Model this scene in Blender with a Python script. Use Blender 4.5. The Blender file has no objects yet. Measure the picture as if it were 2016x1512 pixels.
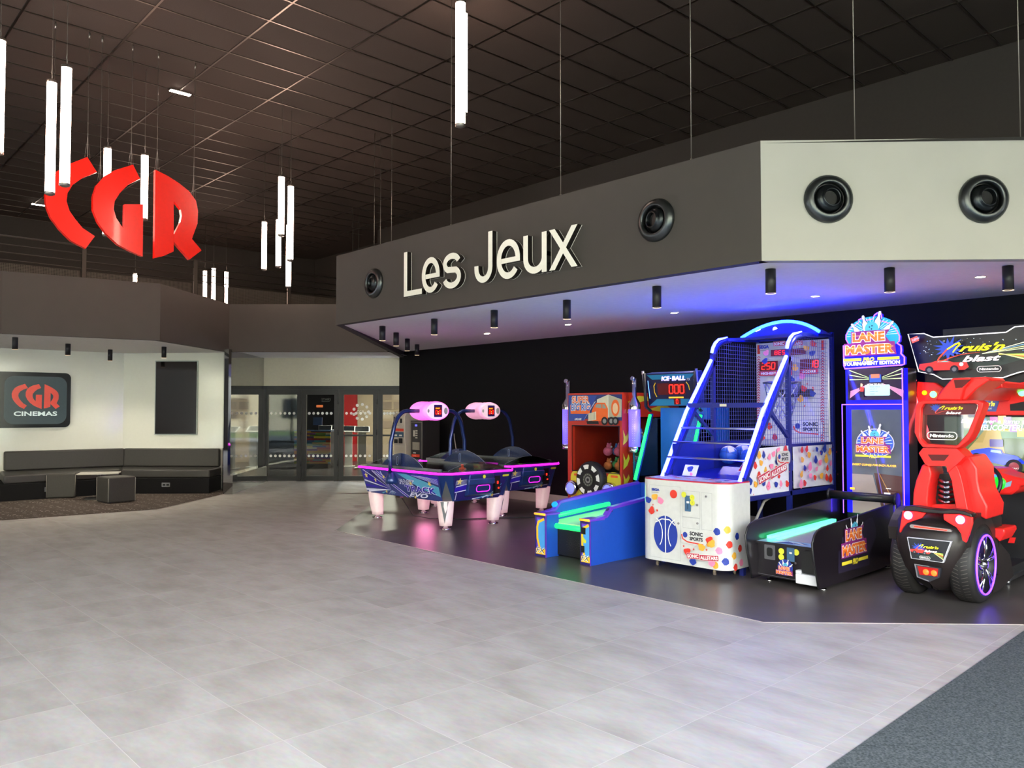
import bpy, bmesh, math, random
from mathutils import Vector, Matrix
C = bpy.context.scene.collection
R = math.radians
random.seed(7)

# ------------------------------------------------------------------ camera
FPX, CX, CY, CAMH = 1570.0, 1008.0, 756.0, 1.6
YAW = R(46.97); PITCH = math.atan(53 / FPX)
cd = bpy.data.cameras.new('camera'); cam = bpy.data.objects.new('camera', cd); C.objects.link(cam)
cd.sensor_width = 36; cd.lens = FPX / 2016 * 36; cd.clip_start = .05; cd.clip_end = 300
cam.location = (0, 0, CAMH); cam.rotation_euler = (R(90) + PITCH, 0, YAW)
bpy.context.scene.camera = cam

# ------------------------------------------------------------------ daylight
sc = bpy.context.scene
W = bpy.data.worlds.new('sky'); sc.world = W; W.use_nodes = True
nt = W.node_tree; bg = nt.nodes['Background']
tc = nt.nodes.new('ShaderNodeTexCoord'); sep = nt.nodes.new('ShaderNodeSeparateXYZ'); cr = nt.nodes.new('ShaderNodeValToRGB')
nt.links.new(tc.outputs['Generated'], sep.inputs[0]); nt.links.new(sep.outputs['Z'], cr.inputs[0]); nt.links.new(cr.outputs[0], bg.inputs[0])
cr.color_ramp.elements[0].color = (.80, .84, .90, 1); cr.color_ramp.elements[1].color = (.68, .78, .96, 1)
bg.inputs[1].default_value = 13
vs = sc.view_settings
sc.display_settings.display_device = 'sRGB'
vs.view_transform = 'Standard'; vs.look = 'None'; vs.gamma = 1; vs.use_curve_mapping = False
vs.exposure = 1.68

FW = Vector((-math.sin(YAW), math.cos(YAW), 0)); RT = Vector((math.cos(YAW), math.sin(YAW), 0))   # level view axes, used to lay out the diagonal entrance side
def cs(d, s, z=0):                       # a point d metres ahead and s to the right of where the photographer stands
    v = FW * d + RT * s; return Vector((v.x, v.y, z))
def pd(x, d, z=0): return cs(d, (x - CX) / FPX * d, z)
_f3 = Vector((-math.sin(YAW) * math.cos(PITCH), math.cos(YAW) * math.cos(PITCH), math.sin(PITCH))); _u3 = RT.cross(_f3)
def ray(x, y): return _f3 + RT * ((x - CX) / FPX) - _u3 * ((y - CY) / FPX)
def fz(x, y, z=0.0): d = ray(x, y); t = (z - CAMH) / d.z; return Vector((d.x * t, d.y * t, z))
def fy(x, y, Y): d = ray(x, y); t = Y / d.y; return Vector((d.x * t, Y, CAMH + d.z * t))
def fx(x, y, X): d = ray(x, y); t = X / d.x; return Vector((X, d.y * t, CAMH + d.z * t))
def fpl(x, y, p, dr):                    # on the vertical plane through p along dr
    d = ray(x, y); n = Vector((-dr[1], dr[0], 0)); t = (n.x * p[0] + n.y * p[1]) / (n.x * d.x + n.y * d.y)
    return Vector((d.x * t, d.y * t, CAMH + d.z * t))

# area light in each bay of the glazed entrance front: portals that only gather the sky
FD = -2.6; FS0, FS1 = -16.0, 8.6
al = bpy.data.lights.new('window_daylight', 'AREA'); al.shape = 'RECTANGLE'; al.size = FS1 - FS0; al.size_y = 5.0
ao = bpy.data.objects.new('window_daylight', al); C.objects.link(ao)
ao.location = cs(FD + .05, (FS0 + FS1) / 2, 2.5); ao.rotation_euler = (R(90), 0, YAW)
al.cycles.is_portal = True

# ------------------------------------------------------------------ materials
def lin(c):
    if isinstance(c, str): c = tuple(int(c[i:i + 2], 16) / 255 for i in (0, 2, 4))
    return tuple(((v + .055) / 1.055) ** 2.4 if v > .04045 else v / 12.92 for v in c[:3]) + (1,)
_mc = {}
def M(name, col='808080', rough=.5, metal=0.0, em=None, es=0.0, alpha=1, spec=.5, coat=0, noise=0, nscale=20, bump=0):
    if name in _mc: return _mc[name]
    m = bpy.data.materials.new(name); m.use_nodes = True; _mc[name] = m
    t = m.node_tree; b = t.nodes['Principled BSDF']; b.inputs['Base Color'].default_value = lin(col)
    b.inputs['Roughness'].default_value = rough; b.inputs['Metallic'].default_value = metal; b.inputs['Specular IOR Level'].default_value = spec
    if coat: b.inputs['Coat Weight'].default_value = coat; b.inputs['Coat Roughness'].default_value = .05
    if em: b.inputs['Emission Color'].default_value = lin(em); b.inputs['Emission Strength'].default_value = es
    if alpha < 1: b.inputs['Alpha'].default_value = alpha
    tcn = t.nodes.new('ShaderNodeTexCoord'); n = t.nodes.new('ShaderNodeTexNoise'); n.inputs['Scale'].default_value = nscale; n.inputs['Detail'].default_value = 4
    t.links.new(tcn.outputs['Object'], n.inputs['Vector'])
    amt = noise or .03
    mx = t.nodes.new('ShaderNodeMix'); mx.data_type = 'RGBA'; mx.blend_type = 'MULTIPLY'; mx.inputs[0].default_value = 1
    rp = t.nodes.new('ShaderNodeMapRange'); rp.inputs[1].default_value = .3; rp.inputs[2].default_value = .7; rp.inputs[3].default_value = 1 - amt; rp.inputs[4].default_value = 1 + amt
    t.links.new(n.outputs['Fac'], rp.inputs[0]); mx.inputs[6].default_value = lin(col); t.links.new(rp.outputs[0], mx.inputs[7]); t.links.new(mx.outputs[2], b.inputs['Base Color'])
    if bump:
        bp = t.nodes.new('ShaderNodeBump'); bp.inputs['Strength'].default_value = bump; bp.inputs['Distance'].default_value = .01
        t.links.new(n.outputs['Fac'], bp.inputs['Height']); t.links.new(bp.outputs[0], b.inputs['Normal'])
    return m
def G(name, tint='ffffff', refl=.08, dark=0.0, ior=1.45):
    """clear pane: lets light straight through, mirrors by the Fresnel law"""
    if name in _mc: return _mc[name]
    m = bpy.data.materials.new(name); m.use_nodes = True; _mc[name] = m; t = m.node_tree; t.nodes.clear()
    o = t.nodes.new('ShaderNodeOutputMaterial'); mx = t.nodes.new('ShaderNodeMixShader'); tr = t.nodes.new('ShaderNodeBsdfTransparent'); gl = t.nodes.new('ShaderNodeBsdfGlossy')
    fr = t.nodes.new('ShaderNodeFresnel'); fr.inputs[0].default_value = ior; ad = t.nodes.new('ShaderNodeMath'); ad.inputs[1].default_value = refl; ad.use_clamp = True
    c = lin(tint); tr.inputs[0].default_value = (c[0] * (1 - dark), c[1] * (1 - dark), c[2] * (1 - dark), 1); gl.inputs['Roughness'].default_value = .015
    nz = t.nodes.new('ShaderNodeTexNoise'); nz.inputs['Scale'].default_value = 1.3; tcn = t.nodes.new('ShaderNodeTexCoord'); bp = t.nodes.new('ShaderNodeBump'); bp.inputs['Strength'].default_value = .02
    t.links.new(tcn.outputs['Object'], nz.inputs['Vector']); t.links.new(nz.outputs['Fac'], bp.inputs['Height']); t.links.new(bp.outputs[0], gl.inputs['Normal'])
    t.links.new(fr.outputs[0], ad.inputs[0]); t.links.new(ad.outputs[0], mx.inputs[0]); t.links.new(tr.outputs[0], mx.inputs[1]); t.links.new(gl.outputs[0], mx.inputs[2]); t.links.new(mx.outputs[0], o.inputs[0])
    return m
def E(name, col, s): return M(name, col, .4, em=col, es=s)     # things that give off light

# ------------------------------------------------------------------ mesh builder
_made = []
_tx = {}
def text_mesh(s, bold, shear=0):
    k = (s, bold, shear)
    if k not in _tx:
        c = bpy.data.curves.new('t', 'FONT'); c.body = s; c.size = 1; c.offset = bold; c.resolution_u = 3; c.shear = shear
        o = bpy.data.objects.new('t', c); me = bpy.data.meshes.new_from_object(o)
        vs_ = [v.co.xy.copy() for v in me.vertices]; fs = [tuple(p.vertices) for p in me.polygons]
        bpy.data.objects.remove(o); bpy.data.curves.remove(c); bpy.data.meshes.remove(me)
        x0 = min(v.x for v in vs_); x1 = max(v.x for v in vs_); y0 = min(v.y for v in vs_); y1 = max(v.y for v in vs_)
        _tx[k] = ([(v.x - x0, v.y - y0) for v in vs_], fs, x1 - x0, y1 - y0)
    return _tx[k]
class MB:
    def __init__(s): s.v = []; s.f = []; s.m = []; s.sm = []; s.mats = []; s.T = None
    def mi(s, m):
        if m not in s.mats: s.mats.append(m)
        return s.mats.index(m)
    def add(s, vs_, fs, m, smooth=False):
        b = len(s.v); s.v += [tuple(s.T @ Vector(p)) if s.T else tuple(p) for p in vs_]; i = s.mi(m)
        for f in fs: s.f.append([b + k for k in f]); s.m.append(i); s.sm.append(smooth)
        return s
    def poly(s, pts, m): return s.add(pts, [list(range(len(pts)))], m)
    def box(s, x0, x1, y0, y1, z0, z1, m):
        if x0 > x1: x0, x1 = x1, x0
        if y0 > y1: y0, y1 = y1, y0
        if z0 > z1: z0, z1 = z1, z0
        v = [(x, y, z) for z in (z0, z1) for y in (y0, y1) for x in (x0, x1)]
        return s.add(v, [(0, 2, 3, 1), (4, 5, 7, 6), (0, 1, 5, 4), (2, 6, 7, 3), (0, 4, 6, 2), (1, 3, 7, 5)], m)
    def ext(s, pts, off, m, mside=None, smooth=False):
        """closed prism: outline pts (3-D, coplanar) pushed by off"""
        off = Vector(off); a = [Vector(p) for p in pts]; n = len(a)
        ar = Vector()
        for i in range(n): ar += a[i].cross(a[(i + 1) % n])
        if ar.dot(off) > 0: a.reverse()
        b = [p + off for p in a]
        s.add(a, [list(range(n))], m); s.add(b, [list(range(n))[::-1]], m)
        s.add(a + b, [((i + 1) % n, i, i + n, (i + 1) % n + n) for i in range(n)], mside or m, smooth); return s
    def tube(s, path, r, m, n=8, closed=False, rr=None, caps=True):
        P = [Vector(p) for p in path]; N = len(P); vs_ = []; up = None
        for i, p in enumerate(P):
            if closed: t = (P[(i + 1) % N] - P[i - 1])
            else: t = P[min(i + 1, N - 1)] - P[max(i - 1, 0)]
            t.normalize()
            if up is None: up = Vector((0, 0, 1)) if abs(t.z) < .9 else Vector((1, 0, 0))
            a = t.cross(up); a.normalize(); b = a.cross(t); up = b
            q = rr[i] if rr else r
            for k in range(n):
                w = 2 * math.pi * k / n; vs_.append(p + (a * math.cos(w) + b * math.sin(w)) * q)
        fs = []; L = N if closed else N - 1
        for i in range(L):
            j = (i + 1) % N
            for k in range(n): fs.append((i * n + k, i * n + (k + 1) % n, j * n + (k + 1) % n, j * n + k))
        s.add(vs_, fs, m, True)
        if not closed and caps: s.add(vs_[:n], [list(range(n))[::-1]], m); s.add(vs_[-n:], [list(range(n))], m)
        return s
    def lathe(s, prof, o, ax, m, n=24, smooth=True, a0=0, a1=360, sx=1, sy=1):
        """prof: (radius, along) pairs turned about the axis ax through o"""
        ax = Vector(ax).normalized(); up = Vector((0, 0, 1)) if abs(ax.z) < .9 else Vector((0, 1, 0))
        a = up.cross(ax).normalized(); b = ax.cross(a); o = Vector(o); full = a1 - a0 >= 360; K = n if full else n + 1; vs_ = []
        for r_, h in prof:
            for k in range(K):
                w = R(a0 + (a1 - a0) * k / n); vs_.append(o + ax * h + a * math.cos(w) * r_ * sx + b * math.sin(w) * r_ * sy)
        fs = []
        for i in range(len(prof) - 1):
            for k in range(n): j = (k + 1) % K; fs.append((i * K + k, i * K + j, (i + 1) * K + j, (i + 1) * K + k))
        return s.add(vs_, fs, m, smooth)
    def cyl(s, o, ax, r, h, m, n=20, r2=None):
        r2 = r if r2 is None else r2; s.lathe([(0, 0), (r, 0)], o, ax, m, n, False); s.lathe([(r, 0), (r2, h)], o, ax, m, n); s.lathe([(r2, h), (0, h)], o, ax, m, n, False); return s
    def ball(s, o, rx, ry, rz, m, n=20, k=12):
        o = Vector(o); vs_ = []
        for i in range(k + 1):
            p = math.pi * i / k
            for j in range(n): w = 2 * math.pi * j / n; vs_.append(o + Vector((rx * math.sin(p) * math.cos(w), ry * math.sin(p) * math.sin(w), -rz * math.cos(p))))
        return s.add(vs_, [(i * n + j, i * n + (j + 1) % n, (i + 1) * n + (j + 1) % n, (i + 1) * n + j) for i in range(k) for j in range(n)], m, True)
    def grid(s, rows, m, smooth=True, closed=False):
        n = len(rows[0]); vs_ = [p for r_ in rows for p in r_]; K = n if closed else n - 1
        return s.add(vs_, [(i * n + j, i * n + (j + 1) % n, (i + 1) * n + (j + 1) % n, (i + 1) * n + j) for i in range(len(rows) - 1) for j in range(K)], m, smooth)
    def build(s, name, parent=None, bevel=0, seg=2, solid=0, sub=0):
        me = bpy.data.meshes.new(name); me.from_pydata([tuple(p) for p in s.v], [], s.f)
        for m in s.mats: me.materials.append(m)
        me.polygons.foreach_set('material_index', s.m); me.polygons.foreach_set('use_smooth', s.sm)
        bm = bmesh.new(); bm.from_mesh(me); bmesh.ops.remove_doubles(bm, verts=bm.verts, dist=1e-5)
        bm.to_mesh(me); bm.free(); me.update()
        if bevel or sub:
            try: me.set_sharp_from_angle(angle=R(50))
            except Exception: pass
        o = bpy.data.objects.new(name, me); C.objects.link(o); _made.append(o)
        if parent: o.parent = parent
        if solid: q = o.modifiers.new('s', 'SOLIDIFY'); q.thickness = solid
        if bevel: q = o.modifiers.new('b', 'BEVEL'); q.width = bevel; q.segments = seg; q.limit_method = 'ANGLE'; q.angle_limit = R(40); q.harden_normals = False
        if sub: q = o.modifiers.new('u', 'SUBSURF'); q.levels = sub; q.render_levels = sub
        return o
class F:
    """a flat face to lay graphics on: o + u*a + v*b, each layer a hair further out along n"""
    def __init__(s, mb, o, u, v): s.mb = mb; s.o = Vector(o); s.u = Vector(u).normalized(); s.w = Vector(v).normalized(); s.n = s.u.cross(s.w); s.k = 0; s.st = .0006
    def p(s, a, b, l=None): return s.o + s.u * a + s.w * b + s.n * (s.k if l is None else l)
    def up(s): s.k += s.st; return s
    def poly(s, pts, m): s.up(); s.mb.poly([s.p(a, b) for a, b in pts], m); return s
    def rect(s, a, b, w, h, m, r=0, ang=0):
        c_, q = math.cos(R(ang)), math.sin(R(ang)); pts = []
        if r:
            for (cx, cy, a0) in ((w - r, h - r, 0), (r, h - r, 90), (r, r, 180), (w - r, r, 270)):
                for k in range(5): t = R(a0 + 90 * k / 4); pts.append((cx + r * math.cos(t), cy + r * math.sin(t)))
        else: pts = [(0, 0), (w, 0), (w, h), (0, h)]
        return s.poly([(a + x * c_ - y * q, b + x * q + y * c_) for x, y in pts], m)
    def disc(s, a, b, r, m, ry=None, n=24): ry = ry or r; return s.poly([(a + r * math.cos(2 * math.pi * k / n), b + ry * math.sin(2 * math.pi * k / n)) for k in range(n)], m)
    def star(s, a, b, r, m, rot=90, q=.42): return s.poly([(a + (r if k % 2 == 0 else r * q) * math.cos(R(rot + 36 * k)), b + (r if k % 2 == 0 else r * q) * math.sin(R(rot + 36 * k))) for k in range(10)], m)
    def line(s, pts, w, m, closed=False):
        """ribbon of width w along pts"""
        P = [Vector((x, y)) for x, y in pts]; n = len(P); L = []; Q = []
        for i in range(n):
            a_ = P[i - 1] if (i or closed) else P[i]; b_ = P[(i + 1) % n] if (i < n - 1 or closed) else P[i]
            d1 = (P[i] - a_); d2 = (b_ - P[i]); d1 = d1.normalized() if d1.length > 1e-9 else d2.normalized(); d2 = d2.normalized() if d2.length > 1e-9 else d1
            nn = Vector((-(d1.y + d2.y), d1.x + d2.x)); nn = nn.normalized() if nn.length > 1e-6 else Vector((-d1.y, d1.x))
            k = 1 / max(.5, abs(nn.dot(Vector((-d1.y, d1.x))))); ww = (w[i] if isinstance(w, (list, tuple)) else w) / 2 * k
            L.append(P[i] + nn * ww); Q.append(P[i] - nn * ww)
        s.up(); K = n if closed else n - 1
        s.mb.add([s.p(*p) for p in L] + [s.p(*p) for p in Q], [(i, i + n, (i + 1) % n + n, (i + 1) % n) for i in range(K)], m); return s
    def text(s, t, a, b, h, m, w=None, bold=.0, ang=0, center=False, shear=0, ext=0, mside=None, slant=0):
        vs_, fs, tw, th = text_mesh(t, bold, shear); ky = h / th; kx = (w / tw) if w else ky; c_, q = math.cos(R(ang)), math.sin(R(ang)); s.up()
        ox = -tw * kx / 2 if center else 0
        P = []
        for x, y in vs_: X = x * kx + ox; Y = y * ky; P.append((a + X * c_ - Y * q, b + X * q + Y * c_ + slant * X))
        s.mb.add([s.p(x, y) for x, y in P], fs, m)
        if ext:
            ed = {}
            for f in fs:
                for i in range(len(f)): e = (f[i], f[(i + 1) % len(f)]); ed[e] = ed.get(e, 0) + 1
            be = [e for e in ed if (e[1], e[0]) not in ed]
            n = len(P); s.mb.add([s.p(x, y) for x, y in P] + [s.p(x, y, s.k - ext) for x, y in P], [(e[1], e[0], e[0] + n, e[1] + n) for e in be], mside or m)
            s.mb.add([s.p(x, y, s.k - ext) for x, y in P], [f[::-1] for f in fs], mside or m)
        return s
    def seg7(s, t, a, b, h, m, w=None, gap=.35, th=.115, slant=.08):
        """seven-segment digits and letters"""
        S = {'0': 'abcdef', '1': 'bc', '2': 'abged', '3': 'abgcd', '5': 'afgcd', '7': 'abc', '8': 'abcdefg', 'E': 'afged', 'B': 'abcdefg', 'T': 'afe', 'S': 'afgcd', '9': 'abfgcd', ' ': ''}
        w = w or h * .55; k = th * h; x = a
        seg = {'a': ((0, 1), (1, 1)), 'g': ((0, .5), (1, .5)), 'd': ((0, 0), (1, 0)), 'f': ((0, 1), (0, .5)), 'b': ((1, 1), (1, .5)), 'e': ((0, .5), (0, 0)), 'c': ((1, .5), (1, 0))}
        s.up()
        for ch in t:
            for q in S[ch]:
                (x0, y0), (x1, y1) = seg[q]
                X0 = x + x0 * w; Y0 = b + y0 * h; X1 = x + x1 * w; Y1 = b + y1 * h; ev = k * .5
                if y0 == y1: pts = [(X0 + ev * .6, Y0 - ev), (X1 - ev * .6, Y0 - ev), (X1 - ev * .6, Y0 + ev), (X0 + ev * .6, Y0 + ev)]
                else: pts = [(X0 - ev, Y0 - ev * .6), (X0 - ev, Y1 + ev * .6), (X0 + ev, Y1 + ev * .6), (X0 + ev, Y0 - ev * .6)]
                s.mb.poly([s.p(px + (py - b) * slant, py) for px, py in pts], m)
            x += w * (1 + gap)
        return s

# ------------------------------------------------------------------ naming
def tag(o, label=None, cat=None, group=None, kind=None):
    if label: o['label'] = label
    if cat: o['category'] = cat
    if group: o['group'] = group
    if kind: o['kind'] = kind
    return o
def thing(name, loc, label, cat, group=None, rz=0):
    o = bpy.data.objects.new(name, None); C.objects.link(o); o.location = loc; o.rotation_euler = (0, 0, rz); o.empty_display_size = .1
    return tag(o, label, cat, group)
def struct(mb, name, parent=None, **k):
    o = mb.build(name, parent, **k)
    if not parent: o['kind'] = 'structure'
    return o
def copy_tree(o, parent=None):
    c = o.copy(); C.objects.link(c); c.parent = parent
    for ch in list(o.children): copy_tree(ch, c)
    return c
def adopt(root, *objs):
    """parts modelled in room coordinates: hang them under the thing's base without moving them"""
    for o in objs: o.parent = root; o.matrix_parent_inverse = Matrix.Translation(-root.location)
    return objs
# ================================================================== the room
def floor_mat():
    m = bpy.data.materials.new('grey_vinyl_tile'); m.use_nodes = True; t = m.node_tree; b = t.nodes['Principled BSDF']; N = t.nodes.new; L = t.links.new
    tcn = N('ShaderNodeTexCoord'); mp = N('ShaderNodeMapping'); L(tcn.outputs['Object'], mp.inputs[0]); mp.inputs['Location'].default_value = (-.03, -.04, 0)
    br = N('ShaderNodeTexBrick'); br.offset = 0; br.inputs['Scale'].default_value = 1; br.inputs['Brick Width'].default_value = .61; br.inputs['Row Height'].default_value = .61
    br.inputs['Mortar Size'].default_value = .0018; br.inputs['Mortar Smooth'].default_value = .2; br.inputs['Color1'].default_value = (0, 0, 0, 1); br.inputs['Color2'].default_value = (1, 1, 1, 1); br.inputs['Mortar'].default_value = (.5, .5, .5, 1)
    L(mp.outputs[0], br.inputs['Vector'])
    # cloudy marks, stretched and turned tile by tile
    wn = N('ShaderNodeVectorMath'); wn.operation = 'SCALE'; wn.inputs[3].default_value = 7; L(br.outputs['Color'], wn.inputs[0])
    ad = N('ShaderNodeVectorMath'); ad.operation = 'ADD'; L(mp.outputs[0], ad.inputs[0]); L(wn.outputs[0], ad.inputs[1])
    ms = N('ShaderNodeMapping'); ms.inputs['Scale'].default_value = (1.2, 2.6, 1); L(ad.outputs[0], ms.inputs[0])
    n1 = N('ShaderNodeTexNoise'); n1.inputs['Scale'].default_value = 1.6; n1.inputs['Detail'].default_value = 6; n1.inputs['Roughness'].default_value = .55; L(ms.outputs[0], n1.inputs['Vector'])
    n2 = N('ShaderNodeTexNoise'); n2.inputs['Scale'].default_value = 14; n2.inputs['Detail'].default_value = 5; L(ms.outputs[0], n2.inputs['Vector'])
    cr = N('ShaderNodeValToRGB'); L(n1.outputs['Fac'], cr.inputs[0]); e = cr.color_ramp.elements
    e[0].position = .28; e[0].color = lin('9d978f'); e[1].position = .72; e[1].color = lin('b8b5af')
    x = cr.color_ramp.elements.new(.5); x.color = lin('aca8a1')
    mx = N('ShaderNodeMix'); mx.data_type = 'RGBA'; mx.blend_type = 'OVERLAY'; mx.inputs[0].default_value = .18; L(cr.outputs[0], mx.inputs[6]); L(n2.outputs['Color'], mx.inputs[7])
    m2 = N('ShaderNodeMix'); m2.data_type = 'RGBA'; m2.inputs[7].default_value = lin('c4c0b9'); L(br.outputs['Fac'], m2.inputs[0]); L(mx.outputs[2], m2.inputs[6])
    L(m2.outputs[2], b.inputs['Base Color']); b.inputs['Roughness'].default_value = .36
    rr = N('ShaderNodeMapRange'); rr.inputs[3].default_value = .42; rr.inputs[4].default_value = .56; b.inputs['Specular IOR Level'].default_value = .32; L(n2.outputs['Fac'], rr.inputs[0]); L(rr.outputs[0], b.inputs['Roughness'])
    return m
def carpet_mat(name, base, fleck, marks=False):
    m = bpy.data.materials.new(name); m.use_nodes = True; t = m.node_tree; b = t.nodes['Principled BSDF']; N = t.nodes.new; L = t.links.new
    tcn = N('ShaderNodeTexCoord'); n = N('ShaderNodeTexNoise'); n.inputs['Scale'].default_value = 90; n.inputs['Detail'].default_value = 3; L(tcn.outputs['Object'], n.inputs['Vector'])
    cr = N('ShaderNodeValToRGB'); e = cr.color_ramp.elements; e[0].position = .35; e[0].color = lin(base); e[1].position = .75; e[1].color = lin(fleck); L(n.outputs['Fac'], cr.inputs[0])
    out = cr.outputs[0]
    if marks:
        mp = N('ShaderNodeMapping'); mp.inputs['Rotation'].default_value = (0, 0, R(-43)); L(tcn.outputs['Object'], mp.inputs[0])
        br = N('ShaderNodeTexBrick'); br.offset = .5; br.inputs['Scale'].default_value = 1; br.inputs['Brick Width'].default_value = .42; br.inputs['Row Height'].default_value = .17; br.inputs['Mortar Size'].default_value = .075; br.inputs['Mortar Smooth'].default_value = 0
        L(mp.outputs[0], br.inputs['Vector']); n3 = N('ShaderNodeTexNoise'); n3.inputs['Scale'].default_value = 26; L(tcn.outputs['Object'], n3.inputs['Vector'])
        g = N('ShaderNodeMath'); g.operation = 'GREATER_THAN'; g.inputs[1].default_value = .53; L(n3.outputs['Fac'], g.inputs[0])
        iv = N('ShaderNodeMath'); iv.operation = 'SUBTRACT'; iv.inputs[0].default_value = 1; L(br.outputs['Fac'], iv.inputs[1]); mu = N('ShaderNodeMath'); mu.operation = 'MULTIPLY'; L(iv.outputs[0], mu.inputs[0]); L(g.outputs[0], mu.inputs[1])
        mx = N('ShaderNodeMix'); mx.data_type = 'RGBA'; mx.inputs[7].default_value = lin('b8b0a6'); L(mu.outputs[0], mx.inputs[0]); L(out, mx.inputs[6]); out = mx.outputs[2]
    L(out, b.inputs['Base Color']); b.inputs['Roughness'].default_value = .95; b.inputs['Specular IOR Level'].default_value = .1
    bp = N('ShaderNodeBump'); bp.inputs['Strength'].default_value = .5; bp.inputs['Distance'].default_value = .004; L(n.outputs['Fac'], bp.inputs['Height']); L(bp.outputs[0], b.inputs['Normal'])
    return m
m_floor = floor_mat()
m_dark = M('charcoal_vinyl', '4e4946', .34, noise=.16, nscale=3)
m_carpL = carpet_mat('patterned_brown_carpet', '453d38', '5e554e', True)
m_carpR = carpet_mat('charcoal_entrance_matting', '3d4344', '676c6c')
m_tint = M('soft_grey_fascia', 'aca9a2', .75, noise=.02, nscale=3, bump=.03)  # right canopy side, set paler than the other canopy faces
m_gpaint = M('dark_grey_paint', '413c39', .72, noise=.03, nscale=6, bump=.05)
m_white = M('white_paint', 'd8d8d0', .55)
m_soffit = M('matt_white_ceiling_paint', 'eeecea', .8)
m_black = M('black_wall_covering', '0a090c', .7, noise=.12, nscale=60, bump=.05, spec=.25)
m_ceil = M('dark_brown_ceiling_tile', '463b35', .82, noise=.12, nscale=90, bump=.06)
m_tbar = M('black_enamel_grid_bar', '7a726b', .36, metal=1)
m_upper = M('dark_upper_wall_paint', '37312e', .8, noise=.05)
m_gloss = M('gloss_white_lacquer', 'eeeee4', .1, spec=.6, noise=.01)
m_blk = M('black_matt', '121214', .45)
m_blkm = M('black_powder_coat', '1c1c1f', .38)
m_chrome = M('chrome', 'd8d8dc', .12, metal=1)
m_steel = M('brushed_steel', 'a0a0a4', .3, metal=1)
m_wire = M('steel_wire', '8c857e', .4, metal=.6)

ZC = 6.5
b = MB(); b.poly([tuple(cs(FD, -39).xy) + (0,), tuple(cs(FD, 22).xy) + (0,), (-30, 12.9 + (30 + cs(FD, 22).x) * 0, 0) if False else (-24, 27, 0), (-30, 27, 0)], m_floor); floor = struct(b, 'floor')
# arcade platform of dark vinyl with its pale edge trim
A0 = Vector((-9.44, 5.58, 0)); A1 = Vector((-3.15, 5.54, 0)); A2 = A1 + Vector((6.2, 6.2, 0)); A3 = Vector((-14.2, 9.97, 0))
def lift(ps, z): return [Vector((p[0], p[1], z)) for p in ps]
b = MB(); b.poly(lift([A0, A1, A2, (A2.x, 11.9), (A3.x, 11.9), A3], .003), m_dark); struct(b, 'trim_1')
def strip(b, pts, w, z, m):
    for p, q in zip(pts, pts[1:]):
        p = Vector(p); q = Vector(q); d = (q - p).normalized(); n = Vector((-d.y, d.x, 0)) * w / 2
        b.ext([(p + n).to_tuple()[:2] + (z,), (q + n).to_tuple()[:2] + (z,), (q - n).to_tuple()[:2] + (z,), (p - n).to_tuple()[:2] + (z,)], (0, 0, .003), m)
b = MB(); strip(b, [A0, A1, A2], .014, .003, M('pale_metal_trim', 'c8beb8', .3, metal=.3)); struct(b, 'trim_2')
# entrance matting, bottom right
E0 = Vector((-1.69, 3.51, 0)); E1 = Vector((-1.74, 6.72, 0))
b = MB(); b.poly(lift([E0 + (E0 - E1) * 3, (16, -6), (16, 9), E1 + (E1 - E0) * .28 + Vector((.0, 0, 0)), ], .004), m_carpR)
struct(b, 'trim_3')
# lounge corner: carpet, canopy, walls
LK = [pd(-500, 9.6), pd(0, 11.62), pd(313, 12.98), pd(450, 15.5), pd(470, 15.9)]
b = MB(); b.poly(lift([LK[0], LK[1], LK[2], LK[3], pd(440, 17), pd(0, 16.5), pd(-500, 14)], .004), m_carpL); struct(b, 'trim_4')
b = MB(); strip(b, [LK[0], LK[1], LK[2], LK[3]], .012, .003, M('pale_metal_trim')); struct(b, 'trim_5')

def wall(name, p, q, z0, z1, m, th=.12, side=1):
    p = Vector(p); q = Vector(q); d = (q - p).normalized(); n = Vector((-d.y, d.x, 0)) * th * side
    b = MB(); b.ext([(p.x, p.y, z0), (q.x, q.y, z0), (q.x + n.x, q.y + n.y, z0), (p.x + n.x, p.y + n.y, z0)], (0, 0, z1 - z0), m); return struct(b, name)
ZW = 2.80
W0, W1, W2 = pd(-500, 13.0), pd(243, 16.55), pd(440, 16.45)
wall('wall_left', W0, W1, 0, ZW + .05, m_gloss); wall('wall_left_front', W1, W2, 0, ZW + .05, m_gloss)
ZB, ZT = 2.755, 3.69
def canopy(name, pts, m, zb=ZB, zt=ZT, th=.1):
    for i, (p, q) in enumerate(zip(pts, pts[1:])):
        mm = m[i] if isinstance(m, list) else m
        wall(name + ('' if i == 0 else '_%d' % (i + 1)), p, q, zb, zt, mm, th)
LC = [pd(-500, 9.9), pd(0, 11.85), pd(313, 13.05), pd(449.6, 15.57), pd(762, 15.57)]
canopy('wall_left_canopy', LC, m_gpaint)
b = MB()
soff = [LC[0].xy.to_tuple() + (ZB,), LC[1].xy.to_tuple() + (ZB,), LC[2].xy.to_tuple() + (ZB,), LC[3].xy.to_tuple() + (ZB,), pd(449.6, 15.57, ZB)]
b.poly([tuple(LC[0].xy) + (ZB,), tuple(LC[1].xy) + (ZB,), tuple(W1.xy) + (ZW,), tuple(W0.xy) + (ZW,)], m_soffit)
b.poly([tuple(LC[1].xy) + (ZB,), tuple(LC[2].xy) + (ZB,), tuple(W1.xy) + (ZW,)], m_soffit)
b.poly([tuple(LC[2].xy) + (ZB,), tuple(LC[3].xy) + (ZB,), tuple(W2.xy) + (ZW,), tuple(W1.xy) + (ZW,)], m_soffit)
DD = 18.2                                  # the doors stand here
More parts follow.
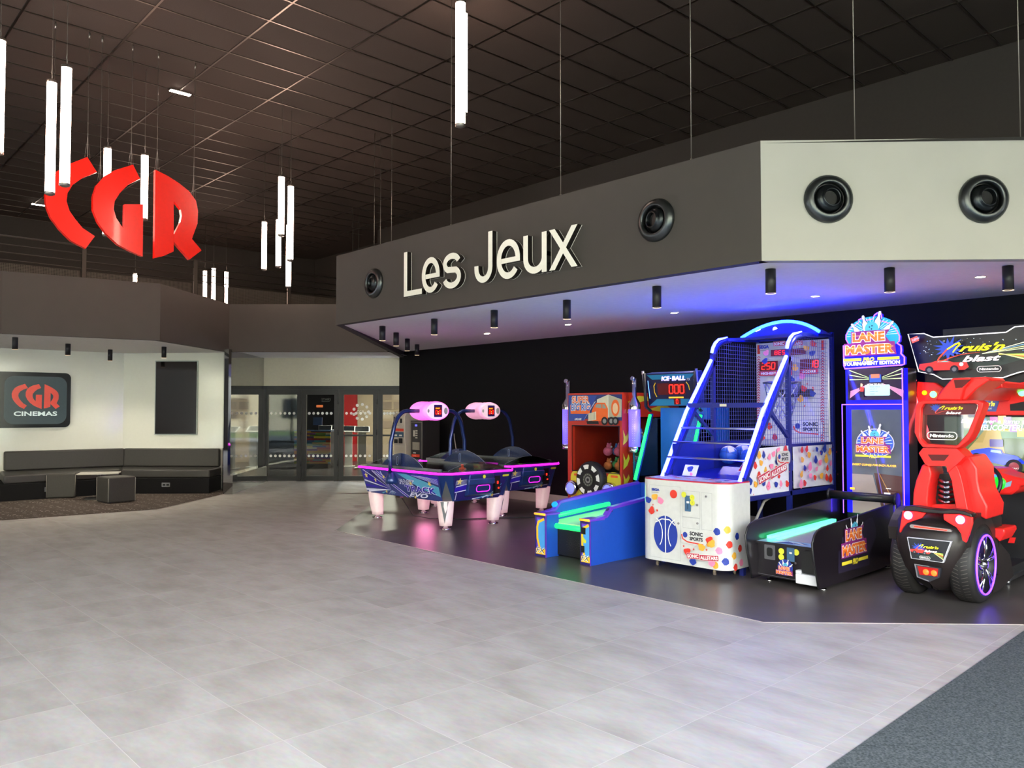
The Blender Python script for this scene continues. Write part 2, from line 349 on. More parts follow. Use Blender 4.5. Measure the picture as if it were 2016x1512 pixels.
b.poly([tuple(LC[3].xy) + (ZB,), tuple(LC[4].xy) + (ZB,), tuple(pd(830, DD).xy) + (2.81,), tuple(pd(519, DD).xy) + (2.81,), tuple(W2.xy) + (ZW,)], m_soffit)
struct(b, 'ceiling_lounge_soffit')
b = MB(); b.poly([tuple(p.xy) + (ZT,) for p in LC] + [tuple(pd(830, 24).xy) + (ZT,), tuple(pd(-500, 16).xy) + (ZT,)], m_upper); struct(b, 'ceiling_lounge_deck')
# black gloss return beside the doors
m_bgloss = M('black_gloss_panel', '0b0c0c', .03, coat=1, spec=1, metal=.0)
_t = m_bgloss.node_tree; _p = _t.nodes['Principled BSDF']; _p.inputs['IOR'].default_value = 2.2
RP0, RP1 = pd(449.5, 15.35), pd(519, DD)
wall('wall_door_return', RP0, RP1, 0, 2.80, m_bgloss, .08)
wall('wall_door_return_end', pd(439.5, 15.75), RP0, 0, 2.79, m_bgloss, .05)
b = MB(); strip(b, [RP0, RP1], .16, 0, m_blkm); 
o = MB(); d = (RP1 - RP0).normalized(); n = Vector((d.y, -d.x, 0)) * .10
o.ext([tuple((RP0 + n).xy) + (0,), tuple((RP1 + n).xy) + (0,), tuple(RP1.xy) + (0,), tuple(RP0.xy) + (0,)], (0, 0, .36), m_bgloss); struct(o, 'baseboard_door_return')

# ---- games canopy
FY = 5.57
K0 = Vector((-9.44, FY, 0)); K1 = Vector((-3.15, FY, 0)); K2 = K1 + Vector((7, 7, 0)); KB = 9.95; KL = Vector((-9.44 - (KB - FY) * 1.085, KB, 0))
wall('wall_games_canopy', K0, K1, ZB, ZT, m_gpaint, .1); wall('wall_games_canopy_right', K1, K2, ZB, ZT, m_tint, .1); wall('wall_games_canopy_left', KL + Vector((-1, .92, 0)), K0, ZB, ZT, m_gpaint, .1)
ZS = 2.872
b = MB(); b.poly([tuple(K0.xy) + (ZB + .001,), tuple(K1.xy) + (ZB + .001,), (-3.15, KB, ZS), (KL.x, KB, ZS)], m_soffit)
b.poly([tuple(K1.xy) + (ZB + .001,), (K1.x + 4.38, KB, ZS), (K1.x, KB, ZS)], m_soffit); b.poly([(K1.x + 4.38, KB, ZS), (K1.x + 7, KB + 2.6, ZS), (K1.x, KB + 2.6, ZS), (K1.x, KB, ZS)], m_soffit)
struct(b, 'ceiling_games_soffit')
b = MB(); b.poly([tuple(K0.xy) + (ZT - .02,), tuple(K1.xy) + (ZT - .02,), (K2.x, 12, ZT - .02), (KL.x - 2, 12, ZT - .02), (KL.x, KB, ZT - .02)], m_upper); struct(b, 'ceiling_games_deck')
wall('wall_games_back', (KL.x - .03, KB, 0), (5, KB, 0), 0, ZS + .02, m_black, .12)
b = MB(); b.box(KL.x + .1, 5, KB - .016, KB - .001, 0, .155, M('pale_skirting', 'b9b4a8', .5)); struct(b, 'baseboard_games_back')
# ---- high walls
wall('wall_back_upper', (-18.2, 12.0, 0), (19, 12.0, 0), 2.9, ZC, m_upper, .15)
wall('wall_back_far', (-24, 12.9, 0), (-16.2, 12.9, 0), 2.9, ZC, m_upper, .15)
wall('wall_skyblock_far', (-28.5, -36, 0), (-28.5, 28, 0), 0, 3.0, m_black, .2); wall('wall_skyblock_back', (-28.5, 28, 0), (20, 28, 0), 0, 3.0, m_black, .2); wall('wall_skyblock_side', (20, 28, 0), (20, 10, 0), 0, 3.0, m_black, .2)  # unseen outer shell, added to stop sky light leaking into the hall
b = MB(); b.box(-28.6, 20, 12.95, 28, 3.0, 3.1, m_black); b.box(-28.6, -23.1, -36, 12.95, 3.0, 3.1, m_black); struct(b, 'ceiling_skyblock')  # unseen roof over that shell, added against the same sky leak
b = MB(); b.box(-16.35, -16.2, 12.1, 12.9, 2.9, ZC, m_upper); struct(b, 'wall_back_step')
wall('wall_far', (-23.2, -34, 0), (-23.2, 13, 0), 2.9, ZC, m_upper, .15)
b = MB(); b.ext([tuple(cs(FD, -42).xy) + (ZC,), tuple(cs(FD, 23).xy) + (ZC,), (-24, 13.2, ZC), (-24, -10, ZC)], (0, 0, .1), m_ceil); struct(b, 'ceiling')
b = MB(); gx, gy = .6045, 1.1645
k = -6.256 - gx * 28
while k < 8:
    b.box(k - .012, k + .012, -8, 12, ZC - .008, ZC + .01, m_tbar); k += gx
k = 4.497 - gy * 11
while k < 12:
    b.box(-23, 8, k - .012, k + .012, ZC - .0085, ZC + .01, m_tbar); k += gy
struct(b, 'trim_6')

# ---- glazed entrance front behind the photographer, and the street outside
m_alu = M('dark_aluminium', '26282a', .4, metal=.4)
b = MB(); s = FS0
while s < FS1 + .01:
    p = cs(FD, s); 
    b.ext([tuple((cs(FD - .1, s - .05)).xy) + (0,), tuple(cs(FD - .1, s + .05).xy) + (0,), tuple(cs(FD + .0, s + .05).xy) + (0,), tuple(cs(FD, s - .05).xy) + (0,)], (0, 0, 5.0), m_alu); s += 1.45
for z in (0, 2.5, 4.9):
    b.ext([tuple(cs(FD - .1, FS0).xy) + (z,), tuple(cs(FD - .1, FS1).xy) + (z,), tuple(cs(FD, FS1).xy) + (z,), tuple(cs(FD, FS0).xy) + (z,)], (0, 0, .1), m_alu)
struct(b, 'window_1')
wall('wall_entrance_header', cs(FD, FS0), cs(FD, FS1), 5.0, ZC, M('white_paint'), -.2)
wall('wall_unseen_pier', cs(FD + .01, -10.4), cs(FD + .01, -4.6), 0, 5.05, M('grey_unseen_pier', '6a6a68', .7), -.25)  # unseen pier, added so most door leaves mirror no bright window
wall('wall_entrance_left', cs(FD, -42), cs(FD, FS0), 0, ZC, M('white_paint'), -.2)
wall('wall_entrance_right', cs(FD, FS1), cs(FD, 24), 0, ZC, M('white_paint'), -.2)

m_lawn = M('lawn_green', '56703a', .95, noise=.35, nscale=8); m_road = M('asphalt_grey', '8a8a86', .9, noise=.1, nscale=6)
m_beige = M('beige_render', 'cfc4a4', .85, noise=.05); m_win = M('dark_window_glass', '2c3338', .1); m_trunk = M('tree_bark', '3a3028', .9); m_leaf = M('tree_leaves', '3f5b2c', .9, noise=.4, nscale=4)
def quad(b, d0, d1, s0, s1, z, m): b.poly([tuple(cs(d0, s0).xy) + (z,), tuple(cs(d0, s1).xy) + (z,), tuple(cs(d1, s1).xy) + (z,), tuple(cs(d1, s0).xy) + (z,)], m)
b = MB(); quad(b, -60, FD - .1, -70, 70, -.03, m_road); quad(b, -24, -13, -60, 60, -.015, m_lawn); struct(b, 'floor_street')
b = MB()
for s0, s1, h in ((-75, -40, 12), (-40, -19.5, 11), (-19, -2, 13), (-1.5, 17, 11), (17.4, 40, 12), (40.2, 75, 11)):
    b.ext([tuple(cs(-27, s0).xy) + (0,), tuple(cs(-27, s1).xy) + (0,), tuple(cs(-36, s1).xy) + (0,), tuple(cs(-36, s0).xy) + (0,)], (0, 0, h), m_beige)
    s = s0 + 1.5
    while s < s1 - 2:
        for z in (1, 4, 7):
            if z < h - 1.5: b.ext([tuple(cs(-26.95, s).xy) + (z,), tuple(cs(-26.95, s + 1.4).xy) + (z,), tuple(cs(-27.1, s + 1.4).xy) + (z,), tuple(cs(-27.1, s).xy) + (z,)], (0, 0, 1.6), m_win)
        s += 2.6
struct(b, 'wall_street_houses')
# ================================================================== doors and the lobby behind them
m_frame = M('dark_door_frame', '232427', .42, metal=.3)
m_glass = G('door_glass', 'd0d6d2', .02, .08)
m_dot = M('white_dot_sticker', 'e6e6e0', .6)
def dpt(x, off=0.0): return pd(x, DD + off)
DZ = 2.14
wall('wall_door_header', dpt(519), dpt(800), DZ + .02, 2.83, M('cream_grey_paint', 'd2ccb6', .7), .12)
DX = [519, 594, 667, 743.5, 800]
U = RT.copy()
def dbox(b, xa, xb, z0, z1, m, o0=0.0, o1=.06):
    p, q = dpt(xa), dpt(xb); b.ext([tuple((p + FW * o0).xy) + (z0,), tuple((q + FW * o0).xy) + (z0,), tuple((q + FW * o1).xy) + (z0,), tuple((p + FW * o1).xy) + (z0,)], (0, 0, z1 - z0), m)
b = MB(); dbox(b, 519, 524, 0, DZ, m_frame, -.03, .1); dbox(b, 519, 800, DZ - .05, DZ + .03, m_frame, -.03, .1); struct(b, 'door_frame')
for i, (xa, xb) in enumerate(zip(DX, DX[1:])):
    xa += .6; st = 9.0
    b = MB(); dbox(b, xa, xa + st, .0, DZ - .05, m_frame); dbox(b, xb - st, xb, .0, DZ - .05, m_frame); dbox(b, xa + st, xb - st, DZ - .17, DZ - .05, m_frame); dbox(b, xa + st, xb - st, .01, .12, m_frame)
    dbox(b, xa + st, xb - st, 1.02, 1.06, m_frame, .02, .05) if i >= 2 else None
    d_ = struct(b, 'door_%d' % (i + 1))
    b = MB(); dbox(b, xa + st, xb - st, .12, DZ - .17, m_glass, .028, .032); b.build('door_pane', d_)
    b = MB(); n = 6 if i < 3 else 5; wpx = (xb - xa - 2 * st)
    for z in (.575, 1.545):
        for k in range(6):
            x = xa + st + wpx * (k + .65) / 6.3
            if x > xb - st - 3: continue
            b.cyl(dpt(x, .026) + Vector((0, 0, z)), -FW, .031, .002, m_dot, 16)
    b.build('sticker_dots', d_)
    b = MB()
    for z in (.35, 1.05, 1.75): b.cyl(dpt(xb - 1.2, -.02) + Vector((0, 0, z)), (0, 0, 1), .012, .12, m_frame, 10)
    b.build('hinge', d_)
# the round logo of dots on the third leaf
b = MB(); c_ = dpt(711, .024) + Vector((0, 0, 1.58))
for k in range(9): w = R(40 * k); b.cyl(c_ + RT * math.cos(w) * .17 + Vector((0, 0, math.sin(w) * .17)), -FW, .035, .002, m_dot, 14)
f = F(b, c_ - RT * .1 - Vector((0, 0, .03)) - FW * .003, RT, (0, 0, 1)); f.text('CGR', 0, 0, .06, m_dot)
tag(b.build('door_logo_sticker'), 'ring of white dots logo stuck on the third glass door leaf', 'sticker')

# lobby shell
m_lob = M('lobby_dark_floor', '4c4a4c', .25, noise=.15, nscale=2)
b = MB(); b.poly([tuple(dpt(500, .1).xy) + (.006,), tuple(dpt(820, .1).xy) + (.006,), tuple(pd(900, 28).xy) + (.006,), tuple(pd(480, 28).xy) + (.006,)], m_lob); struct(b, 'floor_lobby')
b = MB(); b.poly([tuple(dpt(500, .12).xy) + (2.83,), tuple(pd(480, 28).xy) + (2.83,), tuple(pd(900, 28).xy) + (2.83,), tuple(dpt(820, .12).xy) + (2.83,)], m_black); struct(b, 'ceiling_lobby')
wall('wall_lobby_far', pd(480, 27), pd(690, 27), 0, 2.8, m_black, .1)
wall('wall_lobby_red', pd(676, 25.4), pd(704, 25.4), 0, 2.8, M('red_wall_paint', 'c3161c', .5), .1)
wall('wall_lobby_beige', pd(704, 25.3), pd(860, 25.3), 0, 2.8, M('beige_wall_paint', 'bba88f', .6), .1)
wall('wall_lobby_left', dpt(500, .2), pd(480, 27), 0, 2.8, m_black, .1)
wall('wall_lobby_right', pd(860, 25.3), dpt(812, .2), 0, 2.8, M('beige_wall_paint'), .1)
def alight(name, loc, size, power, col=(1, 1, 1), rot=(0, 0, 0), sy=None):
    l = bpy.data.lights.new(name, 'AREA'); l.energy = power; l.color = col; l.size = size; l.shape = 'RECTANGLE' if sy else 'SQUARE'
    if sy: l.size_y = sy
    o = bpy.data.objects.new(name, l); C.objects.link(o); o.location = loc; o.rotation_euler = rot; return o
def lampthing(name, loc, label, cat, group=None): return thing(name, loc, label, cat, group)
# unseen lamps added under the lobby ceiling to light its walls
for i, (x, d, w) in enumerate(((600, 22, 18), (700, 22.8, 60), (770, 22.8, 70))):
    p = pd(x, d, 2.82); t = thing('lobby_added_lamp', p, ['unseen lamp added in lobby above the coloured counter', 'unseen lamp added in lobby before the red wall', 'unseen lamp added in lobby before the beige wall'][i], 'ceiling lamp')
    b = MB(); b.lathe([(.09, 0), (.09, -.012), (.07, -.012)], (0, 0, 0), (0, 0, 1), m_blkm, 20); b.build('trim_ring', t); b = MB(); b.cyl((0, 0, -.006), (0, 0, 1), .07, .003, E('warm_lamp', 'ffe6c8', 12)); b.build('lamp_glass', t)
    l = alight('lobby_added_light', p - Vector((0, 0, .02)), .14, w, (1, .9, .78))
# striped counter of coloured spines
t = thing('reception_counter', pd(635, 22.4), 'low counter in lobby clad with stacked multicoloured stripes', 'counter', rz=YAW)
b = MB(); b.box(-.72, .28, -.2, .3, .12, 1.02, M('counter_core', '2c2c34', .5)); b.box(-.6, .2, -.15, .25, 0, .12, m_blk); b.build('counter_body', t)
b = MB(); cols = ['c94f3a', 'd9a23a', '4ea6c0', '6f9a3e', 'e8d9a0', '8a3c8c', '3b5f9a', 'd97a2e', '9ec8d6', 'b43a4a', 'd8c23e', '5a3c7a']
z = .14
while z < 1.0:
    h = random.uniform(.035, .06); x = -.72
    while x < .28:
        w = min(random.uniform(.25, .7), .28 - x); c_ = random.choice(cols); b.box(x, x + w, -.225 - random.random() * .02, -.2, z, z + h - .004, M('spine_' + c_, c_, .5)); x += w
    z += h
b.build('stripe_cladding', t); b = MB(); b.box(-.74, .3, -.24, .32, 1.02, 1.06, M('counter_top_blue', '2f4668', .3)); b.build('counter_top', t)
b = MB(); b.box(-.25, .0, -.05, 0, 1.2, 1.42, M('monitor_blue', '2a3f66', .3)); b.box(-.14, -.1, -.02, .02, 1.06, 1.2, m_blk); b.box(-.2, -.05, -.06, .06, 1.06, 1.07, m_blk)
tag(b.build('till_monitor'), 'small blue till monitor standing on the striped lobby counter', 'monitor'); _o = bpy.data.objects['till_monitor']; _o.location = t.location; _o.rotation_euler = t.rotation_euler
# ticket kiosks
lab = ['slanted white tablet kiosk seen through the second door leaf', 'slanted white tablet kiosk just right of the door mullion', 'slanted white tablet kiosk before the red wall', 'slanted white tablet kiosk before the beige wall']
for i, (x, d) in enumerate(((640, 23.7), (664, 24.6), (686, 22.9), (713, 22.2))):
    k = thing('ticket_kiosk', pd(x, d), lab[i], 'kiosk', 'tablet kiosks in the lobby', rz=YAW + R(10))
    pm = M('white_kiosk_shell', 'd8d8d4', .35) if i > 1 else M('dark_kiosk_shell', '2c2c2e', .4)
    b = MB(); b.box(-.1, .12, -.1, .1, 0, 1.0, pm); b.box(-.2, .2, -.18, .18, 0, .03, pm); b.build('kiosk_post', k, bevel=.01)
    b = MB(); b.ext([(-.21, -.15, 1.0), (-.21, .17, 1.15), (-.21, .16, 1.17), (-.21, -.16, 1.02)], (.42, 0, 0), M('white_kiosk_shell', 'd8d8d4', .35)); b.build('kiosk_head', k, bevel=.006)
    b = MB(); f = F(b, (-.185, -.14, 1.033), (1, 0, 0), (0, .32, .15)); f.rect(0, 0, .37, .31, M('kiosk_screen', '8c9496' if i > 1 else '14161a', .15)); b.build('screen', k)
# wall signs inside the lobby
t = MB(); f = F(t, pd(633, 26.9, 1.95), RT, (0, 0, 1)); f.text('STARS', 0, 0, .08, m_dot); f.rect(0, -.04, .28, .012, m_dot); tag(t.build('lobby_wall_sign'), 'small white word sign on black far wall of the lobby', 'sign')
t = MB(); f = F(t, pd(623, 26.9, 1.72), RT, (0, 0, 1)); f.rect(0, 0, .22, .08, E('orange_sign_glow', 'd06a3a', .8)); tag(t.build('exit_light'), 'small glowing orange plate on the lobby far wall', 'sign')
t = MB(); f = F(t, pd(752, 25.28, 1.0), RT, (0, 0, 1)); 
for j in range(4):
    for i in range(4): f.rect(.03 + i * .34, .05 + j * .3, .28, .24, M('menu_cell_%d' % ((i + j) % 3), ['a08c7c', 'c4b4a0', '8c7a6c'][(i + j) % 3], .5))
tag(t.build('menu_board'), 'pale grid board on the beige lobby wall', 'board')

# ================================================================== lounge corner
m_leath = M('dark_grey_leatherette', '3c3937', .5, noise=.06, nscale=30, bump=.1)
m_leathd = M('dark_seat_leatherette', '322f2e', .48, noise=.05, nscale=30, bump=.08)
m_base = M('black_bench_plinth', '121113', .8, spec=.2)
def prism(b, pts, z0, z1, m): return b.ext([tuple(Vector(p).xy) + (z0,) for p in pts], (0, 0, z1 - z0), m)
WX = lambda x: W0.lerp(W1, ((x / 243) * 16.55 - 0) / 16.55) if False else None
def onw(x):          # a spot on the lounge wall in picture column x
    if x <= 243:
        p = fpl(x, 800, W0, (W1 - W0)); return Vector((p.x, p.y, 0))
    p = fpl(x, 800, W1, (W2 - W1)); return Vector((p.x, p.y, 0))
FA, FB, FC = pd(0, 14.05), pd(238, 15.45), pd(414, 15.5)
da = (FB - FA).normalized()
F0 = FA - da * 2.2
t = thing('bench', onw(120), 'left half of the dark corner bench with long backrest', 'bench', 'two halves of the corner bench')
o1 = prism(MB(), [F0, FB, W1 - FW * .03, onw(-300) - FW * .05], 0, .30, m_base).build('bench_plinth', bevel=.01)
S0 = FA + da * .06
o2 = prism(MB(), [S0 + FW * .04, FB + FW * .04, W1 - FW * .10, onw(8) - FW * .08], .30, .46, m_leathd).build('seat_cushion', bevel=.03, seg=3)
nA = Vector((da.y, -da.x, 0))
o3 = prism(MB(), [onw(8) + nA * .15, W1 + nA * .15 , W1 + nA * .02, onw(8) + nA * .02], .46, .83, m_leath).build('backrest', bevel=.03, seg=3)
b = MB(); q = FA.lerp(FB, .36) + nA * .002
f = F(b, q + Vector((0, 0, .13)), da, (0, 0, 1)); f.rect(0, 0, .16, .085, m_steel, .01); f.rect(.02, .025, .05, .035, m_blk); f.rect(.09, .025, .05, .035, m_blk); o4 = b.build('socket_plate')
adopt(t, o1, o2, o3, o4)
t = thing('bench', onw(350), 'right half of the dark corner bench under black screen', 'bench', 'two halves of the corner bench')
db = (FC - FB).normalized(); nB = Vector((db.y, -db.x, 0))
WE = W2 - RT * .03; CE = pd(437, 16.3)
o1 = prism(MB(), [FB + RT * .01, FC, CE, WE - FW * .03, W1 - FW * .03 + RT * .01], 0, .30, m_base).build('bench_plinth', bevel=.01)
o2 = prism(MB(), [FB + FW * .03 + RT * .015, FC + FW * .01, CE, WE - FW * .05, W1 - FW * .05 + RT * .015], .30, .46, m_leathd).build('seat_cushion', bevel=.03, seg=3)
o3 = prism(MB(), [W1 + nB * .15 + RT * .08, WE + nB * .15, WE + nB * .02, W1 + nB * .02 + RT * .08], .46, .83, m_leath).build('backrest', bevel=.03, seg=3)
b = MB(); q = FB.lerp(FC, .47) + nB * .002; f = F(b, q + Vector((0, 0, .13)), db, (0, 0, 1)); f.rect(0, 0, .16, .085, m_steel, .01); f.rect(.02, .025, .05, .035, m_blk); f.rect(.09, .025, .05, .035, m_blk); o4 = b.build('socket_plate')
adopt(t, o1, o2, o3, o4)
# cube stools
m_cube = M('charcoal_stool_cover', '35322f', .6, noise=.06, nscale=40, bump=.15); m_pipe = M('pale_seam_piping', '8b8680', .5)
def stool(x, y, rz, lab):
    p = fz(x, y); t = thing('cube_stool', p, lab, 'stool', 'cube stools before the bench', rz)
    b = MB(); b.box(-.235, .235, -.235, .235, .012, .45, m_cube); b.build('stool_body', t, bevel=.025, seg=3)
    for sx, sy in ((-1, -1), (1, -1), (1, 1), (-1, 1)):
        b = MB(); b.tube([(sx * .231, sy * .231, .03), (sx * .231, sy * .231, .43)], .005, m_pipe, 6); b.build('corner_piping', t)
    for sx in (-.17, .17):
        for sy in (-.17, .17): b = MB(); b.cyl((sx, sy, 0), (0, 0, 1), .02, .014, m_blk, 10); b.build('stool_foot', t)
stool(122, 979, YAW + R(24), 'left cube stool, partly before the bench socket')
stool(228, 988, YAW + R(50), 'right cube stool with a pale corner seam, nearest to camera')
# low table
p = pd(198, 14.6); t = thing('side_table', p, 'small pale rectangular table on a chrome post behind the stools', 'table', rz=YAW + R(20))
b = MB(); b.box(-.34, .34, -.24, .24, .455, .475, M('pale_table_top', 'b0aca4', .35)); b.build('table_top', t, bevel=.004)
b = MB(); b.cyl((0, 0, .02), (0, 0, 1), .025, .435, m_steel); b.box(-.12, .12, -.06, .06, .44, .455, m_steel); b.build('table_post', t)
b = MB(); b.box(-.22, .22, -.22, .22, .004, .02, m_blk); b.build('table_base', t, bevel=.004)

# screen and poster on the lounge wall
nW1 = Vector(((W1 - W0).y, -(W1 - W0).x, 0)).normalized(); dW1 = (W1 - W0).normalized()
nW2 = Vector(((W2 - W1).y, -(W2 - W1).x, 0)).normalized(); dW2 = (W2 - W1).normalized()
def wz(x, y): 
    p = fpl(x, y, W1, (W2 - W1)) if x > 243 else fpl(x, y, W0, (W1 - W0)); return p
q0 = wz(307, 854); q1 = wz(389, 712)
t = thing('display_screen', q0, 'tall switched-off black screen in pale frame on white wall', 'screen')
w_ = (q1 - q0).xy.length; h_ = q1.z - q0.z
b = MB(); b.T = Matrix.Translation((0, 0, 0)); 
def wslab(b, a, z0, w, h, d0, d1, m, dw=dW2, nw=nW2):
    o_ = dw * a; b.ext([tuple((o_ + nw * d0).xy) + (z0,), tuple((o_ + dw * w + nw * d0).xy) + (z0,), tuple((o_ + dw * w + nw * d1).xy) + (z0,), tuple((o_ + nw * d1).xy) + (z0,)], (0, 0, h), m)
wslab(b, -.02, -.02, w_ + .04, h_ + .04, .001, .03, M('pale_screen_frame', 'a8b0ae', .4)); b.build('screen_frame', t)
b = MB(); wslab(b, 0, 0, w_, h_, .03, .038, M('off_screen_glass', '160f0e', .04, coat=1)); b.build('screen_panel', t)
# CGR CINEMAS wall sign
q0 = wz(-70, 851); q1 = wz(137, 741)
def rrect(x0, y0, x1, y1, r, n=6):
    out = []
    for cx, cy, a in ((x1 - r, y1 - r, 0), (x0 + r, y1 - r, 90), (x0 + r, y0 + r, 180), (x1 - r, y0 + r, 270)):
        for k in range(n + 1): w = R(a + 90 * k / n); out.append((cx + r * math.cos(w), cy + r * math.sin(w)))
    return out
zb = wz(137, 841).z; za = wz(137, 735).z; x1 = (wz(137, 800) - onw(0)).xy.length; ww = x1 + 1.0
t = thing('cinema_sign', wz(137, 841) - dW1 * ww, 'dark glossy rounded wall sign reading CGR CINEMAS', 'sign')
b = MB(); pts = rrect(0, 0, ww, za - zb, .1); b.ext([dW1 * x + Vector((0, 0, y)) + nW1 * .001 for x, y in pts], nW1 * .05, M('dark_sign_glass', '1b1d1f', .12, spec=.25)); b.build('sign_board', t)
m_slate = M('slate_blue_panel', '4a5a62', .2, spec=.25); m_cgr = M('cgr_red_face', 'e2412f', .3, em='e2412f', es=.08)
def cgr_glyphs():
    """the three letters as outlines in a 0..1 high box; taken from the hanging sign"""
    # pixel outlines of the hanging letters, each on its own plane later
    Cc = [(151, 317), (172, 309), (191, 339), (163, 350), (143, 364), (133, 380), (131, 396), (137, 415), (148, 431), (163, 449), (187, 465), (169, 489), (140, 474), (118, 452), (100, 428), (91, 405), (89, 383), (95, 360), (108, 340), (126, 327)]
    Gg = [(226, 335), (262, 324), (276, 352), (252, 364), (236, 380), (226, 396), (224, 412), (229, 429), (238, 443), (244, 450), (245, 402), (282, 402), (281, 505), (258, 495), (232, 481), (208, 459), (192, 436), (183, 412), (183, 386), (190, 364), (205, 347)]
    Rr = [(306, 334), (330, 346), (352, 360), (372, 376), (386, 395), (390, 415), (389, 440), (378, 470), (397, 493), (373, 511), (342, 476), (342, 495), (322, 504), (304, 508)]
    Rh = [(342, 396), (349, 403), (356, 412), (358, 424), (355, 438), (342, 462)]
    return Cc, Gg, Rr, Rh
Cc, Gg, Rr, Rh = cgr_glyphs()
Rfull = [(306, 334), (330, 346), (352, 360), (372, 376), (386, 395), (390, 415), (389, 440), (378, 470), (397, 493), (373, 511), (342.5, 476), (342.5, 462), (355, 438), (358, 424), (356, 412), (349, 403), (342, 396), (342, 495), (322, 504), (304, 508)]
b = MB(); sx = (x1 - wz(8, 800).x * 0) / 137
fo = F(b, nW1 * .052, dW1, (0, 0, 1)); S1 = lambda x: 1.0 + x * x1 / 137; hz = lambda y: wz(60, y).z - zb
fo.poly(rrect(S1(6), hz(835), S1(129), hz(741), .16), m_slate); b.build('slate_panel', t)
b = MB(); fo = F(b, nW1 * .054, dW1, (0, 0, 1))
for gl, (xa, xb) in ((Cc, (20, 51)), (Gg, (47, 79)), (Rfull, (83, 115))):
    gx0 = min(p[0] for p in gl); gx1 = max(p[0] for p in gl); gy0 = min(p[1] for p in gl); gy1 = max(p[1] for p in gl)
    pts = [(S1(xa + (x - gx0) / (gx1 - gx0) * (xb - xa)), hz(756 + (y - gy0) / (gy1 - gy0) * 49)) for x, y in gl]
    fo.poly(pts[::-1], m_cgr)
fo.text('CINEMAS', S1(24.5), hz(819), hz(810) - hz(819), E('cinemas_white', 'd4e4e4', .12), w=(110 - 24.5) * x1 / 137, bold=.03); b.build('sign_lettering', t)

# ================================================================== lights of the hall
m_tube = M('lit_tube', 'fff2ea', .4, em='ffd9c4', es=9)
m_cap = M('tube_end_cap', '9c948e', .3, metal=.8)
def pendant(p, length, zbot, lab, dia=.094, dashes=False, grp=None):
    t = thing('pendant_tube_light', (p.x, p.y, zbot), lab, 'pendant lamp', grp or 'hanging tube lights')
    b = MB(); b.cyl((0, 0, .03), (0, 0, 1), dia / 2, length - .06, m_tube, 20); b.build('lit_tube', t)
    b = MB(); b.lathe([(0, 0), (dia * .3, 0), (dia * .53, .012), (dia * .53, .034)], (0, 0, 0), (0, 0, 1), m_cap, 20); b.build('end_cap', t)
    b = MB(); b.lathe([(dia * .53, -.034), (dia * .53, -.006), (dia * .3, 0), (0, 0)], (0, 0, length), (0, 0, 1), m_cap, 20); b.tube([(0, 0, length - .01), (.02, 0, length + .05), (-.02, 0, length + .08), (0, 0, length + .11)], .004, m_wire, 5); b.build('end_cap', t)
    L_ = ZC - zbot
    b = MB(); b.tube([(0, 0, length), (.004, 0, length + (L_ - length) * .12), (0, 0, length + (L_ - length) * .25), (0, 0, L_)], .003, m_wire, 6); b.build('suspension_cable', t)
    return t
for x, yt, length, zb_, lab in ((522, 305, .96, 4.27, 'hanging tube light, leftmost of the middle cluster of five'), (556, 190, .96, 4.30, 'hanging tube light, highest of the middle cluster of five'), (574, 218, 1.26, 4.02, 'long hanging tube light, rightmost of the middle cluster'),
        (550, 293, .93, 4.26, 'hanging tube light half hidden behind the highest of the middle cluster'), (570, 312, 1.25, 3.97, 'hanging tube light reaching lowest in the middle cluster'),
        (215, 115, 1.26, 4.0, 'hanging tube light behind the red letter G'), (288, 137, .97, 4.31, 'hanging tube light in front of the gap between red letters G and R'),
        (405, 438, .9, 4.36, 'small far tube light, leftmost of three by the railing'), (422, 429, .96, 4.28, 'small far tube light, middle one of three by the railing'), (447, 440, .96, 4.30, 'small far tube light, rightmost of three by the railing')):
    pendant(fz(x, yt, ZC), length, zb_, lab)
pendant(pd(262, 19.6), 1.0, 4.02, 'far tube light whose top just shows above the lounge canopy below letter G')
pz = lambda x, y, d: CAMH + (_f3.z - _u3.z * (y - CY) / FPX) * d
for x, ybot, d, lab in ((90, 381, 8.45, 'long near tube light, left one of the pair beside the red letter C'), (119, 364, 8.0, 'long near tube light, right one of the pair overlapping the red letter C'),
                        (905, 245, 7.6, 'near tube light at top centre, the lower hanging one of the pair'), (911, 221, 9.3, 'near tube light at top centre, behind the lower hanging one')):
    p = pd(x, d); pendant(p, 1.25, pz(x, ybot, d), lab)
pendant(pd(-14, 8.3), 1.25, pz(0, 300, 8.3), 'tube light at the very left edge of the photo')
for x, y, lab in ((355, 182, 'small lit rectangular lamp flush in the ceiling right of the letters'), (77, 403, 'small lit rectangular lamp flush in the ceiling left of letter C')):
    p = fz(x, y, ZC - .02); t = thing('ceiling_light', p, lab, 'ceiling lamp')
    b = MB(); b.box(-.05, .05, -.16, .16, -.005, .012, m_cap); b.build('lamp_frame', t); b = MB(); b.box(-.04, .04, -.15, .15, -.01, -.004, E('led_panel', 'ffe9d8', 25)); b.build('led_panel', t)

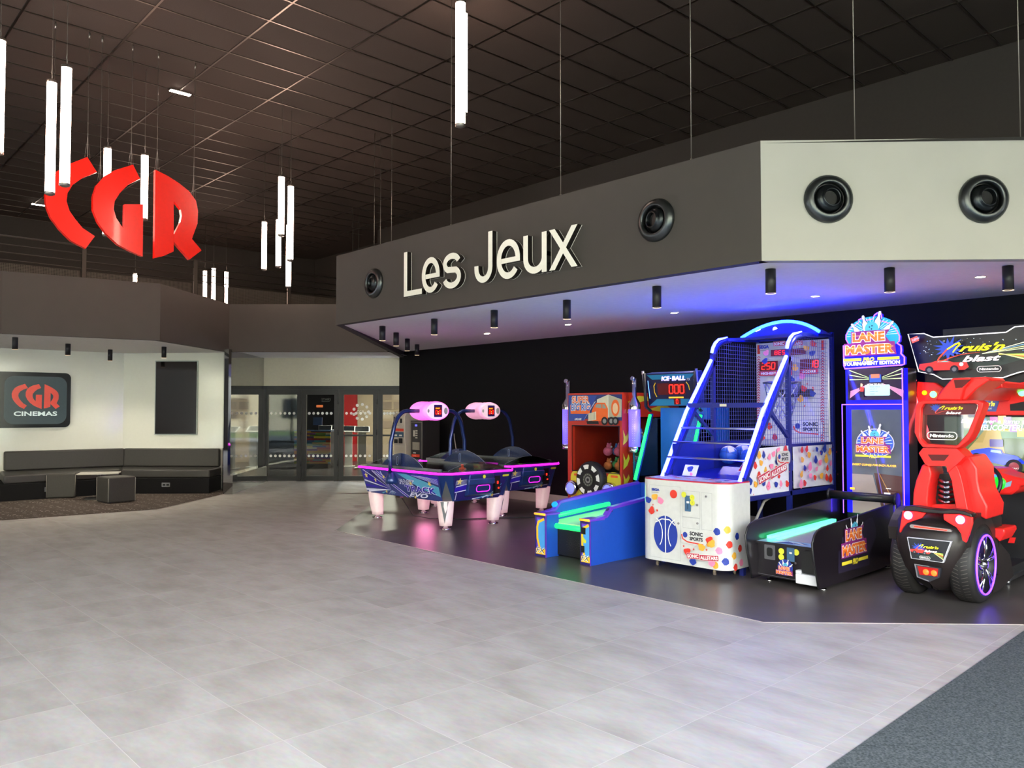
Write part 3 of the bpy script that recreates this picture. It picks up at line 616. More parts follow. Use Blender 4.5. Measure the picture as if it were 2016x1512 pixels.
# downlight cylinders under the canopies
m_cyl = M('black_cylinder_enamel', '27262a', .45, metal=.3)
def soffit_z(p, games=True):
    if games: return ZB + (ZS - ZB) * max(0, min(1, (p.y - FY) / (KB - FY))) - .002
    return 2.772
def downlight(x, y, lab, grp, games=True, r=.042, h=.20):
    p = fz(x, y, 2.775 if games else 2.77); p = fz(x, y, soffit_z(p, games)); t = thing('cylinder_downlight', p, lab, 'downlight', grp)
    b = MB(); b.cyl((0, 0, -h), (0, 0, 1), r, h + (.0 if games else .04), m_cyl, 24); b.build('lamp_can', t)
    b = MB(); b.lathe([(r, -.001), (r * .8, 0), (r * .75, .01), (0, .012)], (0, 0, -h), (0, 0, 1), E('downlight_lens', 'ffdcb4', 1.2), 20); b.build('lens', t)
    if not games:
        l = bpy.data.lights.new('downlight_beam', 'SPOT'); l.energy = 24; l.color = (1, .9, .74); l.spot_size = R(120); l.spot_blend = .8; l.shadow_soft_size = .04; q = bpy.data.objects.new('downlight_beam', l); C.objects.link(q); q.location = p - Vector((0, 0, h + .02))
names = ['nearest the left tip of the games canopy', 'second from the left tip of the games canopy', 'third from the left tip, before the black wall corner', 'fourth back along the canopy left end', 'under the letter L of the wall sign', 'under the gap between the two sign words', 'under the letter x of the wall sign', 'under the round nozzle right of the sign', 'just right of the canopy corner', 'under the first nozzle on the pale canopy side', 'at the right edge below the pale canopy']
pts = [(753, 642), (780, 655), (802, 667), (821, 678), (855, 628), (973, 611), (1116, 591), (1293, 564), (1517, 530), (1751, 528), (1984, 524)]
order = [0, 1, 2, 3, 4, 5, 6, 7, 8, 9, 10]
for i in order: downlight(*pts[i], 'black cylinder downlight ' + names[i], 'black cylinder downlights under the games canopy')
for (x, y), nm in zip([(30, 663), (134, 677), (217, 690), (323, 683)], ['above the left end of the cinema sign', 'above the right end of the cinema sign', 'between cinema sign and black screen', 'above the black screen']):
    downlight(x, y, 'black cylinder downlight ' + nm, 'black cylinder downlights under the lounge canopy', False)
for (x, y), nm in zip([(958, 657), (1118, 639), (1327, 616), (1605, 583), (1930, 545)], ['above the hockey tables', 'above the truck machine', 'above the ice ball machine', 'above the basketball machine', 'above the racing machine']):
    p = fz(x, y, ZB + (ZS - ZB) * .62 - .004); t = thing('recessed_spotlight', p, 'small round recessed spotlight ' + nm, 'spotlight', 'recessed spots under the games canopy')
    b = MB(); b.lathe([(.055, .003), (.055, -.004), (.042, -.004)], (0, 0, 0), (0, 0, 1), m_white, 20); b.build('trim_ring', t); b = MB(); b.cyl((0, 0, -.002), (0, 0, 1), .042, .001, E('spot_glow', 'ffe8cc', 14), 20); b.build('lamp_glass', t)
    l = bpy.data.lights.new('spot_beam', 'SPOT'); l.energy = 16; l.color = (1, .88, .74); l.spot_size = R(100); l.spot_blend = .7; l.shadow_soft_size = .04; q = bpy.data.objects.new('spot_beam', l); C.objects.link(q); q.location = p - Vector((0, 0, .02))

# round air nozzles
m_noz = M('black_satin_nozzle', '4e5153', .3, metal=.9)
def nozzle(p, n, aim, lab):
    t = thing('air_nozzle', p, lab, 'air vent', 'round black air nozzles on the canopy'); n = Vector(n).normalized()
    b = MB(); b.lathe([(.185, 0), (.187, .012), (.178, .034), (.155, .052), (.13, .060), (.122, .056), (.119, .03), (.118, .004)], (0, 0, 0), n, m_noz, 44); b.build('nozzle_ring', t)
    b = MB(); b.cyl((0, 0, 0), n, .12, .004, m_blk, 32); b.build('nozzle_back', t)
    a = (n + Vector(aim)).normalized(); mb_ = M('nozzle_ball', '34373a', .3, metal=.9)
    b = MB(); b.lathe([(.112, .012), (.108, .030), (.098, .044), (.085, .052), (.076, .056), (.072, .066), (.064, .070), (.060, .064), (.056, .03)], (0, 0, 0), a, mb_, 36); b.build('nozzle_ball', t)
    b = MB(); b.cyl((0, 0, 0), a, .057, .032, m_blk, 24); b.build('nozzle_throat', t)
nozzle(fy(738, 558, FY - .001), (0, -1, 0), (-.25, 0, .0), 'round black air nozzle left of the sign words')
nozzle(fy(1293, 434, FY - .001), (0, -1, 0), (-.25, 0, .0), 'round black air nozzle right of the sign words')
for x, nm in ((1630, 'nearer the canopy corner on the pale side'), (1935, 'at the right edge on the pale side')):
    p = fpl(x, 392.5, K1, (1, 1)); nozzle(p + Vector((.001, -.001, 0)), (1, -1, 0), (.15, .12, .06), 'round black air nozzle ' + nm)
# canopy hanger wires
for i, (x, yt) in enumerate(((888, 442), (1104, 382), (1361, 307), (1683, 272), (2009, 268), (695, 493), (707, 489), (738, 481), (750, 477), (772, 472))):
    if i in (3, 4): p = fpl(x, yt, K1 + Vector((-.07, .07, 0)), (1, 1))
    elif i > 4: p = fz(x, [407, 416, 262, 270, 200][i - 5], ZC)
    else: p = fy(x, yt, FY + .06)
    b = MB(); b.tube([(0, 0, 0), (0, 0, ZC - 3.67)], .004, m_wire, 6); b.cyl((0, 0, 0), (0, 0, 1), .01, .05, m_wire, 8)
    o_ = b.build('hanger_wire'); o_.location = (p.x, p.y, 3.67)
    tag(o_, ['thin wire holding the canopy above the letter e of Les', 'thin wire holding the canopy above the letter J', 'thin wire holding the canopy above the right nozzle of the dark side', 'thin wire holding the canopy above the first pale-side nozzle', 'thin wire holding the canopy at the right photo edge', 'thin wire at the far left tip of the games canopy', 'second thin wire from the left tip of the games canopy', 'third thin wire from the left tip of the games canopy', 'fourth thin wire from the left tip of the games canopy', 'fifth thin wire from the left tip of the games canopy'][i], 'wire', 'wires holding the games canopy')

# ---- Les Jeux
m_face = M('white_letter_face', 'e2e2d8', .3, em='fff6e6', es=.03); m_side = M('black_letter_side', '1a1614', .12, coat=1)
t = thing('wall_sign', fy(805, 583, FY), 'large white block letters reading Les Jeux on dark canopy', 'sign')
def arcp(cx, cy, rx, ry, a0, a1, n): return [(cx + rx * math.cos(R(a0 + (a1 - a0) * k / n)), cy + ry * math.sin(R(a0 + (a1 - a0) * k / n))) for k in range(n + 1)]
def ribbon(pts, w):
    L_, Q = [], []; P = [Vector(p) for p in pts]; n = len(P)
    for i in range(n):
        d1 = (P[i] - P[i - 1]) if i else (P[1] - P[0]); d2 = (P[i + 1] - P[i]) if i < n - 1 else d1; d = (d1.normalized() + d2.normalized()).normalized(); nn = Vector((-d.y, d.x)); k = 1 / max(.6, nn.dot(Vector((-d1.normalized().y, d1.normalized().x))))
        L_.append(P[i] + nn * w / 2 * k); Q.append(P[i] - nn * w / 2 * k)
    return [tuple(p) for p in L_ + Q[::-1]]
LH = .53; W_ = .066; xh = .395
def Lx(f):  # column (px) to metres along the fascia from the sign's left end
    return f
glyphs = []   # (name, [outline polygons], x offset)
def gl_e(w): 
    cx, cy, rx, ry = w / 2, xh / 2, w / 2 - W_ / 2, xh / 2 - W_ / 2 + .006
    o = ribbon([(W_ * .4, cy - .012), (w - W_ * .02, cy - .012)], W_ * .78)
    return [o, ribbon(arcp(cx, cy, rx, ry, -3, 322, 30), W_)]
def gl_s(w):
    cx = w / 2; r1 = xh * .26
    top = arcp(cx, xh - W_ / 2 - r1 * .80, w / 2 - W_ / 2 - .005, r1 * .80, 15, 235, 14); bot = arcp(cx, W_ / 2 + r1 * .9, w / 2 - W_ / 2, r1 * .9, 55, -165, 14)
    return [ribbon(top + bot, W_)]
def gl_u(w): return [ribbon([(W_ / 2, xh), (W_ / 2, .17)] + arcp(w / 2, .16, w / 2 - W_ / 2, .16 - W_ / 2, 180, 360, 14)[1:] + [(w - W_ / 2, .2)], W_), [(w - W_, 0), (w, 0), (w, xh), (w - W_, xh)]]
def gl_x(w): k = W_ * 1.15; return [[(0, 0), (k, 0), (w, xh), (w - k, xh)], [(w - k, 0), (w, 0), (k, xh), (0, xh)]]
def gl_J(w): return [ribbon([(W_ / 2, .19)] + arcp(w / 2, .16, w / 2 - W_ / 2, .16 - W_ / 2, 180, 360, 14) + [(w - W_ / 2, LH + .0)], W_)]
def gl_L(w): return [[(0, 0), (w, 0), (w, W_ * .95), (W_, W_ * .95), (W_, LH), (0, LH)]]
X0 = fy(805, 583, FY - .07).x; colx = lambda c, y: fy(c, y, FY - .07).x - X0
zbase = fy(805, 583, FY - .07).z
for nm, fn, xa, xb in (('L', gl_L, 805, 841), ('e', gl_e, 841, 876.5), ('s', gl_s, 882.5, 919), ('J', gl_J, 946, 982), ('e', gl_e, 991, 1037.5), ('u', gl_u, 1044, 1091), ('x', gl_x, 1096, 1153)):
    ax = colx(xa, 560); w = colx(xb, 550) - ax; b = MB()
    for k, poly in enumerate(fn(w)):
        e_ = k * .0012
        pts = [(ax + x, -.072 - e_, y + (zbase - fy(805, 583, FY).z)) for x, y in poly]
        b.ext(pts, (0, .06, 0), m_side); b.poly([(p[0], p[1] - .0008, p[2]) for p in (pts if sum((pts[i][0] * pts[(i + 1) % len(pts)][2] - pts[(i + 1) % len(pts)][0] * pts[i][2]) for i in range(len(pts))) > 0 else pts[::-1])], m_face)
        b.ext([(p[0], -.012 + e_ * .3, p[2]) for p in pts], (0, .006, 0), m_face)
    b.build('letter_' + {'L': 'capital_l', 'e': 'e', 's': 's', 'J': 'capital_j', 'u': 'u', 'x': 'x'}[nm], t)

# ---- hanging red letters
m_red = M('gloss_red_letter', 'ff2214', .22, coat=.4, spec=.6); m_redside = M('dark_red_letter_edge', '9c1410', .3)
XL = -11.08
for nm, gl, wires, lab in (('red_letter_c', Cc, ((110, 46, 104, 340), (173, 62, 172, 310)), 'glossy red letter C hanging from two wires'), ('red_letter_g', Gg, ((201, 68, 197, 358), (258, 82, 258, 326)), 'glossy red letter G hanging from wires between C and R'), ('red_letter_r', Rfull, ((309, 94, 309, 336), (381, 110, 381, 390)), 'glossy red letter R hanging from two wires')):
    P = [fx(x, y, XL) for x, y in gl]; base = Vector((XL, sum(p.y for p in P) / len(P), min(p.z for p in P)))
    t = thing(nm, base, lab, 'letter', 'hanging red CGR letters')
    b = MB(); b.ext([p - base for p in P], (-.07, 0, 0), m_red, m_redside if False else m_red); b.build('letter_body', t)
    for (x0, y0, x1_, y1_) in wires:
        top = fx(x0, y0, XL); top.z = ZC; bot = fx(x1_, y1_, XL - .035)
        b = MB(); b.tube([Vector((bot.x, bot.y, bot.z - .01)) - base, Vector((bot.x, bot.y, bot.z + .32)) - base, Vector((bot.x, bot.y, ZC)) - base], .0035, m_wire, 6); b.cyl(Vector((bot.x, bot.y, ZC - .1)) - base, (0, 0, 1), .012, .07, m_cap, 8)
        b.tube([Vector((bot.x, bot.y - .03, bot.z)) - base, Vector((bot.x, bot.y, bot.z + .3)) - base, Vector((bot.x, bot.y + .03, bot.z)) - base], .0025, m_wire, 5); b.build('suspension_wire', t)

# ---- upper gallery: railing with perforated sheet
m_rail = M('grey_rail_paint', '5d544e', .5, metal=.3)
XR = -18.5
t = thing('gallery_railing', (XR, 6, 3.72), 'grey tubular railing with perforated lower sheets on the upper gallery', 'railing')
for z, nm in ((5.10, 'top_rail'), (4.93, 'middle_rail'), (4.77, 'middle_rail'), (4.62, 'lower_rail')):
    b = MB(); b.tube([(0, -12, z - 3.72), (0, 5.9, z - 3.72)], .024 if z > 5 else .012, m_rail, 8); b.build(nm, t)
y = -10.6
while y < 5.9:
    b = MB(); b.box(-.03, .03, y - .04, y + .04, 0, 1.38, m_rail); b.box(-.06, .06, y - .06, y + .06, 0, .02, m_rail); b.build('post', t); y += 2.36
m_perf = bpy.data.materials.new('perforated_sheet'); m_perf.use_nodes = True; T_ = m_perf.node_tree; Bn = T_.nodes['Principled BSDF']; Bn.inputs['Base Color'].default_value = lin('6b625b'); Bn.inputs['Roughness'].default_value = .5
tcn = T_.nodes.new('ShaderNodeTexCoord'); vo = T_.nodes.new('ShaderNodeTexVoronoi'); vo.inputs['Randomness'].default_value = 0; vo.inputs['Scale'].default_value = 34; T_.links.new(tcn.outputs['Object'], vo.inputs['Vector']); gg = T_.nodes.new('ShaderNodeMath'); gg.operation = 'GREATER_THAN'; gg.inputs[1].default_value = .38; T_.links.new(vo.outputs['Distance'], gg.inputs[0]); T_.links.new(gg.outputs[0], Bn.inputs['Alpha'])
y = -10.6
while y < 5.0:
    b = MB(); b.box(-.004, .004, y + .06, y + 2.28, .1, .84, m_perf); b.build('perforated_panel', t); y += 2.36
b = MB(); b.box(-23, XR + .1, -8, 12.8, 3.5, 3.72, m_upper); struct(b, 'floor_gallery')
# ================================================================== games, left part of the platform
Zc = lambda cx, cy, s, ox, oy: (ox + cx / s, oy + cy / s)        # a spot noted on an enlarged view -> picture column, row
FRT = ((1, 0, 0), (0, 0, 1)); SID = ((0, 1, 0), (0, 0, 1))        # faces turned to -Y / to +X

# ---------------- air hockey
m_hb = M('metallic_blue_panel', '24407f', .3, metal=.35, coat=.5); m_hd = M('deep_blue_rail', '161c48', .22, coat=.6); m_field = M('black_playfield', '121218', .18)
m_mag = M('magenta_led', 'ff2ae8', .4, em='f018e0', es=1.1); m_leg = M('white_hockey_leg', 'e9e2de', .35, em='ffb4c8', es=.10)
m_star = M('gold_star', 'e6cf74', .4); m_ray = M('white_ray', 'e2e4ff', .4); m_vio = M('violet_art', '3620b4', .35); m_teal = M('sky_art', '58a8d0', .4); m_mid = M('slate_art', '38448a', .4); m_pur = M('purple_dark_art', '28206a', .4)
m_arch = M('blue_arch_pipe', '24386e', .22, metal=.5, coat=.5); m_hump = M('blue_tinted_guard', '22325e', .12, alpha=.86, coat=.5); m_clear = G('clear_guard', 'dfe6ea', .06, .05); m_edge = M('guard_edge', 'aab4c0', .3)
m_dred = M('display_dark_red', '4a0608', .3, em='b00610', es=.03); m_led = E('red_led', 'ff1c10', 1.6); m_org = E('orange_led', 'ff9020', .6); m_yel = M('yellow_sticker', 'd8d83c', .5)
m_silv = M('silver_triangle', '75797c', .3, metal=.5)
HL, HW = 1.10, .665
def hockey(x, y, lab, pod_es):
    t = thing('air_hockey_table', (x, y, 0), lab, 'air hockey table')
    def octo(l, w, c, z): return [(-l + c, -w, z), (l - c, -w, z), (l, -w + c, z), (l, w - c, z), (l - c, w, z), (-l + c, w, z), (-l, w - c, z), (-l, -w + c, z)]
    lo, hi = octo(HL - .13, HW - .12, .15, .385), octo(HL - .015, HW - .015, .13, .745)
    b = MB(); b.add(lo + hi, [(i, (i + 1) % 8, (i + 1) % 8 + 8, i + 8) for i in range(8)], m_hb); b.poly(lo[::-1], m_hb); b.poly(hi, m_hd)
    # art on the long side
    def side(sgn):
        u = (sgn, 0, 0); a = Vector(lo[0] if sgn > 0 else lo[4]); d = Vector(hi[0] if sgn > 0 else hi[4]); v = Vector((0, (d - a).y, (d - a).z)); L_ = v.length
        o = Vector((-(HL - .28) * sgn, a.y, a.z)); f = F(b, o, u, v); f.k = .002; W_ = 2 * (HL - .28)
        f.poly([(-.09, 0.01), (W_ + .09, .01), (W_ + .13, L_ - .01), (-.13, L_ - .01)], m_mid)
        cx, cy = .58, .09
        for a0, r_, w0, mm in ((178, .75, .02, m_vio), (172, .75, .012, m_ray), (165, .74, .05, m_vio), (158, .75, .010, m_ray), (150, .66, .05, m_pur), (146, .60, .012, m_ray), (137, .42, .03, m_ray), (132, .36, .05, m_vio), (125, .33, .010, m_ray), (183, .74, .014, m_ray), (197, .34, .02, m_teal), (187, .7, .03, m_ray)):
            q = Vector((math.cos(R(a0)), math.sin(R(a0)))); n_ = Vector((-q.y, q.x)); e = q * r_; e.x = max(e.x, -.09 - cx); 
            if cy + e.y > L_ - .012: e *= (L_ - .012 - cy) / e.y
            if cy + e.y < .012: e *= (.012 - cy) / e.y if e.y else 1
            f.poly([(cx, cy), (cx + e.x - n_.x * w0, min(L_ - .012, max(.012, cy + e.y - n_.y * w0))), (cx + e.x + n_.x * w0, min(L_ - .012, max(.012, cy + e.y + n_.y * w0)))], mm)
        for k in range(7): a0 = R(235 + 16 * k); f.line([(cx + .02 * math.cos(a0), cy + .02 * math.sin(a0)), (cx + .12 * math.cos(a0), max(.012, cy + .075 * math.sin(a0)))], .006, m_teal if k % 2 else m_ray)
        f.poly([(.82, L_ - .02), (1.05, L_ - .02), (W_ + .09, .21), (W_ + .09, .07), (1.3, .17)], m_teal); f.poly([(1.05, L_ - .02), (W_ + .12, L_ - .02), (W_ + .11, .24)], m_vio)
        for k in range(6): f.line([(1.16 + k * .04, L_ - .03), (W_ + .1, L_ - .03 - .1 + k * .015)], .003, m_ray)
        f.line([(.28, L_ - .014), (.98, .014)], .035, m_vio); f.line([(.25, L_ - .014), (.95, .014)], .008, m_ray); f.line([(.33, L_ - .014), (1.03, .014)], .008, m_ray)
        f.text('FAST', .84, .20, .078, m_ray, w=.36, bold=.06); f.text('FAST', .845, .205, .068, m_pur, w=.35, bold=.0)
        f.text('TRACK', .95, .10, .10, m_ray, w=.72, bold=.07); f.text('TRACK', .957, .106, .088, m_vio, w=.706, bold=.03)
        f.text('EVO', 1.02, .03, .065, m_ray, w=.44, bold=.03, shear=.4)
        for sx, sy, r_ in ((.02, .28, .05), (.24, .22, .038), (.48, .285, .035), (1.12, .23, .035), (1.56, .25, .05), (.47, .06, .032), (1.16, .03, .03)): f.star(sx, sy, r_, m_star, 90 + sx * 20)
    side(1); side(-1)
    # art on the ends
    def end(sgn):
        u = (0, sgn, 0); a = Vector(lo[2] if sgn > 0 else lo[6]); d = Vector(hi[2] if sgn > 0 else hi[6]); v = Vector(((d - a).x, 0, (d - a).z)); L_ = v.length
        w = 2 * (HW - .27); f = F(b, Vector((a.x, -(HW - .27) * sgn, a.z)), u, v); f.k = .002
        f.poly([(-.01, .01), (w + .01, .01), (w + .09, L_ - .01), (-.09, L_ - .01)], m_pur)
        f.poly([(-.04, .20), (.25, .25), (.25, .17), (-.04, .14)], m_vio); f.line([(-.03, .21), (.25, .255)], .012, m_ray); f.line([(-.03, .13), (.25, .165)], .012, m_ray); f.line([(0, .02), (0, .12)], .01, m_ray)
        for k in range(4): f.line([(.3 + .09 * k, .015), (w + .0, .06 + .05 * k)], .012, [m_ray, m_teal][k % 2])
        for k in range(9): f.line([(-.05, .24 + .008 * k), (.25, .24 + .009 * k)], .002, m_ray)
        f.star(.01, L_ - .09, .055, m_star); f.star(w - .14, .05, .035, m_star, 80)
        f.rect(w - .02, L_ - .06, .12, .03, m_yel, .012) if sgn > 0 else None
    end(1); end(-1)
    # triangles on the four chamfers
    for i in (1, 3, 5, 7):
        p0, p1 = Vector(lo[i]), Vector(lo[(i + 1) % 8]); q0, q1 = Vector(hi[i]), Vector(hi[(i + 1) % 8]); n_ = (p1 - p0).cross(q0 - p0).normalized() * .002
        b.poly([p0.lerp(p1, .12) + n_, p0.lerp(p1, .88) + n_, p0.lerp(q0, .8).lerp(p1.lerp(q1, .8), .5) + n_], m_silv)
    b.build('table_body', t)
    b = MB(); b.ext(octo(HL, HW, .13, .745), (0, 0, .04), m_hd); b.build('top_rim', t, bevel=.012)
    b = MB(); b.tube(octo(HL + .004, HW + .004, .135, .765), .016, m_mag, 8, closed=True); b.build('rim_light', t)
    b = MB(); b.ext(octo(HL - .14, HW - .12, .10, .785), (0, 0, .002), m_field); 
    b.build('playfield', t)
    for s_ in (-1, 1):
        b = MB(); b.box(-HL + .2, HL - .2, s_ * (HW - .1) - .012, s_ * (HW - .1) + .012, .785, .815, m_steel); b.build('side_rail', t)
    for s_ in (-1, 1):
        b = MB(); n_ = 26; yb = s_ * (HW - .09); pts = [(-.52, yb, .79)] + [(-.52 + 1.04 * k / n_, yb, .80 + .20 * max(0, math.sin(math.pi * k / n_)) ** .8) for k in range(n_ + 1)] + [(.52, yb, .79)]
        b.ext(pts, (0, .006, 0), m_hump, m_edge); f = F(b, (-.12, yb - .001, .83), *FRT); f.line(rrect_line(.0, 0, .035, .12, .017), .004, m_edge, closed=True); b.build('curved_guard', t)
        b = MB(); n_ = 20; xb = s_ * (HL - .13); pts = [(xb, -.5, .79)] + [(xb, -.5 + 1.0 * k / n_, .80 + .10 * math.sin(math.pi * k / n_)) for k in range(n_ + 1)] + [(xb, .5, .79)]
        b.ext(pts, (.005, 0, 0), m_clear, m_edge); b.build('end_guard', t)
    # goal box and coin slots on the near end
    xf = HL - .09
    b = MB(); b.ext([(xf - .04, -.24, .425), (xf + .06, -.24, .47), (xf + .10, -.24, .74), (xf - .04, -.24, .74)], (0, .43, 0), m_hb); b.build('goal_box', t, bevel=.008)
    b = MB(); b.box(xf + .06, xf + .115, -.27, .20, .60, .68, m_hb); f = F(b, (xf + .117, -.03, .695), *SID); f.disc(.03, .01, .026, m_yel); b.build('ball_shelf', t, bevel=.01)
    b = MB(); c_ = Vector((xf + .066, -.10, .50)); pts = rrect_line(0, 0, .24, .085, .035); pts = [(c_.x + (y_ - .03) * .12, c_.y + x_, c_.z + y_) for x_, y_ in pts]; b.tube(pts, .006, m_mag, 6, closed=True); b.build('goal_light_ring', t)
    b = MB(); b.box(xf + .03, xf + .075, .24, .33, .46, .70, m_blk); f = F(b, (xf + .076, .25, .47), *SID); f.rect(.02, .12, .025, .035, m_led); f.rect(.035, .05, .025, .02, m_led); b.build('coin_slot', t)
    for sx in (-1, 1):
        for sy in (-1, 1):
            b = MB(); rows = []; cx, cy = sx * (HL - .26), sy * (HW - .22)
            for z, w1, w2, o_ in ((.05, .078, .072, -.02), (.12, .088, .078, -.014), (.22, .10, .086, -.006), (.32, .108, .092, 0), (.39, .112, .096, 0)):
                row = []
                for k in range(16):
                    a = R(22.5 * k); c1, s1 = math.cos(a), math.sin(a); e = .62
                    row.append((cx + sx * o_ + w1 * math.copysign(abs(c1) ** e, c1), cy + sy * o_ + w2 * math.copysign(abs(s1) ** e, s1), z))
                rows.append(row)
            b.grid(rows, m_leg, closed=True); b.poly(rows[0][::-1], m_leg)
            if (sx, sy) in ((1, -1), (-1, 1)):
                q = Vector((sx, sy, 0)).normalized(); w_ = Vector((-q.y, q.x, 0)); c0 = Vector((cx, cy, 0)) + q * .112
                b.poly([c0 - q * .025 + Vector((0, 0, .09)), c0 + w_ * .055 + Vector((0, 0, .385)), c0 - w_ * .055 + Vector((0, 0, .385))], m_silv)
            b.build('leg', t)
            b = MB(); b.lathe([(.075, 0), (.075, .008), (.03, .022), (.02, .06)], (cx - sx * .015, cy - sy * .015, .003), (0, 0, 1), m_chrome, 20); b.build('leveling_foot', t)
    # the arch and the score pod
    for s_ in (-1, 1):
        yo = s_ * (HW + .02); pth = [(-.12, yo, .66), (-.12, yo, .9), (-.12, yo * .99, 1.15)]
        for k in range(1, 9): a = R(90 * k / 8); pth.append((-.12, s_ * (.40 + (HW - .42) * math.cos(a)), 1.22 + .38 * math.sin(a)))
        pth.append((-.12, s_ * .12, 1.60)); b = MB(); b.tube(pth, .03, m_arch, 12); b.build('arch_pole', t)
        b = MB(); b.lathe([(0, 0), (.085, .01), (.09, .06), (.06, .14), (.03, .17)], (-.12, s_ * (HW + .0), .56), (0, 0, 1), m_hb, 20); b.build('pole_bracket', t)
    mp = M('lit_pink_pod_%d' % int(pod_es * 10), 'f0a8e0', .3, em='ff62dc' if pod_es > 1 else 'ffb8c8', es=pod_es * .17); mf = M('pod_face_%d' % int(pod_es * 10), 'f2d8ea', .3, em='ffa8ea' if pod_es > 1 else 'ffd4d8', es=pod_es * .14)
    b = MB(); rows = []
    for xx, q in ((-.20, 0.0), (-.20, .86), (-.185, .96), (-.16, 1), (-.10, .97), (-.06, .86), (0, .80), (.06, .86), (.10, .97), (.16, 1), (.185, .96), (.20, .86)):
        rows.append([(-.12 + xx, .235 * q * math.cos(R(12 * k)), 1.60 + (.142 if abs(xx) > .07 else .162) * q * math.sin(R(12 * k))) for k in range(30)])
    b.grid(rows, mp, closed=True); b.build('score_pod', t)
    b = MB(); f = F(b, (.081, -.20, 1.47), *SID); f.disc(.20, .13, .20, mf, ry=.122, n=30)
    f.disc(.035, .13, .02, M('speaker_grey', 'a8a8a8', .6), ry=.028); f.disc(.355, .13, .036, M('speaker_grey'), ry=.05)
    f.rect(.135, .04, .15, .18, M('display_blue', '2c2474', .3), .01); f.poly([(.145, .07), (.21, .062), (.275, .07), (.275, .185), (.21, .192), (.145, .185)], m_dred)
    f.text('FAST', .165, .158, .02, m_org, w=.08, bold=.05); f.seg7('0', .165, .083, .055, m_led, w=.026); f.seg7('0', .228, .083, .055, m_led, w=.026); f.rect(.203, .08, .015, .02, M('white_dot_sticker')); f.rect(.203, .11, .012, .02, m_org); b.build('score_display', t)
    l = bpy.data.lights.new('under_table_glow', 'POINT'); l.energy = 1.2 * pod_es; l.color = (1, .25, .5); l.shadow_soft_size = .15; lo_ = bpy.data.objects.new('under_table_glow', l); C.objects.link(lo_); lo_.location = (x - .2, y, .33)
    return t
def rrect_line(x0, y0, w, h, r, n=4):
    out = []
    for cx, cy, a in ((x0 + w - r, y0 + h - r, 0), (x0 + r, y0 + h - r, 90), (x0 + r, y0 + r, 180), (x0 + w - r, y0 + r, 270)):
        for k in range(n + 1): w_ = R(a + 90 * k / n); out.append((cx + r * math.cos(w_), cy + r * math.sin(w_)))
    return out
hockey(-9.36, 7.17, 'front air hockey table with magenta rim light and bright pink pod', 2.0)
hockey(-9.88, 8.67, 'rear air hockey table beside the wall with pale pink pod', .9)
def puck(name, p, col, lab):
    b = MB(); b.lathe([(.05, 0), (.05, .012), (.035, .02), (.018, .024), (.017, .045), (.022, .055), (.016, .066), (0, .068)], (0, 0, 0), (0, 0, 1), M(name, col, .35, em=col, es=.06), 20); o = b.build('hockey_mallet'); o.location = p; tag(o, lab, 'mallet', 'air hockey mallets')
puck('orange_mallet', (-8.62, 7.10, .789), 'ff5a30', 'orange hockey mallet on the front table'); puck('green_mallet', (-9.20, 8.78, .789), '9ae838', 'lime green hockey mallet on the rear table')
b = MB(); pth = [(-9.9, 6.9, .38), (-9.85, 6.95, .30), (-9.7, 7.05, .05), (-9.5, 7.2, .012), (-9.1, 7.5, .012), (-8.9, 7.9, .012), (-8.5, 8.5, .012), (-8.1, 9.2, .012)]
b.tube(pth, .008, m_blk, 6); b.box(-9.93, -9.83, 6.9, 6.96, .31, .35, m_blk); tag(b.build('power_cable'), 'black power cable trailing under the front hockey table', 'cable')

# ---------------- change machines in the corner
m_vd = M('anthracite_machine', '2e2c2c', .4); m_vg = M('grey_machine', 'b4ada2', .4); m_rlab = M('red_label', 'd8412c', .5)
t = thing('change_machine', (-12.65, 9.28, 0), 'dark change machine with red label and keypad in the wall corner', 'machine')
b = MB(); b.box(-.22, .17, 0, .42, 0, 1.41, m_vd); b.build('cabinet', t, bevel=.006)
b = MB(); f = F(b, (-.22, -.001, 0), *FRT); f.k = .001; f.line([(.02, .05), (.37, .05), (.37, 1.38), (.02, 1.38)], .006, m_vg, closed=True); f.rect(.15, 1.3, .07, .035, E('small_blue_display', '5a5af0', .6)); f.rect(.09, 1.1, .06, .12, M('pale_plate', 'c0bcb0', .4))
for j in range(4): f.rect(.165, 1.2 - .045 * j, .07, .022, M('pale_plate'))
f.rect(.07, .84, .24, .15, M('dull_plate', '8f8c80', .4)); f.rect(.05, .70, .26, .055, m_rlab); f.text('MERCI', .10, .77, .025, M('white_dot_sticker'), bold=.04); f.text('1 + 1', .12, .715, .024, M('white_dot_sticker')); f.rect(.08, .58, .2, .02, M('dull_plate')); b.build('front_panel', t)
t = thing('change_machine', (-13.08, 9.2, 0), 'tall grey change machine left of the dark one, behind the hockey arch', 'machine')
b = MB(); b.box(-.24, .16, 0, .5, 0, .92, m_vg); b.ext([(-.24, 0, .92), (-.24, -.03, .98), (-.24, -.03, 1.5), (-.24, .03, 1.57), (-.24, .5, 1.57), (-.24, .5, .92)], (.40, 0, 0), m_vg); b.build('cabinet', t, bevel=.012)
b = MB(); f = F(b, (-.235, -.032, 0), *FRT); f.rect(.02, 1.38, .16, .1, M('dark_slot', '3a3733', .5)); f.rect(.24, 1.36, .08, .09, m_blk); f.rect(.04, 1.2, .33, .05, m_rlab); f.text('MERCI', .13, 1.27, .025, M('white_dot_sticker')); f.rect(.04, 1.08, .33, .1, M('blue_label', '31506a', .5)); f.rect(.05, 1.1, .1, .03, M('white_dot_sticker')); f.rect(.22, 1.1, .1, .03, M('white_dot_sticker')); f.rect(.05, .96, .12, .08, m_blk); f.rect(.21, .96, .13, .1, m_blk); b.build('front_panel', t)
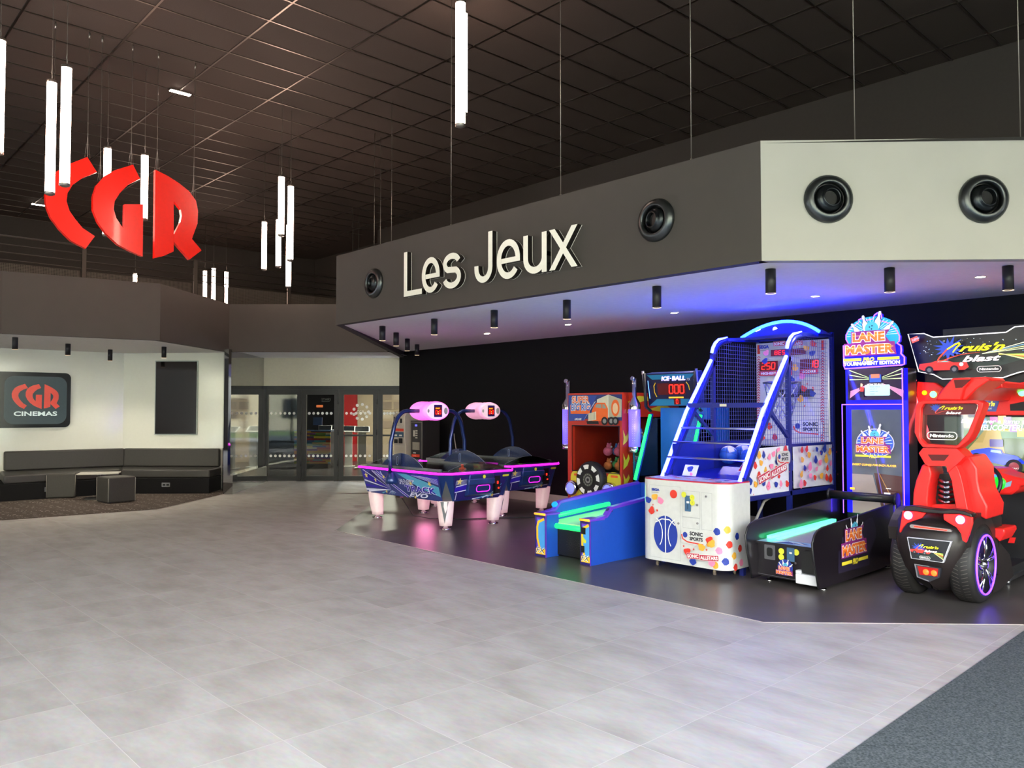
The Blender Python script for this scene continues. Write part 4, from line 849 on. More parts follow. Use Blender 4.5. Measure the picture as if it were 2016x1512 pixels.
b = MB(); b.tube([(-12.3, 9.92, 1.15), (-12.2, 9.85, 1.05), (-12.15, 9.85, .85), (-12.3, 9.88, .7)], .008, M('pale_cable', 'b0aca4', .5), 6); tag(b.build('wall_cable'), 'pale cable loop on black wall beside the change machine', 'cable')

# ---------------- truck crane machine
RX0, RX1, RY0, RY1 = -7.5, -6.55, 8.05, 9.30
m_tr = M('truck_red_panel', 'b8301c', .35); m_fl = M('flame_yellow', 'd4c834', .45); m_or = M('truck_orange', 'f06a26', .45); m_cream = M('truck_cream', 'ddd6b8', .5); m_bl = M('logo_blue', '2f62c4', .45); m_navy = M('navy_art', '26356e', .4); m_wh = M('white_print', 'f0f0ea', .45); m_cy = M('cyan_edge', '2aa0b8', .4)
t = thing('crane_machine', (RX0, RY0, 0), 'red truck-shaped prize machine with tyre wheel and flames on its side', 'arcade machine')
w, d = RX1 - RX0, RY1 - RY0
r2 = lambda cx, cy: (lambda q: (q.x - RX0, q.z))(fy(*Zc(cx, cy, 3.878, 1040, 740), RY0))
ox0, oz1 = r2(338, 378); ox1, oz0 = r2(698, 748)
b = MB(); b.box(0, ox0, 0, .1, 0, 1.84, m_tr); b.box(ox1, w, 0, .1, 0, 1.84, m_tr); b.box(ox0, ox1, 0, .1, 0, oz0, m_tr); b.box(ox0, ox1, 0, .1, oz1, 1.84, m_tr)
b.box(0, w, .1, d, 0, .62, m_tr); b.box(0, w, .1, d, 1.52, 1.84, m_tr); b.box(0, .04, .1, d, .62, 1.52, m_tr); b.box(0, w, d - .05, d, .62, 1.52, m_blk); b.box(w - .05, w, .1, .22, .62, 1.52, m_tr); b.box(w - .05, w, d - .06, d, .62, 1.52, m_tr)
b.build('cabinet', t)
b = MB(); b.box(ox0 - .012, ox0 - .002, -.012, 0, oz0, oz1, m_tr); b.tube([(ox0, -.006, oz0), (ox1, -.006, oz0), (ox1, -.006, oz1), (ox0, -.006, oz1)], .008, m_blk, 6, closed=True); b.build('window_surround', t)
b = MB(); b.box(ox0, ox1, .045, .05, oz0, oz1, G('crane_glass', 'f0f4f6', .0, .03, 1.02)); b.build('front_window', t)
b = MB(); b.box(w - .03, w - .025, .22, d - .06, .62, 1.52, G('crane_glass')); b.build('side_window', t)
b = MB(); b.box(.05, w - .05, .24, d - .1, .60, .80, m_blk); b.box(.25, .5, d - .1, d - .06, .62, 1.5, m_tr); b.box(w - .34, w - .22, d - .1, d - .06, .62, 1.5, m_cy); b.build('inner_lining', t)
# header art
b = MB(); f = F(b, (0, -.001, 0), *FRT); hx0, hz1 = r2(308, 148); hx1, hz0 = r2(718, 372)
f.rect(hx0, hz0, hx1 - hx0, hz1 - hz0, m_navy); f.poly([(hx0, hz0), (hx1, hz0), (hx1, hz0 + .05), (hx0 + .35, hz0 + .07), (hx0, hz0 + .04)], m_tr); f.poly([r2(*p) for p in ((308, 150), (525, 150), (500, 205), (430, 340), (308, 345))][::-1], M('splash_blue', '2e4a9c', .4))
T2 = lambda *ps: [r2(*p) for p in ps]
f.poly(T2((430, 330), (420, 345), (505, 200), (520, 190))[::1], M('ray_white', 'b8bcd8', .5))
f.poly(T2((322, 222), (478, 222), (470, 290), (325, 290)), m_or)
f.text('SUPER', *r2(333, 212), .105, m_wh, w=r2(470, 0)[0] - r2(333, 0)[0], bold=.08); f.text('SUPER', *r2(336, 208), .09, m_or, w=r2(467, 0)[0] - r2(336, 0)[0], bold=.02)
f.text('BIG RIG', *r2(328, 268), .10, m_wh, w=r2(475, 0)[0] - r2(328, 0)[0], bold=.08); f.text('BIG RIG', *r2(331, 265), .088, m_bl, w=r2(472, 0)[0] - r2(331, 0)[0], bold=.02)
f.poly(T2((527, 180), (613, 143), (716, 180), (714, 315), (613, 318), (527, 270)), m_cream); f.poly(T2((613, 146), (716, 180), (714, 315), (615, 318)), M('truck_cream_side', 'b8b294', .5)); f.line([r2(613, 145), r2(613, 318)], .006, m_wh)
f.disc(*r2(668, 245), .07, m_or, ry=.11); f.disc(*r2(668, 248), .045, M('pale_face_tone', 'f0c898', .5), ry=.07)
f.poly(T2((505, 228), (522, 205), (590, 205), (612, 250), (612, 330), (570, 345), (490, 345), (488, 270)), m_or); f.poly(T2((515, 240), (525, 216), (562, 216), (562, 248)), M('truck_window', '9c9c8a', .3)); f.poly(T2((570, 248), (570, 216), (586, 218), (600, 248)), M('truck_window'))
f.poly(T2((462, 288), (522, 272), (524, 335), (462, 345)), m_cream)
for k in range(5): f.line([r2(468 + 11 * k, 288 - 3 * k), r2(468 + 11 * k, 342 - 2 * k)], .006, M('truck_window'))
f.poly(T2((450, 345), (540, 345), (545, 368), (455, 368)), m_blk)
for cx in (588, 640, 672): f.disc(*r2(cx, 345), .055, m_blk); f.disc(*r2(cx, 345), .03, M('hub_grey', '8a8a84', .4))
f.text('AMGAME', *r2(360, 338), .03, m_wh, w=.13, shear=.3, bold=.02); b.build('header_art', t)
# headlamp plates
for cx, cy in ((373, 850), (655, 870)):
    b = MB(); f = F(b, (0, -.001, 0), *FRT); X_, Z_ = r2(cx, cy); f.rect(X_ - .115, Z_ - .225, .23, .45, m_fl, .09); f.rect(X_ - .055, Z_ + .155, .12, .03, m_or, .01); f.rect(X_ - .055, Z_ - .17, .12, .03, m_or, .01); b.build('headlamp_plate', t)
    X2, Z2 = r2(cx - 18, cy + 4); b = MB(); b.lathe([(.105, 0), (.11, .04), (.10, .08), (.08, .1), (.075, .085)], (X2, -.002, Z2), (0, -1, 0), m_chrome, 20); b.build('headlamp_ring', t)
    b = MB(); b.lathe([(.076, .08), (.05, .1), (0, .105)], (X2, -.002, Z2), (0, -1, 0), E('blue_headlamp_lens', '6c70f8', .5), 20); b.build('headlamp_lens', t)
# tyre wheel
X_, Z_ = r2(497, 790); b = MB(); b.lathe([(.0, .06), (.12, .06), (.17, .075), (.215, .07), (.235, .045), (.24, 0), (.24, -.03)], (X_, -.03, Z_), (0, -1, 0), M('tyre_rubber', '1c1a1a', .6), 40); b.cyl((X_, -.0, Z_), (0, -1, 0), .1, .04, m_blk)
for k in range(44): a = R(360 / 44 * k); b.box(X_ + .24 * math.cos(a) - .004, X_ + .24 * math.cos(a) + .004, -.06, -.03, Z_ + .24 * math.sin(a) - .004, Z_ + .24 * math.sin(a) + .004, M('tyre_rubber'))
f = F(b, (X_, -.109, Z_), *FRT)
for k in range(8):
    a = 45 * k + 10; pts = [(.20 * math.cos(R(a + q)), .20 * math.sin(R(a + q))) for q in (-15, -8, 0, 8, 15)] + [(.145 * math.cos(R(a + q)), .145 * math.sin(R(a + q))) for q in (12, 0, -12)]; f.k = 0; f.poly(pts, m_wh)
f.disc(0, 0, .085, M('hub_olive', '5a5e50', .4)); f.disc(0, 0, .06, m_blk); f.disc(0, 0, .045, M('hub_grey')); f.disc(0, 0, .022, m_blk)
for k in range(12): f.disc(.072 * math.cos(R(30 * k)), .072 * math.sin(R(30 * k)), .007, M('hub_grey'), n=8)
b.build('tyre_steering_wheel', t)
# side art, flames
b = MB(); f = F(b, (w + .001, 0, 0), *SID)
def s2(cx, cy): q = fx(*Zc(cx, cy, 3.878, 1040, 740), RX1 + .001); return (q.y - RY0, q.z)
f.poly([(.01, 1.56), (d - .02, 1.54), (d - .02, 1.82), (.01, 1.82)], m_tr); f.line([s2(805, 540), s2(808, 760), s2(830, 775)], .03, m_cy)
f.poly([(.12, 1.72), (.35, 1.80), (.7, 1.78), (1.0, 1.66), (1.2, 1.58), (.9, 1.58), (.55, 1.62), (.75, 1.66), (.72, 1.71), (.5, 1.74), (.3, 1.70), (.2, 1.62)], m_fl)
for z0, hh in ((1.16, .18), (.84, .2), (.62, .16)):
    f.poly([(.02, z0), (.10, z0 + hh * .25), (.15, z0 + hh * .7), (.13, z0 + hh), (.10, z0 + hh * .75), (.07, z0 + hh * .6), (.04, z0 + hh * .9), (.02, z0 + hh * 1.1), (.03, z0 + hh * .5)], m_fl)
for z0 in (.1, .3): f.poly([(.05, z0), (.5, z0 + .05), (1.1, z0 + .2), (.5, z0 + .14)], m_fl)
b.build('side_art', t)
# exhaust stacks
for xs, nm in ((w + .11, 1), (-.11, 0)):
    q = fx(1245, 803, RX0 + xs); zt, zb_ = 1.62, 1.14; ys = .12
    b = MB(); b.cyl((xs, ys, zb_), (0, 0, 1), .075, zt - zb_, M('violet_lit_stack', '8a78f0', .35, em='5a48f0', es=.45), 24)
    for zz in [zb_ + .05 + .03 * k for k in range(13)]:
        for aa in (-70, -50): b.ball((xs + .0755 * math.cos(R(aa)), ys + .0755 * math.sin(R(aa)), zz), .003, .003, .003, m_wh, 6, 4)
    b.build('stack_light', t)
    b = MB(); b.lathe([(.08, -.07), (.08, 0), (.0, 0)], (xs, ys, zb_), (0, 0, 1), m_chrome, 20); b.cyl((xs, ys, zb_ - .07), (0, 0, 1), .08, .01, m_chrome); b.build('stack_base', t); b = MB(); b.lathe([(.08, 0), (.08, .07), (.03, .16), (.028, .40), (.0, .40)], (xs, ys, zt), (0, 0, 1), m_chrome, 20); b.cyl((xs, ys - .01, zt + .39), (0, -1, .25), .028, .04, m_chrome, 14); b.box(xs - .1 if nm else xs + .04, xs if nm else xs + .11, ys - .02, ys + .02, zt - .05, zt, m_chrome); b.build('exhaust_stack', t)
    l = bpy.data.lights.new('stack_glow', 'POINT'); l.energy = .5; l.color = (.4, .3, 1); l.shadow_soft_size = .1; lo_ = bpy.data.objects.new('stack_glow', l); C.objects.link(lo_); lo_.location = (RX0 + xs + (.12 if nm else -.12), RY0 + ys - .1, 1.4)
# soft toys behind the side glass
tc_ = ['e86a8a', '5a8ae0', 'f0c04a', 'e8e0d8', 'a05ac8', 'f08a50', '60b878', 'd8d8f0', 'c84a4a', '8ad0e0']
k = 0
for j in range(3):
  for lay in range(3 if j == 0 else 2):
    for i in range(5):
        r_ = .085 + .02 * random.random(); r_ = .06 + .012 * random.random(); p = Vector((RX1 - .125 - .19 * j, RY0 + .32 + .175 * i, .80 + r_ * .95 + .19 * lay))
        m_ = M('plush_' + tc_[k % 10], tc_[k % 10], .9, noise=.15, nscale=30); b = MB(); b.ball((0, 0, 0), r_, r_, r_ * .95, m_, 14, 8); b.ball((r_ * .35, 0, r_ * 1.05), r_ * .6, r_ * .6, r_ * .6, m_, 12, 8); b.ball((r_ * .4, -r_ * .45, r_ * 1.55), r_ * .22, r_ * .2, r_ * .24, m_, 8, 6); b.ball((r_ * .4, r_ * .45, r_ * 1.55), r_ * .22, r_ * .2, r_ * .24, m_, 8, 6); b.ball((r_ * .95, 0, r_ * .95), r_ * .2, r_ * .25, r_ * .18, m_wh, 8, 6)
        o = b.build('plush_toy'); o.location = p; tag(o, 'small round plush toy heaped behind the side glass of the truck machine', 'toy', 'plush toys in the truck machine'); k += 1

# ---------------- ice ball alley
IX0, IX1, IY0 = -6.3, -5.5, 6.27
m_ip = M('alley_purple_edge', '6a3cc8', .35); m_ib = M('alley_blue_side', '1c4cb4', .4); m_grn = E('green_led', '18f858', 1.0); m_iy = M('alley_yellow', 'f0c020', .45, em='f0b010', es=.04); m_orl = E('orange_bar', 'ff9a28', .5); m_lane = M('alley_lane', 'c8c8b0', .3); m_ibl = M('alley_light_blue', '4aa0e8', .4)
t = thing('ball_alley_machine', (IX0, IY0, 0), 'blue and purple ball rolling alley with green light strips and score display', 'arcade machine')
iw = IX1 - IX0
i2 = lambda cx, cy: (lambda q: (q.y - IY0, q.z))(fx(*Zc(cx, cy, 3.878, 1040, 740), IX1))
prof = [i2(490, 1110), i2(600, 1075), i2(640, 1012), i2(885, 945)]; y3, z3 = prof[-1]; slope = (prof[3][1] - prof[2][1]) / (prof[3][0] - prof[2][0])
side = [(0, .0), (0, prof[0][1]), prof[1], prof[2], (1.75, prof[2][1] + slope * (1.75 - prof[2][0])), (2.75, prof[2][1] + slope * (1.75 - prof[2][0])), (2.75, 0), ]
for s_, x0 in ((0, 0.0), (1, iw - .045)):
    b = MB(); b.ext([(x0, y_, z_) for y_, z_ in side], (.045, 0, 0), m_ib); b.build('side_panel', t)
    b = MB()
    P_ = [(x0 + .0225, y_, z_ + .004) for y_, z_ in side[:5]]
    wv = .03
    for p, q in zip(P_, P_[1:]):
        p, q = Vector(p), Vector(q); dd = (q - p).normalized(); nn = Vector((1, 0, 0)).cross(dd).normalized() * .014; a1 = Vector((wv, 0, 0)); b.ext([p - a1 - nn, p + a1 - nn, q + a1 - nn, q - a1 - nn], nn * 2, m_ip)
    b.build('edge_moulding', t)
# front pillars
zt = side[1][1]
for x0, w_ in ((-.01, .18), (iw - .14, .15)):
    b = MB(); b.box(x0, x0 + w_, -.03, .16, 0, zt, m_ib); f = F(b, (x0, -.031, 0), *FRT); f.rect(0, 0, w_, zt, m_pur); f.rect(w_ * .14, .03, w_ * .72, zt - .06, m_ip); f.rect(w_ * .25, .04, w_ * .6, zt - .09, m_ibl)
    pa = [(w_ * .75, .22 + .0), (w_ * .3, .20), (w_ * .22, .30), (w_ * .3, zt - .1), (w_ * .75, zt - .05)]; f.line([(w_ * .4, .10), (w_ * .22, .2), (w_ * .2, .32), (w_ * .3, zt - .08), (w_ * .8, zt - .04)], .028, m_iy); f.rect(w_ * .1, .03, w_ * .8, .06, m_iy); f.text('FX', w_ * .1, .04, .065, m_wh, w=w_ * .8, bold=.06, shear=.2); f.text('FX', w_ * .13, .045, .055, m_blk, w=w_ * .74, shear=.2)
    f.line([(w_ - .006, 0), (w_ - .006, zt)], .014, m_ip)
    if x0 > 0: f.rect(.02, zt - .14, .06, .07, m_blk); f.rect(.015, zt - .33, .05, .07, m_blk); f.disc(.045, zt - .19, .02, m_yel); f.disc(.07, zt - .21, .02, m_yel)
    b.build('front_pillar', t)
    b = MB(); b.box(x0 - .01, x0 + w_ + .01, -.04, .18, zt, zt + .02, m_ip); b.build('pillar_cap', t, bevel=.004)
    b = MB(); b.tube([(x0 + .01, -.045, zt + .01), (x0 + w_ - .01, -.045, zt + .01)], .012, m_orl, 8); b.build('orange_light_bar', t)
b = MB(); b.box(.17, iw - .14, .14, .2, .02, .30, m_blk); f = F(b, (.17, .139, 0), *FRT)
for cx in (.2, .32):
    for r_ in (.015, .03, .045, .06):
        for a in range(0, 360, 24): f.k = .001; f.disc(cx + r_ * math.cos(R(a)), .16 + r_ * 1.25 * math.sin(R(a)), .004, M('dark_slot'), n=6)
b.build('front_panel', t)
b = MB(); b.tube([(.16, .12, .335), (iw - .13, .12, .335)], .028, m_grn, 10); b.build('front_light_bar', t)
zl = lambda y_: .36 + .06 * y_
b = MB(); b.ext([(.045, .15, .20), (.045, .15, zl(.15)), (.045, 1.75, zl(1.75)), (.045, 1.75, .2)], (iw - .09, 0, 0), m_lane); b.build('lane', t)
for x0 in (.06, iw - .06):
    b = MB(); b.tube([(x0, .2, zl(.2) + .05), (x0, 1.15, zl(1.15) + .055)], .024, m_grn, 10); b.build('lane_light', t)
b = MB(); y_, z_ = prof[1]; b.cyl((.0225, y_ + .02, z_ + .055), (.2, -1, .9), .035, .02, M('blue_button', '1e90f0', .3, em='1e90f0', es=.25), 18); b.build('start_button', t)
b = MB(); y_, z_ = prof[1]; b.ball((iw - .03, y_ + .08, z_ + .055), .035, .05, .03, m_pur, 12, 8); b.build('side_recess', t)
# tower
ty = 1.78
b = MB(); b.box(0.05, iw - .05, ty + .42, 2.7, .55, 1.64, M('alley_back_blue', '1a6ab8', .4)); b.build('tower_back', t)
tz0 = side[4][1]
b = MB(); b.ext([(.05, ty, tz0), (.05, ty + .5, tz0), (.05, ty + .5, .2), (.05, ty, .2)], (iw - .1, 0, 0), m_ib); b.build('target_base', t)
for x0 in (.02, iw - .02):
    b = MB(); b.tube([(x0, 1.70, .74), (x0, 2.02, 1.55)], .02, m_grn, 8); b.build('green_light_post', t)
    b = MB(); b.tube([(x0, 1.73, .72), (x0, 2.05, 1.56)], .022, m_ib, 8); b.tube([(x0, 2.03, 1.60), (x0, 1.93, 1.66), (x0, 1.90, 2.08)], .02, m_blk, 8); b.build('tower_post', t)
    xs = x0 + (-.0 if x0 < .1 else .0); b = MB(); pts = [(xs, 1.78, .78), (xs, 2.06, 1.5), (xs, 2.3, 1.5), (xs, 2.3, .78)]; b.ext(pts, (.004, 0, 0), m_clear); b.build('side_guard', t)
# display head, leaning forward
hd = Matrix.Translation((0, 1.99, 1.66)) @ Matrix.Rotation(R(9), 4, 'X')
b = MB(); b.T = hd; b.box(.02, iw - .02, 0, .14, 0, .42, m_navy); b.build('display_head', t, bevel=.01)
for x0 in (0, iw): b = MB(); b.T = hd; b.tube([(x0, -.02, -.03), (x0, -.02, .46)], .017, m_chrome, 10); b.build('head_trim_bar', t)
b = MB(); b.T = hd; f = F(b, (.02, -.001, 0), *FRT); dw = iw - .04; f.rect(.01, .01, dw - .02, .4, M('display_navy', '141438', .3)); f.poly([(.02, .4), (dw - .02, .4), (dw - .1, .34), (.1, .34)], M('teal_art', '1c7c98', .4)); f.poly([(.02, .01), (dw - .02, .01), (dw - .14, .09), (.14, .09)], M('teal_art'))
f.text('ICE', .24, .322, .055, E('lilac_neon', 'a890ff', 1.2), w=.13, bold=.05, shear=.2); f.text('BALL', .40, .322, .055, E('lilac_neon', 'a890ff', 1.2), w=.2, bold=.05, shear=.2); f.rect(.375, .345, .018, .01, E('lilac_neon', 'a890ff', 1.2)); f.text('FX', .62, .315, .03, m_wh, shear=.2)
f.rect(.17, .145, .42, .145, m_dred, .01); f.seg7('000', .345, .162, .105, m_led, w=.055, gap=.45); f.rect(.33, .10, .22, .018, m_orl); f.rect(.40, .02, .1, .075, m_dred, .006); f.seg7('0', .435, .03, .055, m_led, w=.024)
f.line([(.15, .30), (.12, .26), (.12, .18), (.15, .12)], .012, m_iy); f.line([(.61, .30), (.64, .26), (.65, .2)], .012, m_iy)
f.line([(.04, .1), (.035, .33)], .008, E('white_blue_bar', '6aa0ff', 1)); f.line([(dw - .04, .1), (dw - .035, .33)], .008, E('white_blue_bar', '6aa0ff', 1)); b.build('score_display', t)
l = bpy.data.lights.new('alley_glow', 'POINT'); l.energy = 1; l.color = (.2, 1, .45); l.shadow_soft_size = .15; lo_ = bpy.data.objects.new('alley_glow', l); C.objects.link(lo_); lo_.location = (IX0 + .4, IY0 + .7, .62)
# ================================================================== basketball machine
m_cab = M('white_cabinet_gloss', 'd2d3d0', .22, coat=.5); m_fb = M('royal_blue_frame', '1e2878', .35, metal=.1); m_fbd = M('blue_inner_panel', '1d2a8c', .3); m_crim = M('crimson_label', 'c02a44', .4); m_redp = M('red_print', 'dd3a2c', .45)
m_navp = M('navy_print', '223a9a', .45); m_pink = M('pink_print', 'f58ab0', .45); m_ochre = M('amber_print', 'eeb040', .45); m_ink = M('ink_print', '23242c', .5)
m_blu = M('blue_neon', '6c8cff', .4, em='2a30ff', es=11); m_blc = M('blue_neon_arch', '1e5cff', .4, em='0820ff', es=34); m_wirem = M('blue_wire_mesh', '5a62a8', .4, metal=.3)
m_wpl = M('white_side_panel', 'dfe2ea', .35)
c3 = lambda x, y: (1240 + x / 2.8, 610 + y / 2.8)
BL, BR, BY0 = -5.10, -4.18, 6.64
base = Vector((-4.65, 6.7, 0))
t = thing('basketball_machine', base, 'white and blue basketball shooting machine with sloping blue neon tubes', 'arcade machine')
TB = Matrix.Translation(-base)
def NB(): b = MB(); b.T = TB; return b
rp = lambda x, y: fx(*c3(x, y), BR); lp = lambda x, y: fx(*c3(x, y), BL)
def blob(f, x, y, r, m, k):
    """plain rounded confetti patch"""
    random.seed(k); n = 9 + k % 3; ph = random.random() * 6
    f.poly([(x + r * (1 + .22 * math.sin(3 * a + ph)) * math.cos(a), y + r * (1 + .22 * math.cos(2 * a + ph)) * math.sin(a)) for a in [2 * math.pi * i / 14 for i in range(14)]], m)
def confetti(f, inside, n, s=1, seed=3):
    random.seed(seed); got = []; tries = 0; out = []
    while len(got) < n and tries < 4000:
        tries += 1; x = random.uniform(*inside[0]); y = random.uniform(*inside[1])
        if inside[2](x, y) and all((x - a) ** 2 + (y - b_) ** 2 > (.075 * s) ** 2 for a, b_ in got): got.append((x, y)); out.append((x, y, random.random()))
    ms = [m_navp, m_redp, m_ochre, m_pink]
    for i, (x, y, q) in enumerate(out): blob(f, x, y, (.021 + .012 * q) * s, ms[i % 4], i + seed)
    for i, (x, y, q) in enumerate(out[::2]): f.star(x + .043 * s, y + .03 * s * (1 if i % 2 else -1), .009 * s, m_redp, 90 + 20 * i)
def allstars(f, x, y, w, ang=0):
    c_, q = math.cos(R(ang)), math.sin(R(ang)); T = lambda a, b_: (x + a * c_ - b_ * q, y + a * q + b_ * c_)
    f.rect(*T(0, 0), w * .41, w * .155, m_wh, 0, ang); f.rect(*T(w * .41, -w * .03), w * .59, w * .155, m_wh, 0, ang)
    f.rect(*T(w * .008, w * .008), w * .395, w * .14, m_crim, 0, ang); f.rect(*T(w * .418, -w * .022), w * .575, w * .14, m_crim, 0, ang)
    f.text('SONIC', *T(w * .03, w * .03), w * .095, m_wh, w=w * .35, bold=.04, ang=ang); f.text('ALLSTARS', *T(w * .435, w * .0), w * .095, m_wh, w=w * .54, bold=.04, ang=ang)
def sports(f, x, y, w):
    f.rect(x, y, w, w * .5, m_wpl if False else m_cab, w * .18); f.text('SONIC', x + w * .34, y + w * .30, w * .13, m_ink, w=w * .5, bold=.05); f.text('SPORTS', x + w * .34, y + w * .14, w * .12, m_ink, w=w * .5, bold=.05)
    f.line([(x + w * .03, y + w * .3), (x + w * .08, y + w * .16), (x + w * .25, y + w * .08), (x + w * .86, y + w * .05)], w * .04, m_redp); f.disc(x + w * .17, y + w * .3, w * .09, m_navp)
# cabinet
CX0, CX1, CY0, CY1, cz0, cz1 = -5.17, -4.145, BY0, 7.06, .085, .90
def rr2(x0, y0, x1, y1, r, n=8):
    p = []
    for cx, cy, a in ((x1, y1, None), (x0, y1, None), (x0 + r, y0 + r, 180), (x1 - r, y0 + r, 270)):
        if a is None: p.append((cx, cy))
        else: p += [(cx + r * math.cos(R(a + 90 * k / n)), cy + r * math.sin(R(a + 90 * k / n))) for k in range(n + 1)]
    return p
ol = rr2(CX0, CY0, CX1, CY1, .13)
b = NB(); b.ext([(x, y, cz0) for x, y in ol], (0, 0, cz1 - cz0), m_cab, smooth=False); b.build('cabinet', t)
b = NB(); b.ext([(x, y, cz1) for x, y in rr2(CX0 + .004, CY0 + .004, CX1 - .004, CY1, .125)], (0, 0, .012), m_crim); o_ = F(b, (CX0, CY0, cz1 + .013), (1, 0, 0), (0, 1, 0)); o_.poly([(.14, .02), (.9, .02), (1.0, .14), (1.0, .40), (.02, .40), (.02, .14)], m_wpl); confetti(o_, ((.1, .92), (.06, .36), lambda x, y: True), 20, 1.1, 5); b.build('cabinet_top', t)
b = NB(); f = F(b, (CX0 + .13, CY0 - .001, 0), *FRT); f.st = .0009
fc = lambda x, y: (lambda q: (q.x - CX0 - .13, q.z))(fy(1260 + x / 6.873, 930 + y / 6.873, CY0))
fl = lambda x0, y0, x1, y1: (fc(x0, y0), fc(x1, y1))
def panel(x0, y0, x1, y1, m=None):
    a0, a1 = fc(x0, y1), fc(x1, y0); f.line([(a0[0], a0[1]), (a1[0], a0[1]), (a1[0], a1[1]), (a0[0], a1[1])], .003, M('panel_gap_grey', 'a9abac', .5), closed=True)
panel(135, 200, 545, 1130); panel(575, 265, 810, 600); panel(585, 620, 805, 745); panel(835, 285, 975, 770); 
X_ = lambda x, y: fc(x, y)
a_ = X_(160, 245); f.text('SEGA', *a_, .028, m_navp, w=.10, bold=.07); f.rect(a_[0], a_[1] - .017, .09, .005, M('hub_grey', '8a8a84'))
c0 = X_(350, 835); rb = .145; f.disc(*c0, rb, m_navp, ry=.185, n=36)
f.line([(c0[0], c0[1] - .185), (c0[0], c0[1] + .185)], .011, m_wh); 
for s_ in (-1, 1): f.line([(c0[0] + s_ * (.145 - .11 * math.sin(R(a))) * 1.0, c0[1] + .185 * math.cos(R(a)) * .86) for a in range(15, 150, 15)], .010, m_wh)
f.line([(c0[0] - .12, c0[1] + .11), (c0[0] - .04, c0[1] + .15), (c0[0] + .05, c0[1] + .15), (c0[0] + .12, c0[1] + .10)], .010, m_wh)
f.disc(*X_(462, 293), .043, m_redp); 
for (x, y, m, k) in ((120, 370, m_navp, 1), (210, 330, m_ochre, 2), (285, 380, m_pink, 3), (170, 510, m_redp, 5)): blob(f, *X_(x, y), .036, m, k)
f.star(*X_(245, 512), .018, m_redp); f.star(*X_(190, 435), .01, m_redp)
f.rect(*X_(622, 522), .07, .155, M('coin_slot_blue', '3f6488', .4), .006); f.rect(X_(622, 522)[0] + .02, X_(622, 522)[1] + .08, .03, .02, m_wh); f.rect(X_(622, 522)[0] + .032, X_(622, 522)[1] + .02, .005, .05, m_blk)
for x, y in ((608, 298), (722, 340), (726, 408)): f.disc(*X_(x, y), .028, m_yel)
f.text('1', X_(722, 340)[0] - .005, X_(722, 340)[1] - .006, .016, m_ink); f.text('2', X_(726, 408)[0] - .006, X_(726, 408)[1] - .006, .016, m_ink)
sports(f, *X_(575, 955), .30)
f.line([X_(575, 945), X_(740, 975)], .002, M('panel_gap_grey'))
for i, (x, y, m) in enumerate(((965, 915, m_redp), (855, 1010, m_ochre), (665, 1065, m_redp), (1010, 1060, m_navp), (990, 1215, m_pink), (745, 1190, m_navp), (1000, 960, m_ochre))):
    q = X_(x, y)
    if q[0] < CX1 - CX0 - .27: blob(f, *q, .038, m, i)
for x, y in ((620, 992), (755, 1035), (930, 1042)): f.star(*X_(x, y), .014, m_redp)
allstars(f, *X_(665, 1160), .36, 5); b.build('cabinet_art', t)
# confetti wrapped round the right corner
b = NB()
cxr, cyr = CX1 - .13, CY0 + .13
def wrap(s_, z): # distance s_ along the outline from where the corner starts
    L_ = .13 * math.pi / 2
    if s_ < 0: return Vector((cxr + s_, CY0 - .0015, z))
    if s_ < L_: a = R(-90) + s_ / .13; return Vector((cxr + .1315 * math.cos(a), cyr + .1315 * math.sin(a), z))
    return Vector((CX1 + .0015, cyr + s_ - L_, z))
for i, (s_, z, m) in enumerate(((.02, .45, m_navp), (.12, .47, m_ochre), (-.07, .33, m_ochre), (.04, .27, m_pink), (.14, .33, m_redp), (.25, .40, m_navp), (.1, .17, m_navp), (.2, .22, m_ochre), (.0, .13, m_ochre), (.3, .28, m_redp), (.32, .14, m_pink), (.22, .11, m_redp))):
    n = 10; ring = [wrap(s_ + .034 * math.cos(2 * math.pi * k / n) * (1 + .2 * math.sin(3 * k)), z + .036 * math.sin(2 * math.pi * k / n)) for k in range(n)]; c_ = wrap(s_, z); b.add([c_] + ring, [(0, 1 + k, 1 + (k + 1) % n) for k in range(n)], m)
b.build('corner_art', t)
for x, y in ((525, 690), (778, 442), (782, 690), (898, 325)):
    q = X_(x, y); b = NB(); b.cyl((CX0 + .13 + q[0], CY0 - .002, q[1]), (0, -1, 0), .011, .008, m_chrome, 14); b.build('lock', t)
for x, y in ((-5.05, 6.78), (-4.37, 6.78), (-4.26, 6.96), (-5.05, 8.8), (-4.26, 8.8)):
    b = NB(); b.lathe([(.018, -.012), (.032, -.012), (.036, 0), (.032, .012), (.018, .012)], (x, y, .038), (1, .4, 0), M('caster_rubber', '8a7a70', .5), 18); b.cyl((x, y, .038), (0, 0, 1), .012, .05, m_steel, 10); b.box(x - .025, x + .025, y - .025, y + .025, .078, .088, m_steel); b.build('caster', t)
